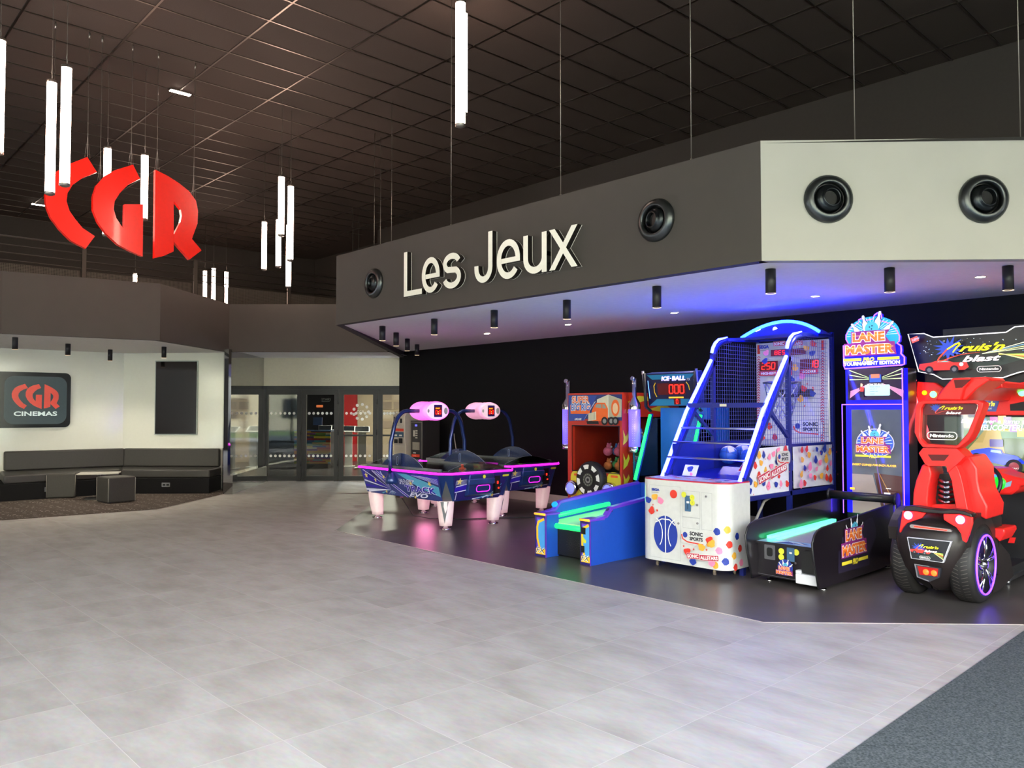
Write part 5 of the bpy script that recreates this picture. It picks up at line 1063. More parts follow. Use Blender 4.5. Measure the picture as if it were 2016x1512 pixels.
# frame
T_ = .028
def bar(b, p, q, w=.045, m=m_fb):
    p, q = Vector(p), Vector(q); d = (q - p).normalized(); a = Vector((1, 0, 0)); c = d.cross(a)
    if c.length < .1: a = Vector((0, 1, 0)); c = d.cross(a)
    c.normalize(); a = c.cross(d).normalized(); h = w / 2; b.ext([p - a * h - c * h, p + a * h - c * h, p + a * h + c * h, p - a * h + c * h], q - p, m)
tubeR = [rp(608, 950), rp(735, 560), rp(865, 255)]; curveR = [rp(870, 215), rp(876, 185), rp(888, 158), rp(905, 138), rp(950, 125)]
midY = rp(872, 800).y; rearY = rp(1120, 900).y; zT = 2.42; zlow = rp(870, 1010).z; ztopM = rp(880, 200).z
dz = Vector((0, 0, 1))
for X, nm in ((BR, 'r'), (BL, 'l')):
    dx = Vector((X - BR, 0, 0)); fo = [p + dx for p in tubeR]; cu = [p + dx for p in curveR]
    b = NB(); bar(b, fo[0] + Vector((0, .035, -.05)), fo[2] + Vector((0, .04, -.01))); bar(b, (X, fo[0].y + .03, .0), (X, fo[0].y + .03, .95)); b.build('sloping_post', t)
    b = NB(); bar(b, (X, midY + .02, 0), (X, midY + .02, cu[0].z - .01)); b.build('middle_post', t)
    b = NB(); b.tube([p + Vector((0, .035, -.03)) for p in cu] + [Vector((X, midY + .4, 2.42))], .024, m_fb, 8); b.build('curved_frame', t)
    b = NB(); bar(b, (X, rearY, 0), (X, rearY, 2.5)); b.build('rear_post', t)
    b = NB(); bar(b, (X, fo[0].y, zlow), (X, rearY, zlow)); b.build('lower_rail', t)
    b = NB(); bar(b, (X, midY + .30, 2.43), (X, rearY, 2.47)); bar(b, (X, midY, 1.235), (X, rearY, 1.235), .03); b.build('upper_rail', t)
    b = NB(); bar(b, rp(770, 560) + dx, rp(870, 700) + dx, .035); b.build('brace', t)
    b = NB(); b.tube([p - Vector((0, .012, 0)) for p in (fo[0], fo[1], fo[2])], .019, m_blu, 10); b.build('neon_tube', t)
    b = NB(); b.tube([p - Vector((0, .016, -.008)) for p in cu], .017, m_blu, 10, rr=[.019, .019, .018, .015, .008]); b.build('neon_curve', t)
    # wire mesh
    b = NB(); y = fo[0].y + .25
    def ztube(yy): 
        a_, c_ = fo[0], fo[2]; return a_.z + (c_.z - a_.z) * (yy - a_.y) / (c_.y - a_.y)
    st = .048
    y = fo[0].y + .2
    while y < rearY - .02:
        z1 = min(2.40, ztube(y)); z0 = 1.24
        if z1 > z0 + .05 and abs(y - midY) > .03: b.box(X - .0016, X + .0016, y - .0016, y + .0016, z0, z1, m_wirem)
        y += st
    z = 1.26
    while z < 2.40:
        ys = max(fo[0].y + .2, fo[0].y + (z - fo[0].z) * (fo[2].y - fo[0].y) / (fo[2].z - fo[0].z)) + .02; b.box(X - .0016, X + .0016, ys, rearY, z - .0016, z + .0016, m_wirem); z += st
    b.build('wire_mesh', t)
    # lower panels
    sx = .012 if nm == 'r' else -.012
    b = NB(); pf = [rp(628, 1030), rp(695, 765), rp(872, 748), rp(880, 1000)]; pr = [rp(900, 745), rp(1110, 733), rp(1115, 960), rp(905, 985)]
    b.ext([(X - .006, p.y, p.z) for p in pf], (.012, 0, 0), m_wpl if nm == 'r' else m_fbd); b.ext([(X - .006, p.y, p.z) for p in pr], (.012, 0, 0), m_wpl if nm == 'r' else m_fbd)
    if nm == 'r':
        f = F(b, (X + .007, 0, 0), *SID); f.st = .0007
        y0, y1, z0, z1 = pf[0].y, pf[2].y, pf[0].z, pf[2].z
        confetti(f, ((y0 + .04, y1 - .04), (z0 + .05, z1 - .04), lambda x, z: z < z0 + .0 + (x - y0) / (pf[1].y - y0) * (z1 - z0) - .06), 26, 1.25, 8)
        sports(f, y1 - .30, z1 - .19, .28)
        allstars(f, y0 + .22, z0 + .10, .58, 14)
        confetti(f, ((pr[0].y + .05, pr[1].y - .05), (z0 + .06, z1 - .04), lambda x, z: True), 26, 1.35, 12)
    b.build('side_panel', t)
# cross bars
b = NB(); p = rp(745, 525); bar(b, (BL, p.y, p.z), (BR, p.y, p.z), .05); bar(b, (BL, rearY, 2.47), (BR, rearY, 2.47)); bar(b, (BL, midY + .32, 2.43), (BR, midY + .32, 2.43), .03); bar(b, (BL, rearY, zlow), (BR, rearY, zlow)); b.build('cross_bar', t)
b = NB(); b.box((BL + BR) / 2 - .05, (BL + BR) / 2 + .03, p.y - .03, p.y - .025, p.z - .012, p.z + .014, M('cream_label', 'e0dcb0', .5)); b.build('bar_label', t)
for x, y in ((700, 658), (665, 742), (635, 832)):
    q = rp(x, y); b = NB(); b.tube([(BL, q.y, q.z), (BR, q.y, q.z)], .011, m_steel, 10); b.build('front_guard_bar', t)
# deck and inner lining
b = NB(); b.add([(BL + .03, 7.05, .89), (BR - .03, 7.05, .89), (BR - .03, rearY - .1, 1.02), (BL + .03, rearY - .1, 1.02)], [(0, 1, 2, 3)], m_fbd); b.box(BL + .03, BR - .03, 7.04, rearY - .1, .70, .72, m_fbd); b.box(BL + .012, BL + .02, 7.1, rearY, .7, 1.25, m_fbd); b.build('ball_deck', t)
b = NB(); b.ext([(x_, 7.35 + .1, .90) for x_ in (BL + .32, BR - .03)] + [(BR - .03, 7.6, 1.0), (BL + .32, 7.6, 1.0)], (0, 0, -.02), m_fbd); b.build('ball_ramp', t)
b = NB(); f = F(b, (-4.53, 7.52, .96), (1, 0, 0), (0, .35, 1)); f.poly([(-.03, 0), (.27, 0), (.30, .10), (.02, .10)], m_wh); f.poly([(-.022, .006), (.268, .006), (.292, .094), (.022, .094)], m_crim); f.text('SONIC', .03, .025, .055, m_wh, w=.21, bold=.03, shear=.2); b.build('ramp_label', t)
b = NB(); f = F(b, (-4.98, 7.12, .915), (1, 0, 0), (0, .3, 1)); f.poly([(0, 0), (.17, 0), (.19, .12), (.02, .12)], m_wpl); blob(f, .09, .075, .035, m_navp, 2); blob(f, .11, .02, .018, m_pink, 3); b.build('deck_label', t)
# backboard
BYb = rearY - .10
bb = lambda x, y: (lambda q: (q.x, q.z))(fy(*c3(x, y), BYb))
bx0, bx1 = bb(697, 400)[0], bb(1098, 400)[0]; bz1 = bb(900, 172)[1]; bz0 = 1.18
b = NB(); b.box(bx0, bx1, BYb, BYb + .03, bz0, bz1, m_cab); b.build('backboard', t, bevel=.01)
b = NB(); f = F(b, (0, BYb - .002, 0), *FRT); f.st = .0012
for cx in (712, 1074):
    xc = bb(cx, 300)[0]; f.rect(xc - .018, bz1 - .13, .036, .11, m_redp); z = bz1 - .16
    while z > bz0 + .06: f.line([(xc - .02, z - .018), (xc, z), (xc + .02, z - .018)], .010, m_crim); z -= .031
f.text('SEGA', *bb(733, 218), .045, m_navp, w=.13, bold=.07); f.rect(bb(733, 226)[0], bb(733, 226)[1] - .004, .12, .006, M('hub_grey'))
allstars(f, *bb(812, 205), .37, 1)
q = bb(800, 258); f.rect(q[0], q[1], .44, .075, m_dred); f.seg7('BEST', q[0] + .05, q[1] + .016, .045, m_led, w=.03, gap=.6)
q = bb(738, 340); f.rect(q[0], q[1], .24, .115, m_dred); f.seg7('250', q[0] + .03, q[1] + .02, .075, m_led, w=.042, gap=.5); f.rect(q[0], q[1] - .058, .24, .055, m_crim); f.text('HIGHEST', q[0] + .02, q[1] - .045, .03, m_wh, w=.2, bold=.04)
q = bb(962, 330); f.rect(q[0], q[1], .225, .115, m_dred); f.seg7('18', q[0] + .11, q[1] + .02, .075, m_led, w=.042, gap=.5); f.rect(q[0] - .003, q[1] - .058, .225, .055, m_crim); f.text('SCORE', q[0] + .03, q[1] - .045, .03, m_wh, w=.16, bold=.04)
q = bb(862, 335); f.rect(q[0], q[1], .13, .105, m_dred); f.rect(q[0], q[1] - .058, .13, .055, m_crim); f.text('SCORE', q[0] + .01, q[1] - .045, .03, m_wh, w=.11, bold=.04)
sports(f, *bb(925, 690), .36)
random.seed(4)
for i, (x, y, m) in enumerate(((780, 240, m_pink), (1000, 215, m_ochre), (1033, 243, m_navp), (985, 435, m_redp), (1033, 462, m_navp), (970, 490, m_ochre), (775, 285, m_navp), (920, 385, m_navp), (978, 368, m_pink), (940, 320, m_ochre), (800, 640, m_redp), (760, 700, m_redp), (830, 700, m_crim), (1040, 190, m_redp), (760, 600, m_navp))): blob(f, *bb(x, y), .036, m, i)
for x, y in ((1058, 205), (1040, 430), (1010, 410), (995, 530), (1045, 440), (960, 440)): f.star(*bb(x, y), .014, m_redp)
b.build('backboard_art', t)
hc = fy(*c3(838, 402), rearY - .42); b = NB(); b.tube([(hc.x + .2 * math.cos(R(a)), hc.y + .2 * math.sin(R(a)), hc.z) for a in range(0, 360, 15)], .011, m_steel, 8, closed=True); b.box(hc.x - .08, hc.x + .08, hc.y + .2, BYb, hc.z - .12, hc.z + .01, m_steel); b.build('hoop', t)
b = NB(); b.box(hc.x - .2, hc.x + .22, BYb - .04, BYb, hc.z - .16, hc.z - .07, M('dark_slot')); b.build('sensor_box', t)
b = NB()
for k in range(12):
    for s_ in (1, -1):
        pth = []
        for j in range(7):
            u_ = j / 6; a = R(30 * k + s_ * 15 * j); r_ = .2 * (1 - .55 * u_); pth.append((hc.x + r_ * math.cos(a), hc.y + r_ * math.sin(a), hc.z - .42 * u_ - .03 * math.sin(math.pi * u_)))
        b.tube(pth, .0045, m_chrome, 4, caps=False)
b.build('chain_net', t)
# top arch
ay = fx(*c3(615, 155), BL).y; az = lambda x, y: fy(*c3(x, y), ay)
A_ = [az(615, 155), az(680, 105), az(760, 75), az(840, 65), az(930, 78), az(1000, 100), az(1045, 120)]
b = NB(); b.tube([A_[0].lerp(A_[1], .0)] + [A_[0] * (1 - u_) ** 2 + (A_[3] * 2 - (A_[0] + A_[6]) / 2) * 2 * u_ * (1 - u_) + A_[6] * u_ ** 2 for u_ in [k / 16 for k in range(1, 17)]], .018, m_blc, 10); b.build('neon_arch', t)
arc = [A_[0] * (1 - u_) ** 2 + (A_[3] * 2 - (A_[0] + A_[6]) / 2) * 2 * u_ * (1 - u_) + A_[6] * u_ ** 2 for u_ in [k / 16 for k in range(17)]]
b = NB(); b.ext([p + Vector((0, .03, -.015)) for p in arc] + [Vector((BR, ay + .03, 2.46)), Vector((BL, ay + .03, 2.46))], (0, .25, 0), m_fb); b.build('top_hood', t)
for x in (BL + .2, BL + .42): b = NB(); b.cyl((x, ay + .05, 2.555), (.2, -1, -.8), .03, .02, E('hood_lamp', 'ffe8f4', 4), 14); b.build('hood_lamp', t)
# balls
for i, (x, y, Y) in enumerate(((545, 800, 8.0), (622, 792, 8.27), (662, 812, 8.02))):
    p = fy(*c3(x, y), Y); 
    b = MB(); b.ball((0, 0, 0), .104, .104, .104, M('ball_blue', '2a62b8', .4), 28, 18)
    for k in range(2): a = R(35 + 70 * k); b.lathe([(.1045 * math.cos(R(w)), .1045 * math.sin(R(w))) for w in range(18, 64, 8)], (0, 0, 0), (math.cos(a), math.sin(a) * .6, .4 + k * .3), M('ball_cream', 'e6e4d6', .4), 20, a0=20, a1=170)
    b.lathe([(.1045 * math.cos(R(w)), .1045 * math.sin(R(w))) for w in range(-64, -17, 8)], (0, 0, 0), (.5, -.8, .6), M('ball_cream', 'e6e4d6', .4), 20)
    for ax in ((1, .3, 0), (0, .4, 1), (.6, -.8, .2)): b.lathe([(.1052, -.0015), (.1052, .0015)], (0, 0, 0), ax, m_ink, 32)
    o = b.build('basketball'); o.location = p; tag(o, ['blue and cream basketball, leftmost on the shooting deck', 'blue and cream basketball in the middle on the shooting deck', 'blue and cream basketball by the right neon tube'][i], 'ball', 'basketballs on the deck')
b = MB(); b.tube([(-4.25, 7.15, .3), (-4.25, 7.35, .5), (-4.3, 7.6, .66), (-4.35, 7.9, .7)], .014, M('pale_cable'), 8); tag(b.build('power_cable'), 'pale cable rising under the basketball machine', 'cable')

# ================================================================== bowling lane machine
LL, LR, LY0, LY1 = -3.965, -3.30, 6.73, 8.62
cL = lambda x, y: (1440 + x / 5.6, 940 + y / 5.6)
base = Vector((-3.64, 6.9, 0)); TB = Matrix.Translation(-base)
m_lb = M('black_lane_side', '19141a', .3, coat=.5); m_lred = M('dark_maroon_panel', '3a0a12', .3)
t = thing('bowling_machine', base, 'black lane bowling game with green-lit lane and tall blue-framed screens', 'arcade machine')
sp = lambda x, y: fx(*cL(x, y), LR)
prof = [sp(972, 1235), sp(915, 900), sp(900, 740), sp(925, 640), sp(955, 595), sp(1000, 562), sp(1870, 262)]; re = LY1
prof[0].z = max(.03, prof[0].z)
po = [(p.y, p.z) for p in prof[:-1]] + [(prof[-1].y, prof[-1].z), (prof[-1].y, .10), (prof[-1].y - .5, .05)]
for X, nm in ((LR, 1), (LL + .02, 0)):
    b = NB(); b.ext([(X - .02, y, z) for y, z in po], (.02, 0, 0), m_lb)
    b.build('side_panel', t)
    b = NB(); b.tube([(X - .01, y, z + .002) for y, z in po[:7]], .009, m_blkm, 6); b.build('edge_trim', t)
def lane_logo(f, x, y, w, glow=0, pro=True, pk=1):
    """LANE MASTER letters with pins and ball"""
    mo = M('logo_orange' + str(glow), 'f0742c', .4, em='ff6a1c', es=glow); ml = M('logo_mag' + str(glow), '8a2a78', .4, em='a02a80', es=glow * .5); my = M('logo_yel' + str(glow), 'e8d43c', .4, em='ffe03c', es=glow); mw = M('logo_white' + str(glow), 'f2f0f4', .4, em='ffffff', es=glow * .7); mc = M('logo_cyan' + str(glow), '58b8d8', .4, em='40b0e0', es=glow * .8); mt = M('logo_peach' + str(glow), 'ffc060', .4, em='ffb040', es=glow)
    for px_, py_, an, h in ((.30, .62, 35, .26), (.44, .66, 12, .32), (.62, .70, -14, .34), (.76, .62, -42, .27)):
        for q, mm in ((.012, m_ink), (0, mw)):
            c_, s_ = math.cos(R(an)), math.sin(R(an)); pin = [(-.045, 0), (-.06, .10), (-.05, .18), (-.025, .23), (-.022, .27), (-.03, .31), (-.02, .345), (0, .355), (.02, .345), (.03, .31), (.022, .27), (.025, .23), (.05, .18), (.06, .10), (.045, 0)]
            k = h / .34 * pk
            f.poly([(x + w * (px_ + ((a + math.copysign(q, a)) * k) * c_ - (b_ + q) * k * s_), y + w * (py_ - .12 + ((a) * k) * s_ + (b_ + q) * k * c_)) for a, b_ in pin][::-1], mm)
    f.disc(x + w * .54, y + w * (.60 if pk == 1 else .52), w * .13, mc); 
    for a, b_ in ((.50, .63), (.55, .65), (.54, .59)): f.disc(x + w * a, y + w * b_, w * .014, m_ink, n=8)
    f.poly([(x + w * p, y + w * q) for p, q in ((.14, .30), (.90, .30), (.80, .44), (.88, .56), (.14, .56))], ml)
    f.poly([(x + w * p, y + w * q) for p, q in ((.0, .08), (1.0, .08), (.97, .33), (.0, .33))], ml)
    f.text('LANE', x + w * .16, y + w * .34, w * .20, mw, w=w * .64, bold=.10); f.text('LANE', x + w * .17, y + w * .35, w * .18, mo, w=w * .62, bold=.05)
    f.text('MASTER', x + w * .02, y + w * .10, w * .20, mw, w=w * .95, bold=.10); f.text('MASTER', x + w * .03, y + w * .11, w * .18, mo, w=w * .93, bold=.05)
    for yy, x0_, x1_ in ((.47, .18, .78), (.235, .04, .95)): f.line([(x + w * x0_, y + w * yy), (x + w * x1_, y + w * yy)], w * .010, mt)
    if pro: f.rect(x, y - w * .03, w * .38, w * .055, my); f.rect(x + w * .62, y - w * .03, w * .38, w * .055, my); f.text('PRO', x + w * .40, y - w * .06, w * .10, my, w=w * .20, bold=.05, shear=.2)
b = NB(); f = F(b, (LR + .001, 0, 0), *SID); f.st = .0007
q0 = sp(1190, 1030); q1 = sp(1520, 940); wl = (q1.y - q0.y)
f.poly([(lambda q: (q.y, q.z))(sp(*p)) for p in ((1175, 1060), (1520, 965), (1525, 830), (1590, 660), (1590, 560), (1555, 440), (1510, 450), (1440, 510), (1330, 580), (1330, 625), (1220, 655), (1215, 795), (1180, 810))][::1], M('logo_backing', '2a2438', .3))
lane_logo(f, q0.y + .02, q0.z + .06, wl * .86, 0, True, .55)
b.build('side_logo', t)
fL = lambda x, y: (lambda q: (q.x, q.z))(fy(*cL(x, y), LY0 + .12))
tz = fL(560, 735)[1]
b = NB(); b.box(LL + .02, LR - .02, LY0 + .12, LY0 + .2, .06, tz - .01, m_lb); b.box(LL + .02, LR - .02, LY0 + .2, prof[-1].y, .08, .14, m_lb); b.build('front_panel', t)
b = NB(); f = F(b, (0, LY0 + .119, 0), *FRT); f.st = .001
P_ = fL(285, 1050); f.line([fL(283, 700), fL(283, 1050), fL(740, 1135)], .004, m_steel)
q = fL(365, 895); f.rect(q[0], q[1], .11, .135, m_steel, .008); f.rect(q[0] + .025, q[1] + .03, .06, .08, m_blk, .02)
for x, y in ((553, 812), (553, 877), (718, 825)): f.disc(*fL(x, y), .028, m_yel)
q = fL(616, 920); f.rect(q[0], q[1], .075, .125, M('coin_slot_blue'), .005); f.rect(q[0] + .025, q[1] + .07, .025, .015, m_wh); f.disc(*fL(712, 945), .010, m_chrome)
q = fL(505, 1085); f.disc(q[0] + .085, q[1] + .09, .075, m_navp, n=20); lane_logo(f, q[0], q[1] + .01, .17, 0, False)
q = fL(790, 1045); f.rect(q[0], q[1], LR - .03 - q[0], .20, m_blk)
b.build('front_controls', t)
b = NB(); q = fL(740, 1150); b.box(q[0], LR - .02, LY0 + .06, LY0 + .14, q[1] - .005, q[1] + .085, M('white_tray', 'd8d8dc', .35)); b.box(q[0], q[0] + .05, LY0 + .06, LY0 + .14, q[1] + .08, q[1] + .115, M('white_tray')); b.build('ticket_tray', t, bevel=.008)
b = NB(); b.box(LL + .02, LR - .02, LY0 + .08, LY0 + .28, tz - .012, tz + .008, m_lb); f = F(b, (LL + .03, LY0 + .085, tz + .009), (1, 0, 0), (0, 1, 0)); f.rect(0, 0, LR - LL - .06, .19, M('ice_art', '9cc4e0', .3))
random.seed(2)
for k in range(9): f.poly([(random.uniform(.02, .5), random.uniform(.01, .15)) for _ in range(3)], [M('ice_art2', '3c8cc8', .3), m_wh, m_navp][k % 3])
b.build('front_ledge', t)
le = sp(1540, 372); lbY, lbZ = 8.15, .56
lb = fy(*cL(1300, 335), 8.25)
b = NB(); b.add([(LL + .02, LY0 + .28, tz + .009), (LR - .02, LY0 + .28, tz + .009), (LR - .02, 8.3, tz + .05), (LL + .02, 8.3, tz + .05)], [(0, 1, 2, 3)], M('pale_lane', 'c4bec8', .18, coat=.4)); b.build('lane', t)
b = NB(); b.ext([(LL + .035, LY0 + .26, tz + .012), (LL + .085, LY0 + .26, tz + .012), (LL + .085, LY0 + .26, tz + .04), (LL + .035, LY0 + .26, tz + .04)], (0, 1.35, .035), M('aqua_light_bar', '9affd0', .4, em='30ff98', es=.9)); b.build('lane_light', t)
for z, y, x in ((.03, 6.95, LL + .08), (.03, 6.95, LR - .06), (.03, 8.4, LL + .08), (.03, 8.4, LR - .08)):
    b = NB(); b.cyl((x, y, 0), (0, 0, 1), .028, .012, m_chrome); b.cyl((x, y, .01), (0, 0, 1), .009, .08, m_steel, 8); b.build('leveling_foot', t)
# roller and posts
pr_ = sp(1868, 205); b = NB(); b.tube([(LL + .0, 8.42, .70), (LR + .0, 8.42, .70)], .045, m_blkm, 16); b.build('roller_bar', t)
for X in (LL - .015, LR + .015):
    b = NB(); b.cyl((X - .012, 8.42, .70), (1, 0, 0), .065, .024, m_blkm); b.box(X - .008, X + .008, 8.38, 8.40, .35, .72, m_chrome); b.box(X - .02, X + .02, 8.36, 8.42, .36, .44, m_chrome); b.build('roller_bracket', t)
# tower
tY = 8.62
lw = lambda x, y: (lambda q: (q.x, q.z))(fy(1640 + x / 7.5625, 780 + y / 7.5625, tY)); uw = lambda x, y: (lambda q: (q.x, q.z))(fy(1640 + x / 5.8125, 600 + y / 5.8125, tY))
x0, x1 = lw(195, 700)[0], lw(1125, 700)[0]; zs0, zs1 = .40, uw(500, 1130)[1]; zm = uw(500, 735)[1]
b = NB(); b.box(x0, x1, tY + .01, tY + .24, 0.02, zm, m_lb); b.build('screen_tower', t)
b = NB(); f = F(b, (0, tY + .009, 0), *FRT); f.st = .0012
m_bf = M('blue_lit_frame', '1410a0', .4, em='0c08e8', es=.35); m_vl = M('violet_led_line', '7a5aff', .4, em='4a28ff', es=4)
f.rect(x0, .5, x1 - x0, zm - .5, m_bf)
sx0, sx1 = lw(275, 700)[0], lw(1020, 700)[0]; sz0, sz1 = .5, lw(500, 200)[1]
m_sc = lambda n, c, e: M('screen_' + n, c, .08, em=c, es=e * .48, coat=1)
f.rect(sx0, sz0, sx1 - sx0, sz1 - sz0, m_sc('slate', '4a5058', .55)); SW = sx1 - sx0
f.poly([(sx0 + SW * .0, sz0), (sx0 + SW * .62, sz0), (sx0 + SW * .42, sz0 + .42), (sx0, sz0 + .42)], m_sc('taupe', '8c8078', .5)); f.poly([(sx0 + SW * .62, sz0), (sx1, sz0), (sx1, sz0 + .42), (sx0 + SW * .45, sz0 + .44)], m_sc('brown', '4a2c28', .5))
f.line([(sx0 + SW * .95, sz0 + .02), (sx0 + SW * .55, sz0 + .44)], .008, m_sc('gold', 'a0703c', .5)); f.line([(sx0 + SW * .68, sz0 + .02), (sx0 + SW * .55, sz0 + .38), (sx0 + SW * .35, sz1 - .02)], .012, m_sc('violet', '6a5a98', .5))
cx_, cz_ = sx0 + SW * .5, lw(0, 680)[1]
mr_ = m_sc('ray', 'b8c8f0', .8); f.disc(cx_ - .01, cz_, .20, m_wh, ry=.155, n=32); f.disc(cx_ - .01, cz_, .19, m_sc('deepblue', '3a58a8', .8), ry=.145, n=32)
for k in range(24): a = R(15 * k); f.line([(cx_ - .01 + .08 * math.cos(a), cz_ + .07 * math.sin(a)), (cx_ - .01 + .18 * math.cos(a), cz_ + .137 * math.sin(a))], .006, mr_)
q = lw(355, 885); w_ = lw(905, 885)[0] - q[0]; lane_logo(f, q[0] + w_ * .02, q[1] + .005, w_ * .96, .2, True)
f.text('INSERT COIN(S) FOR EACH PLAYER', *lw(322, 1030), .028, m_sc('amber', 'ffb43c', .9), w=lw(975, 0)[0] - lw(322, 0)[0], bold=.04, shear=.2)
f.rect(*lw(290, 1380), .05, .022, m_sc('amber', 'ffb43c', .9)); f.rect(*lw(825, 1375), .05, .008, m_sc('white', 'f0e8e0', .5)); f.rect(*lw(795, 1455), .065, .02, m_sc('white', 'f0e8e0', .5))
# upper screen
ux0, ux1, uz0, uz1 = uw(185, 0)[0], uw(825, 0)[0], uw(0, 1095)[1], uw(0, 745)[1]; UW = ux1 - ux0; UH = uz1 - uz0; ucx = ux0 + UW * .52; ucz = uz0 + UH * .55
f.rect(ux0, uz0, UW, UH, m_sc('plum', '24142e', .8))
for k in range(7):
    a = .06 + .055 * k
    for s_ in (-1, 1): f.poly([(ucx + s_ * .07, uz0 + UH * .5), (ucx + s_ * UW * .47, uz0 + UH * (.30 - a * .6) + .0), (ucx + s_ * UW * .47, uz0 + UH * (.325 - a * .6)), (ucx + s_ * .07, uz0 + UH * .505)][::s_], m_sc('lanepink', 'c080a0', .8))
for k in range(3):
    for s_ in (-1, 1): f.poly([(ucx + s_ * .07, ucz + .03 + .01 * k), (ucx + s_ * UW * .47, ucz + .03 + .05 * k), (ucx + s_ * UW * .47, ucz + .04 + .05 * k), (ucx + s_ * .07, ucz + .034 + .01 * k)][::s_], m_sc('lime', 'b8d890', .9))
f.rect(ucx - .06, ucz - .0, .12, .08, m_sc('bluebox', '3050a0', .8)); f.rect(ucx - .045, ucz + .045, .09, .04, m_sc('coral', 'e06a50', .8)); f.text('HOW TO PLAY', ucx, ucz - .035, .022, m_sc('white', 'f0e8e0', .5), w=.17, center=True, bold=.04)
f.rect(ucx - .11, uz0 + .045, .26, .115, m_sc('mint', 'b4dcdc', .45), .012)
for k, s_ in enumerate(('Knock over as', 'many pins as', 'possible to win', 'tickets!')): f.text(s_, ucx - .055, uz0 + .133 - .025 * k, .013, M('screen_print', '6a8a94', .4), bold=.02)
f.disc(ucx - .145, uz0 + .16, .018, m_sc('skin', 'e0a888', .8)); f.poly([(ucx - .165, uz0 + .10), (ucx - .165, uz0 + .17), (ucx - .15, uz0 + .18), (ucx - .155, uz0 + .12)], m_ink); f.poly([(ucx - .155, uz0 + .09), (ucx - .155, uz0 + .14), (ucx - .115, uz0 + .135), (ucx - .12, uz0 + .09)], m_sc('redtop', 'c83a34', .8)); f.poly([(ucx - .155, uz0 + .03), (ucx - .155, uz0 + .09), (ucx - .12, uz0 + .09), (ucx - .118, uz0 + .03)], m_ink)
f.line([(x0 + .008, sz0), (x0 + .008, zs1 - .01), (x1 - .012, zs1 - .01)], .009, m_vl); f.line([(x1 - .012, .5), (x1 - .012, zm - .01)], .012, m_vl); b.build('tower_screens', t)
# marquee: outline from the shape of the sign itself
mq = [(135, 470), (200, 462), (165, 400), (165, 350), (215, 270), (310, 205), (310, 175), (340, 160), (370, 185), (470, 165), (490, 120), (525, 95), (565, 105), (570, 150), (560, 185), (660, 215), (740, 290), (775, 360), (770, 420), (745, 440), (790, 470), (795, 520), (790, 560), (830, 600), (830, 680), (800, 690), (150, 735), (140, 700)]
pts = [uw(*p) for p in mq]
b = NB(); b.ext([(x, tY - .03, z) for x, z in pts], (0, .06, 0), m_bf); b.build('marquee_board', t)
b = NB(); b.tube([(x, tY - .03, z) for x, z in pts], .008, m_vl, 6, closed=True); b.build('marquee_outline_light', t)
b = NB(); f = F(b, (0, tY - .033, 0), *FRT); f.st = .001; mc_ = uw(465, 350); m_mc = M('marquee_cyan', '2aa8d8', .4, em='1c9cd0', es=.28); f.disc(mc_[0], mc_[1], .285, m_mc, ry=.20, n=36)
for k in range(22): a = R(180 / 21 * k); f.line([(mc_[0] + .12 * math.cos(a), mc_[1] + .09 * math.sin(a)), (mc_[0] + .265 * math.cos(a), mc_[1] + .19 * math.sin(a))], .006, M('marquee_ray', 'c8f0ff', .4, em='c8f0ff', es=.25))
q = uw(160, 612); q2 = uw(770, 612); lane_logo(f, q[0] + .0, q[1] - .03, (q2[0] - q[0]) * .98, .35, False)
my_ = M('logo_yel0.35', 'e8d43c', .4, em='ffe03c', es=.35); a0 = uw(155, 655); a1 = uw(795, 655); f.rect(a0[0], a0[1], (a1[0] - a0[0]) * .33, .03, my_); f.rect(a0[0] + (a1[0] - a0[0]) * .62, a0[1], (a1[0] - a0[0]) * .38, .03, my_); f.text('PRO', a0[0] + (a1[0] - a0[0]) * .36, a0[1] - .01, .045, my_, w=.12, bold=.05, shear=.2)
q = uw(158, 705); f.text('TOURNAMENT EDITION', q[0], q[1], .04, M('logo_white0.35', 'f2f0f4', .4, em='ffffff', es=.3), w=uw(790, 0)[0] - q[0], bold=.06); b.build('marquee_art', t)

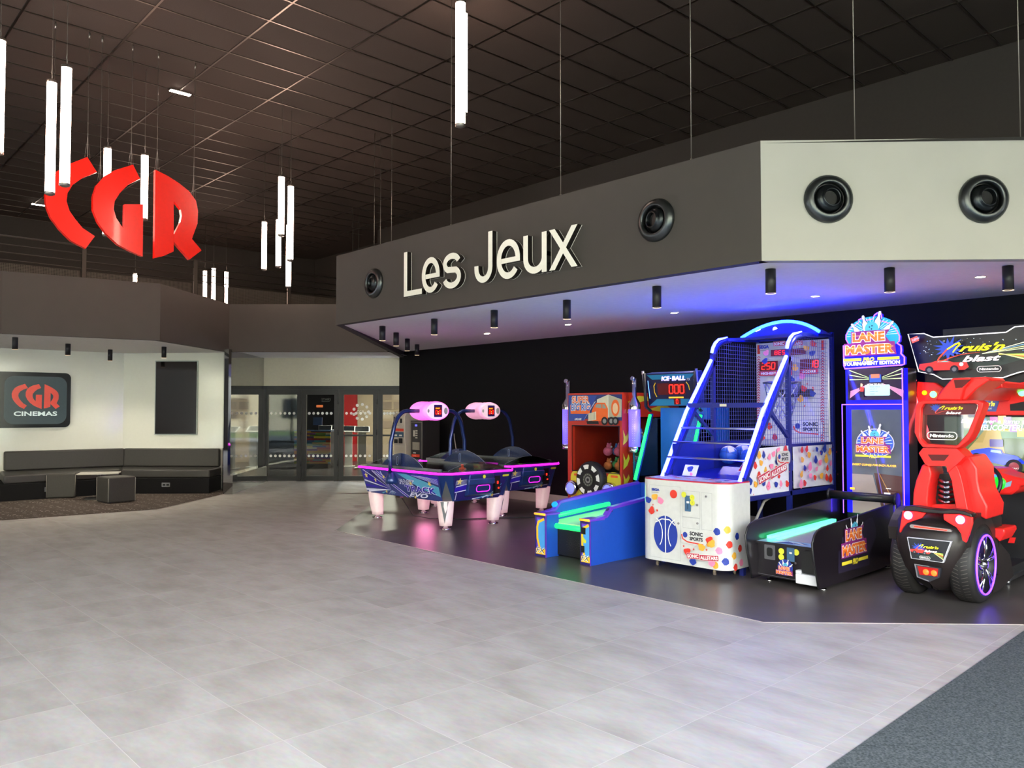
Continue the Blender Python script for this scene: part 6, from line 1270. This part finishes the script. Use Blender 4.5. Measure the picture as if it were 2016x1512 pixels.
# ================================================================== racing machine
wc = lambda x, y: (1740 + x / 5.815, 980 + y / 5.815); ca = lambda x, y: (1740 + x / 5.6, 630 + y / 5.6); cb = lambda x, y: (1740 + x / 5.6, 860 + y / 5.6)
base = Vector((-2.5, 7.7, 0)); TB = Matrix.Translation(-base)
m_rr = M('racing_red_plastic', 'ec2420', .38, noise=.02); m_rk = M('dark_brown_black_shell', '231c1c', .42); m_rub = M('tyre_rubber', '1c1a1a'); m_bwl = E('blue_white_lamp', '8a80ff', 3); m_rl = E('bright_red_lamp', 'ff2818', 1)
t = thing('racing_machine', base, 'red car-shaped racing game with rear tyres, seat back and large screen', 'arcade machine')
def py(pts, Y, c): return [fy(*c(x, y), Y) for x, y in pts]
def slab(b, pts, Y, dep, c, m, ms=None): b.ext(py(pts, Y, c), (0, dep, 0), m, ms)
def tyre(X0, X1, cy, cz, r):
    b = NB(); w = X1 - X0; b.lathe([(r * .76, 0), (r * .80, -.006), (r * .93, 0), (r, .03), (r, w - .03), (r * .93, w), (r * .80, w + .006), (r * .76, w)], (X0, cy, cz), (1, 0, 0), m_rub, 56)
    for k in range(60):
        a = R(6 * k); 
        for x_, s_ in ((X0 + .035, 1), (X1 - .035, -1)):
            c_, q = math.cos(a), math.sin(a); c2, q2 = math.cos(a + .06), math.sin(a + .06); rr_ = r + .0015
            b.add([(x_, cy + rr_ * c_, cz + rr_ * q), (x_, cy + rr_ * math.cos(a + .015), cz + rr_ * math.sin(a + .015)), (x_ + s_ * .05, cy + rr_ * math.cos(a + .075), cz + rr_ * math.sin(a + .075)), (x_ + s_ * .05, cy + rr_ * c2, cz + rr_ * q2)], [(0, 1, 2, 3)], M('tread_line_grey', '55504c', .5))
    b.build('tyre', t)
WY, WZ, WR = 7.44, .322, .32
tyre(-2.39, -2.20, WY, WZ, WR); tyre(-2.85, -2.68, WY, WZ, WR)
b = NB(); b.lathe([(.0, -.12), (.235, -.12), (.245, 0)], (-2.20, WY, WZ), (1, 0, 0), m_blk, 40); b.build('rim_well', t)
b = NB()
for k in range(5):
    a = R(72 * k + 20)
    for da in (-.16, .16): b.tube([(-2.205, WY + .05 * math.cos(a), WZ + .05 * math.sin(a)), (-2.192, WY + .13 * math.cos(a + da * .6), WZ + .13 * math.sin(a + da * .6)), (-2.197, WY + .235 * math.cos(a + da), WZ + .235 * math.sin(a + da))], .011, m_chrome, 8)
b.lathe([(0, .02), (.03, .018), (.05, .0), (.055, -.03)], (-2.20, WY, WZ), (1, 0, 0), m_chrome, 24); b.build('wheel_spokes', t)
b = NB(); b.lathe([(.15, -.09), (.15, -.07), (.06, -.07)], (-2.20, WY, WZ), (1, 0, 0), m_steel, 30); b.box(-2.27, -2.23, WY - .17, WY - .09, WZ - .07, WZ + .07, m_rr); b.build('brake_disc', t)
b = NB(); b.tube([(-2.19, WY + .243 * math.cos(R(a)), WZ + .243 * math.sin(R(a))) for a in range(0, 360, 10)], .008, M('violet_rim_light', '8a5aff', .4, em='5a28ff', es=1.6), 8, closed=True); b.build('rim_light_ring', t)
# central shell between the tyres
rows = []
def shellrow(z, yf, x0, x1, yb=8.0): 
    return [(x0, yb, z), (x0, yf + .10, z), (x0 + .05, yf + .03, z), (x0 + .15, yf, z), ((x0 + x1) / 2, yf - .01, z), (x1 - .15, yf, z), (x1 - .05, yf + .03, z), (x1, yf + .10, z), (x1, yb, z)]
for z, yf, x0, x1 in ((.08, 7.30, -2.66, -2.42), (.16, 7.16, -2.70, -2.36), (.28, 7.08, -2.76, -2.31), (.42, 7.06, -2.80, -2.26), (.56, 7.08, -2.82, -2.22), (.66, 7.12, -2.82, -2.22), (.72, 7.18, -2.80, -2.24), (.735, 7.30, -2.74, -2.28)): rows.append(shellrow(z, yf, x0, x1, 7.98))
b = NB(); b.grid(rows, m_rk); b.poly(rows[-1], m_rk); b.poly([r[0] for r in rows][::-1] + [(-2.66, 7.98, .08)], m_rk); b.build('rear_shell', t)
# wheel arch on the right
b = NB(); R0, R1 = .335, .42; arc_o = [(WY + R1 * math.cos(R(a)) * (1.0 if a < 90 else .95), WZ + R1 * 1.03 * math.sin(R(a))) for a in range(-20, 150, 10)]; arc_i = [(WY + R0 * math.cos(R(a)), WZ + R0 * math.sin(R(a))) for a in range(149, -21, -10)]
b.ext([(-2.40, y, z) for y, z in arc_o + arc_i], (.185, 0, 0), m_rk); b.ext([(-2.86, y, z) for y, z in arc_o + arc_i], (.14, 0, 0), m_rk); b.build('wheel_arch', t)
# spoiler lip
b = NB(); slab(b, [(215, 800), (240, 765), (330, 762), (480, 790), (640, 812), (760, 800), (870, 815), (960, 850), (975, 888), (830, 850), (650, 850), (440, 835), (330, 815), (220, 815)], 7.06, .12, cb, m_rk); b.build('spoiler', t, bevel=.006)
b = NB(); slab(b, [(205, 815), (330, 820), (460, 840), (420, 895), (330, 925), (250, 955), (210, 1000), (175, 1060), (170, 1030)], 7.045, .03, cb, m_rr); b.build('tail_fin_panel', t, bevel=.004); b = NB(); slab(b, [(655, 850), (830, 852), (975, 890), (975, 965), (940, 1080), (905, 1168), (865, 1145), (850, 1070), (800, 1000), (740, 965), (660, 915)], 7.045, .03, cb, m_rr); b.build('tail_fin_panel', t, bevel=.004)
for x, y in ((268, 865), (842, 915)):
    p = fy(*cb(x, y), 7.04); b = NB(); b.ball(p, .034, .018, .034, m_bwl, 20, 10); b.build('tail_lamp', t)
b = NB(); slab(b, [(285, 975), (300, 965), (730, 1020), (750, 1035), (745, 1050), (720, 1048), (300, 1005), (285, 990)], 7.035, .02, cb, M('lamp_bezel', 'a09a98', .3, metal=.6)); slab(b, [(330, 980), (700, 1027), (690, 1038), (335, 995)], 7.03, .01, cb, m_rl); b.build('brake_light_strip', t)
def cruisn(f, P, w, glow, tail=True):
    """script title: P maps 0..1 picture fractions to the face; w = width"""
    Y_ = M('title_yellow%s' % glow, 'f2ee1c', .4, em='f6f010', es=glow); Rd = M('title_red%s' % glow, 'ee4a30', .4, em='f04428', es=glow); Wt = M('title_white%s' % glow, 'fff0f0', .4, em='fff0f0', es=glow)
    x, y = P; C1_ = [(x + a * w, y + b_ * w) for a, b_ in ((.235, .135), (.30, .22), (.345, .262), (.33, .285), (.28, .27), (.15, .19), (.03, .06), (.008, .02), (.03, 0), (.10, .01), (.20, .05), (.36, .095), (.64, .12))]
    f.line(C1_[:6], [w * .016, w * .022, w * .024, w * .026, w * .024, w * .022], Y_); f.line(C1_[5:], [w * .022, w * .022, w * .022, w * .022, w * .018, w * .014, w * .008, w * .002], Rd)
    f.text("ruis'n", x + w * .33, y + w * .14, w * .125, Y_, w=w * .67, bold=.03, shear=.5)
    f.text('blast', x + w * .38, y - w * .03, w * .10, Wt, w=w * .56, bold=.03, shear=.35)
def splat(f, x, y, r, m, seed=5):
    random.seed(seed); n = 26; f.poly([(x + r * (.6 + .5 * random.random() if k % 2 else .45) * math.cos(2 * math.pi * k / n) * 1.2, y + r * (.6 + .5 * random.random() if k % 2 else .45) * math.sin(2 * math.pi * k / n)) for k in range(n)], m)
def nint(f, x, y, w, m, mb):
    f.line(rrect_line(x, y, w, w * .27, w * .134), w * .03, m, closed=True); f.text('Nintendo', x + w * .10, y + w * .075, w * .125, m, w=w * .8, bold=.05)
def car(f, x, y, w, body, glow):
    mm = M('art_car' + body + str(glow), body, .4, em=body, es=glow); f.poly([(x, y + w * .10), (x + w * .02, y + w * .20), (x + w * .25, y + w * .22), (x + w * .36, y + w * .255), (x + w * .56, y + w * .26), (x + w * .70, y + w * .21), (x + w * .96, y + w * .20), (x + w, y + w * .10), (x + w * .92, y + w * .04), (x + w * .1, y + w * .05)][::-1], mm)
    f.poly([(x + w * .38, y + w * .225), (x + w * .42, y + w * .25), (x + w * .54, y + w * .25), (x + w * .63, y + w * .22)][::-1], M('art_glass' + str(glow), '8cc8c8', .4, em='8cc8c8', es=glow * .7))
    for c_ in (.22, .72): f.disc(x + w * c_, y + w * .06, w * .085, m_ink, n=18); f.disc(x + w * c_, y + w * .06, w * .045, M('art_rim' + str(glow), '707478', .3, em='707478', es=glow * .3), n=14)
    f.disc(x + w * .86, y + w * .16, w * .04, M('art_lamp' + str(glow), 'fff0ff', .4, em='fff0ff', es=glow * 1.4), n=12)
def art(f, x0, z0, W_, H_, g, big=False):
    random.seed(9)
    def mm(n, c): return M('art_' + n + str(g), c, .35, em=c, es=g)
    f.poly([(x0 + W_ * .02, z0 + H_ * .05), (x0 + W_ * .55, z0 + H_ * .02), (x0 + W_ * .9, z0 + H_ * .35), (x0 + W_ * .25, z0 + H_ * .38)], mm('asphalt', '22302c'))
    for k, c_ in enumerate(('a8c850', 'd8e070', 'e06828', '70a848', 'f0e0a0')): f.poly([(x0 + W_ * .62, z0 + H_ * (.40 + .01 * k)), (x0 + W_ * 1.0, z0 + H_ * (.34 - .08 * k)), (x0 + W_ * 1.0, z0 + H_ * (.39 - .08 * k)), (x0 + W_ * .62, z0 + H_ * (.42 + .01 * k))], mm('s%d' % k, c_))
    if big:
        for k, c_ in enumerate(('c8d8b0', 'e8e8a0', '70a0c0', 'f0f0d0')): f.poly([(x0 + W_ * .50, z0 + H_ * .44), (x0 + W_ * 1.0, z0 + H_ * (.60 + .09 * k)), (x0 + W_ * 1.0, z0 + H_ * (.63 + .09 * k)), (x0 + W_ * .50, z0 + H_ * .455)], mm('t%d' % k, c_))
    for k in range(70):
        a, c_ = random.random() * (.42 if k < 45 else 1), random.uniform(.45, .9); s_ = random.uniform(.003, .010) * W_; f.rect(x0 + W_ * (.02 + a * .9), z0 + H_ * c_, s_, s_ * .6, mm('dot%d' % (k % 3), ('e0f0ff', '60a0f0', 'f0f0d0')[k % 3]))
    splat(f, x0 + W_ * .27, z0 + H_ * .62, H_ * .38, mm('splat', '2a48b8'))
# plate on the back
pl = [(255, 1105), (745, 1155), (655, 1390), (300, 1340)]
b = NB(); q = py(pl, 7.025, cb); b.ext(q, (0, .03, 0), M('plate_rim', 'd0d0d8', .3)); cen = sum(q, Vector()) / 4; q2 = [cen + (p - cen) * .95 + Vector((0, -.002, 0)) for p in q]; b.poly(q2, m_ink)
f = F(b, (min(p.x for p in q), 7.025 - .003, min(p.z for p in q)), *FRT); f.st = .0008; W_ = max(p.x for p in q) - min(p.x for p in q); H_ = max(p.z for p in q) - min(p.z for p in q); art(f, W_ * .16, H_ * .12, W_ * .66, H_ * .75, .12); car(f, W_ * .14, H_ * .34, W_ * .46, 'c83a34', .12); cruisn(f, (W_ * .27, H_ * .50), W_ * .52, .2); nint(f, W_ * .36, H_ * .14, W_ * .24, m_wh, m_ink); b.build('back_plate', t)
b = NB(); slab(b, [(335, 1405), (630, 1450), (610, 1555), (500, 1600), (370, 1545)], 7.02, .03, cb, m_ink); f = None
slab(b, [(370, 1425), (600, 1455), (590, 1540), (395, 1520)], 7.016, .01, cb, M('dark_red_lens', '8a0c0a', .2, em='a01008', es=.25)); b.build('lower_lamp_panel', t)
for x in (472, 560): p = fy(*wc((x - 0) * 1.0385 - 8, 850 + (x - 472) * .15), 7.014); b = NB(); b.ball(p, .024, .01, .024, E('orange_red_lamp', 'ff5018', 1.2), 16, 8); b.build('reflector_lamp', t)
b = NB(); slab(b, [(335, 1400), (500, 1425), (500, 1432), (352, 1412), (378, 1540), (495, 1585), (495, 1598), (365, 1548)], 7.012, .01, cb, m_chrome); b.build('lamp_bracket', t)
# seat back: A frame
Yf = 7.30
b = NB(); slab(b, [(415, 320), (440, 300), (500, 320), (525, 405), (495, 560), (480, 700), (490, 790), (315, 765), (322, 620), (352, 480), (385, 400)], Yf, .30, cb, m_rr); b.build('seat_frame_left', t, bevel=.012)
b = NB(); slab(b, [(690, 340), (780, 290), (830, 380), (860, 480), (890, 620), (930, 830), (1000, 860), (800, 810), (770, 640), (745, 480)], Yf, .30, cb, m_rr); b.build('seat_frame_right', t, bevel=.012)
b = NB(); slab(b, [(880, 205), (935, 205), (1030, 350), (1035, 480), (1060, 600), (1145, 770), (1132, 915), (960, 830), (900, 640), (850, 420), (800, 300)], Yf + .12, .45, cb, m_rr); b.build('seat_shoulder', t, bevel=.015)
b = NB(); slab(b, [(385, 180), (432, 122), (790, 118), (840, 160), (895, 215), (810, 300), (700, 390), (690, 325), (495, 320), (500, 325), (455, 300)], Yf - .02, .22, cb, m_rr); b.build('shoulder_bridge', t, bevel=.012)
b = NB(); slab(b, [(485, 195), (720, 198), (665, 265), (530, 262)], Yf - .024, .01, cb, M('recess_shade_red', '5c0a0c', .5)); b.build('bridge_slot', t)  # flat plate; the shade inside the slot is put into its colour
b = NB(); slab(b, [(445, 775), (800, 800), (795, 745), (560, 745)], Yf + .1, .05, cb, m_rr); b.build('frame_foot', t)
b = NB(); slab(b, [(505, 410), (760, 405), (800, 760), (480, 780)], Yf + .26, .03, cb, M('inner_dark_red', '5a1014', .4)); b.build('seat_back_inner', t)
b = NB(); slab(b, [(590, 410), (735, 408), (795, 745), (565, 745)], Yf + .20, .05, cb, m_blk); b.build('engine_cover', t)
m_pipe2 = M('polished_pipe', 'b8bcd8', .15, metal=1)
for k in range(5):
    y0 = 470 + 55 * k; p0 = fy(*cb(612, y0), Yf + .17); p1 = fy(*cb(770, y0 + 22), Yf + .17); mid = (p0 + p1) / 2 + Vector((0, -.03, -.015)); b = NB(); b.tube([p0, p0.lerp(mid, .5) + Vector((0, -.015, 0)), mid, p1.lerp(mid, .5) + Vector((0, -.01, 0)), p1], .014, m_pipe2, 10); b.build('chrome_pipe', t)
# head frame with clear panel
Yh = 7.24
ho = [(345, 960), (375, 905), (420, 888), (1040, 885), (1095, 915), (1090, 960), (985, 1240), (940, 1320), (830, 1410), (790, 1412), (430, 1405), (385, 1350), (335, 1240)]
hi_ = [(410, 975), (440, 925), (1000, 920), (1040, 935), (1035, 975), (925, 1245), (820, 1370), (790, 1385), (460, 1365), (400, 1300), (395, 1240)]
def ring(b, out, inn, Y, dep, m):
    O_ = py(out, Y, ca); I_ = py(inn, Y, ca); n = 48
    def res(P):
        L_ = [0]; 
        for i in range(len(P)): L_.append(L_[-1] + (P[(i + 1) % len(P)] - P[i]).length)
        return L_
    c_ = sum(O_, Vector()) / len(O_)
    def cast(P, a):
        d = Vector((math.cos(a), 0, math.sin(a)))
        for i in range(len(P)):
            p, q = P[i] - c_, P[(i + 1) % len(P)] - c_; e = q - p; den = d.x * e.z - d.z * e.x
            if abs(den) < 1e-9: continue
            tt = (p.x * e.z - p.z * e.x) / den; uu = (p.x * d.z - p.z * d.x) / den
            if tt > 0 and -1e-6 <= uu <= 1 + 1e-6: return c_ + d * tt
        return c_
    angs = sorted(set([math.atan2((p - c_).z, (p - c_).x) for p in O_] + [math.atan2((p - c_).z, (p - c_).x) for p in I_])); o1 = [cast(O_, a) for a in angs]; i1 = [cast(I_, a) for a in angs]; K = len(angs); dv = Vector((0, dep, 0))
    for i in range(K):
        j = (i + 1) % K; A, B_, C2, D = o1[i], o1[j], i1[j], i1[i]
        b.add([A, B_, C2, D, A + dv, B_ + dv, C2 + dv, D + dv], [(0, 3, 2, 1), (4, 5, 6, 7), (0, 1, 5, 4), (2, 3, 7, 6)], m)
b = NB(); ring(b, ho, hi_, Yh, .16, m_rr); b.build('headrest_frame', t, bevel=.008)
b = NB(); b.ext(py(hi_, Yh + .05, ca), (0, .004, 0), G('head_window', 'e8e0e4', .05, .12)); b.build('headrest_window', t)
b = NB(); b.poly(py([(415, 975), (440, 925), (1000, 920), (1035, 940), (1000, 1040), (440, 1040)], Yh + .047, ca)[::1], M('window_header_red', '5c1420', .4)); f = F(b, (fy(*ca(470, 1020), Yh).x, Yh + .045, 0), *FRT); f.st = .001
zz = fy(*ca(470, 1035), Yh).z; W_ = fy(*ca(900, 1020), Yh).x - fy(*ca(470, 1020), Yh).x; splat(f, W_ * .2, zz + .052, .045, M('splat_blue', '3050c0', .4)); cruisn(f, (W_ * .18, zz + .005), W_ * .72, 0.1)
q = fy(*ca(458, 1315), Yh); nint(f, q.x - fy(*ca(470, 1020), Yh).x, q.z, fy(*ca(790, 1315), Yh).x - q.x, m_wh, m_wh); b.build('window_print', t)
# scoop and overhead arm
b = NB(); slab(b, [(565, 885), (640, 770), (700, 700), (755, 640), (960, 632), (930, 700), (880, 760), (850, 885)], 7.36, .45, ca, m_rr); slab(b, [(870, 760), (960, 632), (1130, 625), (1165, 662), (1020, 760), (900, 885), (840, 885)], 7.40, .45, ca, m_rr); b.build('air_scoop', t, bevel=.01)
b = NB(); slab(b, [(772, 662), (960, 655), (862, 745), (790, 750)], 7.352, .01, ca, M('recess_shade_red')); b.build('scoop_mouth', t)  # flat plate, its dark red stands for shade in the hollow
b = NB(); slab(b, [(880, 885), (1020, 760), (1165, 662), (1300, 680), (1312, 745), (1180, 770), (1080, 830), (1045, 885)], 8.0, .9, ca, m_rr); b.build('overhead_arm', t, bevel=.01)
# cabinet, marquee, screen
Yc = 8.90; XC1 = -1.55
b = NB(); b.box(-3.20, XC1, Yc + .10, Yc + .95, .04, 2.05, m_blk); b.box(-3.0, XC1 - .1, Yc + .06, Yc + .8, 2.0, 2.45, m_blk); b.build('screen_cabinet', t)
mo = [(268, 155), (445, 150), (545, 190), (1350, 135), (1445, 75), (1660, 58), (1900, 50), (1960, 120), (1900, 480), (1700, 540), (1500, 575), (1420, 600), (1320, 635), (645, 652), (550, 600), (385, 570)]
b = NB(); q = py(mo, Yc, ca); b.ext(q, (0, .08, 0), M('marquee_dark', '1a1c20', .3)); b.tube([p + Vector((0, -.003, 0)) for p in q], .006, E('marquee_white_edge', 'ffffff', .3), 6, closed=True); b.build('marquee_board', t)
b = NB(); o0 = fy(*ca(390, 570), Yc); f = F(b, (o0.x, Yc - .003, o0.z), *FRT); f.st = .0012; mW = fy(*ca(1546, 300), Yc).x - o0.x; mH = fy(*ca(600, 190), Yc).z - o0.z
art(f, 0, 0, mW * 1.25, mH, .2, True)
U2 = lambda x, y: (fy(*ca(x, y), Yc).x - o0.x, fy(*ca(x, y), Yc).z - o0.z)
q = U2(425, 590); car(f, *q, (U2(1020, 590)[0] - q[0]) * .93, 'c8302a', .2)
q = U2(635, 460); cruisn(f, q, U2(1380, 400)[0] - q[0], .34); q = U2(1070, 580); nint(f, *q, U2(1335, 580)[0] - q[0], m_wh, m_wh)
q = U2(360, 265); f.rect(*q, .075, .055, M('new_badge', 'd85a40', .4, em='e06040', es=.3), 0, 20); f.text('NEW', q[0] + .008, q[1] + .018, .025, m_wh, ang=20, bold=.04)
b.build('marquee_art', t)
b = NB(); slab(b, [(368, 680), (560, 690), (650, 755), (600, 830), (590, 890), (372, 915), (360, 800)], Yc + .02, .1, ca, m_rr); slab(b, [(1045, 890), (1180, 790), (1300, 765), (1420, 755), (1500, 690), (1660, 660), (1660, 1050), (1060, 1052), (900, 1040)], Yc + .02, .1, ca, m_rr); slab(b, [(372, 910), (1100, 900), (1100, 1045), (400, 1045)], Yc + .06, .05, ca, m_rr); b.build('red_cowl', t, bevel=.008)
for x, y, c_, r_ in ((448, 803, 'orange', .025), (545, 820, 'green', .034), (1525, 800, 'green', .036)):
    p = fy(*ca(x, y), Yc); b = NB(); b.ball(p, r_, r_ * .6, r_, E(c_ + '_dome_lamp', 'ffb000' if c_ == 'orange' else '50ff70', 1 if c_ == 'orange' else 2), 18, 10); b.build('dome_lamp', t)
b = NB(); slab(b, [(1105, 890), (1275, 885), (1235, 1010), (1090, 1005)], Yc + .015, .01, ca, M('blue_plate', '3a4a98', .3)); f = F(b, (fy(*ca(1115, 985), Yc).x, Yc + .012, fy(*ca(1115, 985), Yc).z), *FRT); f.text("is'n", 0, .03, .05, my_, shear=.4, bold=.04); f.text('blast', 0, 0, .022, m_wh, shear=.3); slab(b, [(1390, 930), (1640, 880), (1640, 1000), (1395, 1000)], Yc + .015, .01, ca, m_blk); b.build('cowl_plate', t)
b = NB(); pth = [fy(*ca(x, y), Yc - .0) for x, y in ((355, 658), (340, 720), (345, 800), (360, 870), (380, 930), (415, 1035), (455, 1120), (485, 1210), (500, 1370))]; b.tube([p - Vector((0, .02, 0)) for p in pth], .015, M('red_led_strip', 'ff6a70', .4, em='ff5058', es=1.4), 8); b.build('red_led_strip', t)
Ys = Yc + .09
sx0 = fy(*ca(610, 1200), Ys).x; sz1 = fy(*ca(1000, 1058), Ys).z; sz0 = fy(*cb(1300, 378), Ys).z; b = NB(); b.box(sx0, XC1 + .0, Ys - .02, Ys + .02, sz0, sz1, m_blk)
f = F(b, (sx0, Ys - .021, sz0), *FRT); f.st = .0012; SWd, SH = XC1 - .08 - sx0, sz1 - sz0; V = lambda x, y: (fy(*ca(x, y), Ys).x - sx0, fy(*ca(x, y), Ys).z - sz0); V2 = lambda x, y: (fy(*cb(x, y), Ys).x - sx0, fy(*cb(x, y), Ys).z - sz0)
f.rect(.06, .01, SWd - .06, SH - .02, m_sc('game_ground', '4e5a34', .75)); f.poly([(.06, SH * .6), (SWd, SH * .6), (SWd, SH - .01), (.06, SH - .01)], m_sc('game_hill', '5a7060', .8))
f.poly([V(1150, 1220), V(1300, 1200), (V(1760, 1500)[0], .35), (SWd, .5), (SWd, SH * .7)][::1], m_sc('game_sand', 'c0a050', .8)); f.poly([V(870, 1500), V(1130, 1210), V(1290, 1210), V(1350, 1500)], m_sc('game_path', '9a8450', .8)); f.poly([V(1010, 1350), V(1120, 1210), V(1150, 1210), V(1100, 1350)], m_sc('game_tan', '8a7844', .8))
for i, (x, y, c_) in enumerate(((1180, 1110, 'a04a90'), (1270, 1100, 'd09040'), (1330, 1110, '6a5a8a'), (1210, 1170, '507a50'), (1400, 1190, '7a5aa0'), (1060, 1130, '6a8ab0'), (1480, 1240, 'c8c050'))): q = V(x, y); f.rect(q[0], q[1] - .04, .07, .08, m_sc('blk' + c_, c_, .8))
q = V(1180, 1395); f.rect(q[0], q[1], .12, .075, m_sc('game_purple', '4a3c78', .8), .01)
f.text('Drive over a jump to', *V(865, 1150), .055, m_wh if False else m_sc('caption', 'e8e8ec', .9), w=(V(1546, 0)[0] - V(865, 0)[0]) * 1.10, shear=.25, bold=.02); f.text('HELICOPTER!', *V(1045, 1215), .058, m_sc('caption', 'e8e8ec', .9), w=(V(1546, 0)[0] - V(1045, 0)[0]) * 1.0, shear=.25, bold=.02)
mb_ = m_sc('truck_blue', '2038e0', .9); f.poly([V2(985, 215), V2(975, 150), V2(1040, 135), V2(1170, 118), V2(1310, 140), V2(1330, 180), V2(1480, 210), V2(1560, 270), V2(1560, 300), V2(1430, 280), V2(1340, 310), V2(1120, 260), V2(990, 225)][::1], mb_); f.poly([V2(1190, 165), V2(1195, 140), V2(1300, 150), V2(1315, 185)], m_sc('truck_glass', '8aa0b0', .7))
for x, y, r_ in ((1040, 235, .055), (1450, 330, .075)): f.disc(*V2(x, y), r_, m_ink); f.disc(*V2(x, y), r_ * .6, m_sc('truck_hub', '884048', .6))
f.text('INSERT COIN(S) TO START', *V2(1130, 345), .02, m_wh, w=.3, bold=.03); b.build('game_screen', t)
# dashboard, wheel, seat, pedal, plinth
Yd = 8.35
b = NB(); slab(b, [(1035, 345), (1250, 355), (1300, 400), (1440, 440), (1546, 465), (1600, 480), (1600, 540), (1490, 540), (1480, 585), (1400, 640), (1110, 635), (1060, 560)], Yd, .45, cb, m_rr); b.build('dashboard', t, bevel=.02)
b = NB(); slab(b, [(1170, 430), (1210, 412), (1260, 420), (1275, 470), (1230, 450), (1180, 460)], Yd - .012, .01, cb, M('dash_dial_blue', '3a88b0', .2, em='3a88b0', es=.5)); slab(b, [(1340, 510), (1410, 485), (1395, 545), (1325, 565)], Yd - .012, .01, cb, M('dash_logo_plate', '8ab0c8', .25)); b.build('dash_plates', t)
p = fy(*cb(1265, 512), Yd); b = NB(); b.lathe([(.062, 0), (.06, .015), (0, .02)], p, (0, -1, 0), E('green_start_button', '18e828', .3), 24); b.build('start_button', t)
p = fy(*cb(1075, 510), Yd - .16); n_ = Vector((-.15, -1, .35)).normalized(); u_ = Vector((0, 0, 1)).cross(n_).normalized(); w_ = n_.cross(u_)
b = NB(); b.tube([p + (u_ * math.cos(R(a)) + w_ * math.sin(R(a))) * .165 for a in range(0, 360, 12)], .018, m_blk, 10, closed=True)
for a in (90, 210, 330): b.tube([p - n_ * .02, p + (u_ * math.cos(R(a)) + w_ * math.sin(R(a))) * .165], .012, m_steel, 8)
b.lathe([(.06, 0), (.055, .02), (0, .028)], p - n_ * .02, n_, m_chrome, 24); b.tube([p - n_ * .03, p - n_ * .25], .03, m_blk, 10); b.build('steering_wheel', t)
b = NB(); slab(b, [(1130, 1010), (1210, 1005), (1330, 1015), (1335, 1060), (1275, 1160), (1240, 1120), (1150, 1100)], 7.78, .35, cb, m_rr); b.build('seat_cushion', t, bevel=.012)
b = NB(); slab(b, [(1390, 1110), (1450, 1112), (1435, 1172), (1368, 1168)], 9.0 - .12, .02, cb, m_rr); b.box(-2.55, -2.2, Yc + .02, Yc + .1, .12, .95, m_blk); b.build('pedal', t)
b = NB(); b.box(-2.84, -2.26, 7.95, 9.02, .05, .17, m_blkm); b.ext([(-2.235, 7.75, .03), (-2.235, 7.95, .45), (-2.235, 8.25, .30), (-2.235, 8.35, .10), (-2.235, 7.95, .03)], (-.1, 0, 0), m_rk); b.box(-2.32, -2.24, 8.3, 9.0, .06, .1, m_steel); b.build('floor_plinth', t)
for x, y in ((-2.3, 8.4), (-2.3, 8.95), (-2.8, 8.4), (-2.8, 8.95)): b = NB(); b.cyl((x, y, 0), (0, 0, 1), .025, .05, m_steel, 12); b.build('leveling_foot', t)
# what of the neighbouring machines throws violet light on the floor: rim light spill is real, nothing added
for nm, loc, e_, c_ in (('blue_neon_light', (-4.64, 7.9, 2.45), 14, (.10, .12, 1)), ('violet_tower_light', (-3.65, 8.45, 1.9), 5, (.2, .1, 1)), ('red_cowl_light', (-3.1, 8.7, 1.5), 3, (1, .08, .05))):
    pass

# ================================================================== small pieces hang under the part they are fixed to
HOLDS = {'leveling_foot': 'leg', 'lens': 'lamp_can', 'nozzle_throat': 'nozzle_ball', 'headlamp_ring': 'headlamp_plate', 'headlamp_lens': 'headlamp_plate', 'screen': 'kiosk_head', 'led_panel': 'lamp_frame', 'lamp_glass': 'trim_ring',
         'side_logo': 'side_panel', 'cabinet_art': 'cabinet', 'corner_art': 'cabinet', 'lock': 'cabinet', 'marquee_art': 'marquee_board', 'marquee_outline_light': 'marquee_board', 'score_display': ('score_pod', 'display_head'), 'head_trim_bar': 'display_head',
         'window_print': 'headrest_window', 'chain_net': 'hoop', 'bar_label': 'cross_bar', 'pole_bracket': 'arch_pole', 'rim_light': 'top_rim', 'goal_light_ring': 'goal_box', 'ball_shelf': 'goal_box', 'orange_light_bar': 'front_pillar',
         'pillar_cap': 'front_pillar', 'bridge_slot': 'shoulder_bridge', 'scoop_mouth': 'air_scoop', 'corner_piping': 'stool_body', 'stool_foot': 'stool_body', 'end_cap': 'lit_tube', 'edge_moulding': 'side_panel', 'edge_trim': 'side_panel',
         'backboard_art': 'backboard', 'dash_plates': 'dashboard', 'tower_screens': 'screen_tower', 'lane_light': 'lane', 'cowl_plate': 'red_cowl', 'sign_lettering': 'sign_board', 'slate_panel': 'sign_board', 'screen_panel': 'screen_frame', 'header_art': 'cabinet'}
stem_ = lambda o: o.name.split('.')[0]
for i, o in enumerate(_made):
    h = HOLDS.get(stem_(o))
    if not h or not o.parent or o.parent.type != 'EMPTY': continue
    h = (h,) if isinstance(h, str) else h
    for q in reversed(_made[:i]):
        if q.parent is o.parent and stem_(q) in h:
            o.parent = q; break
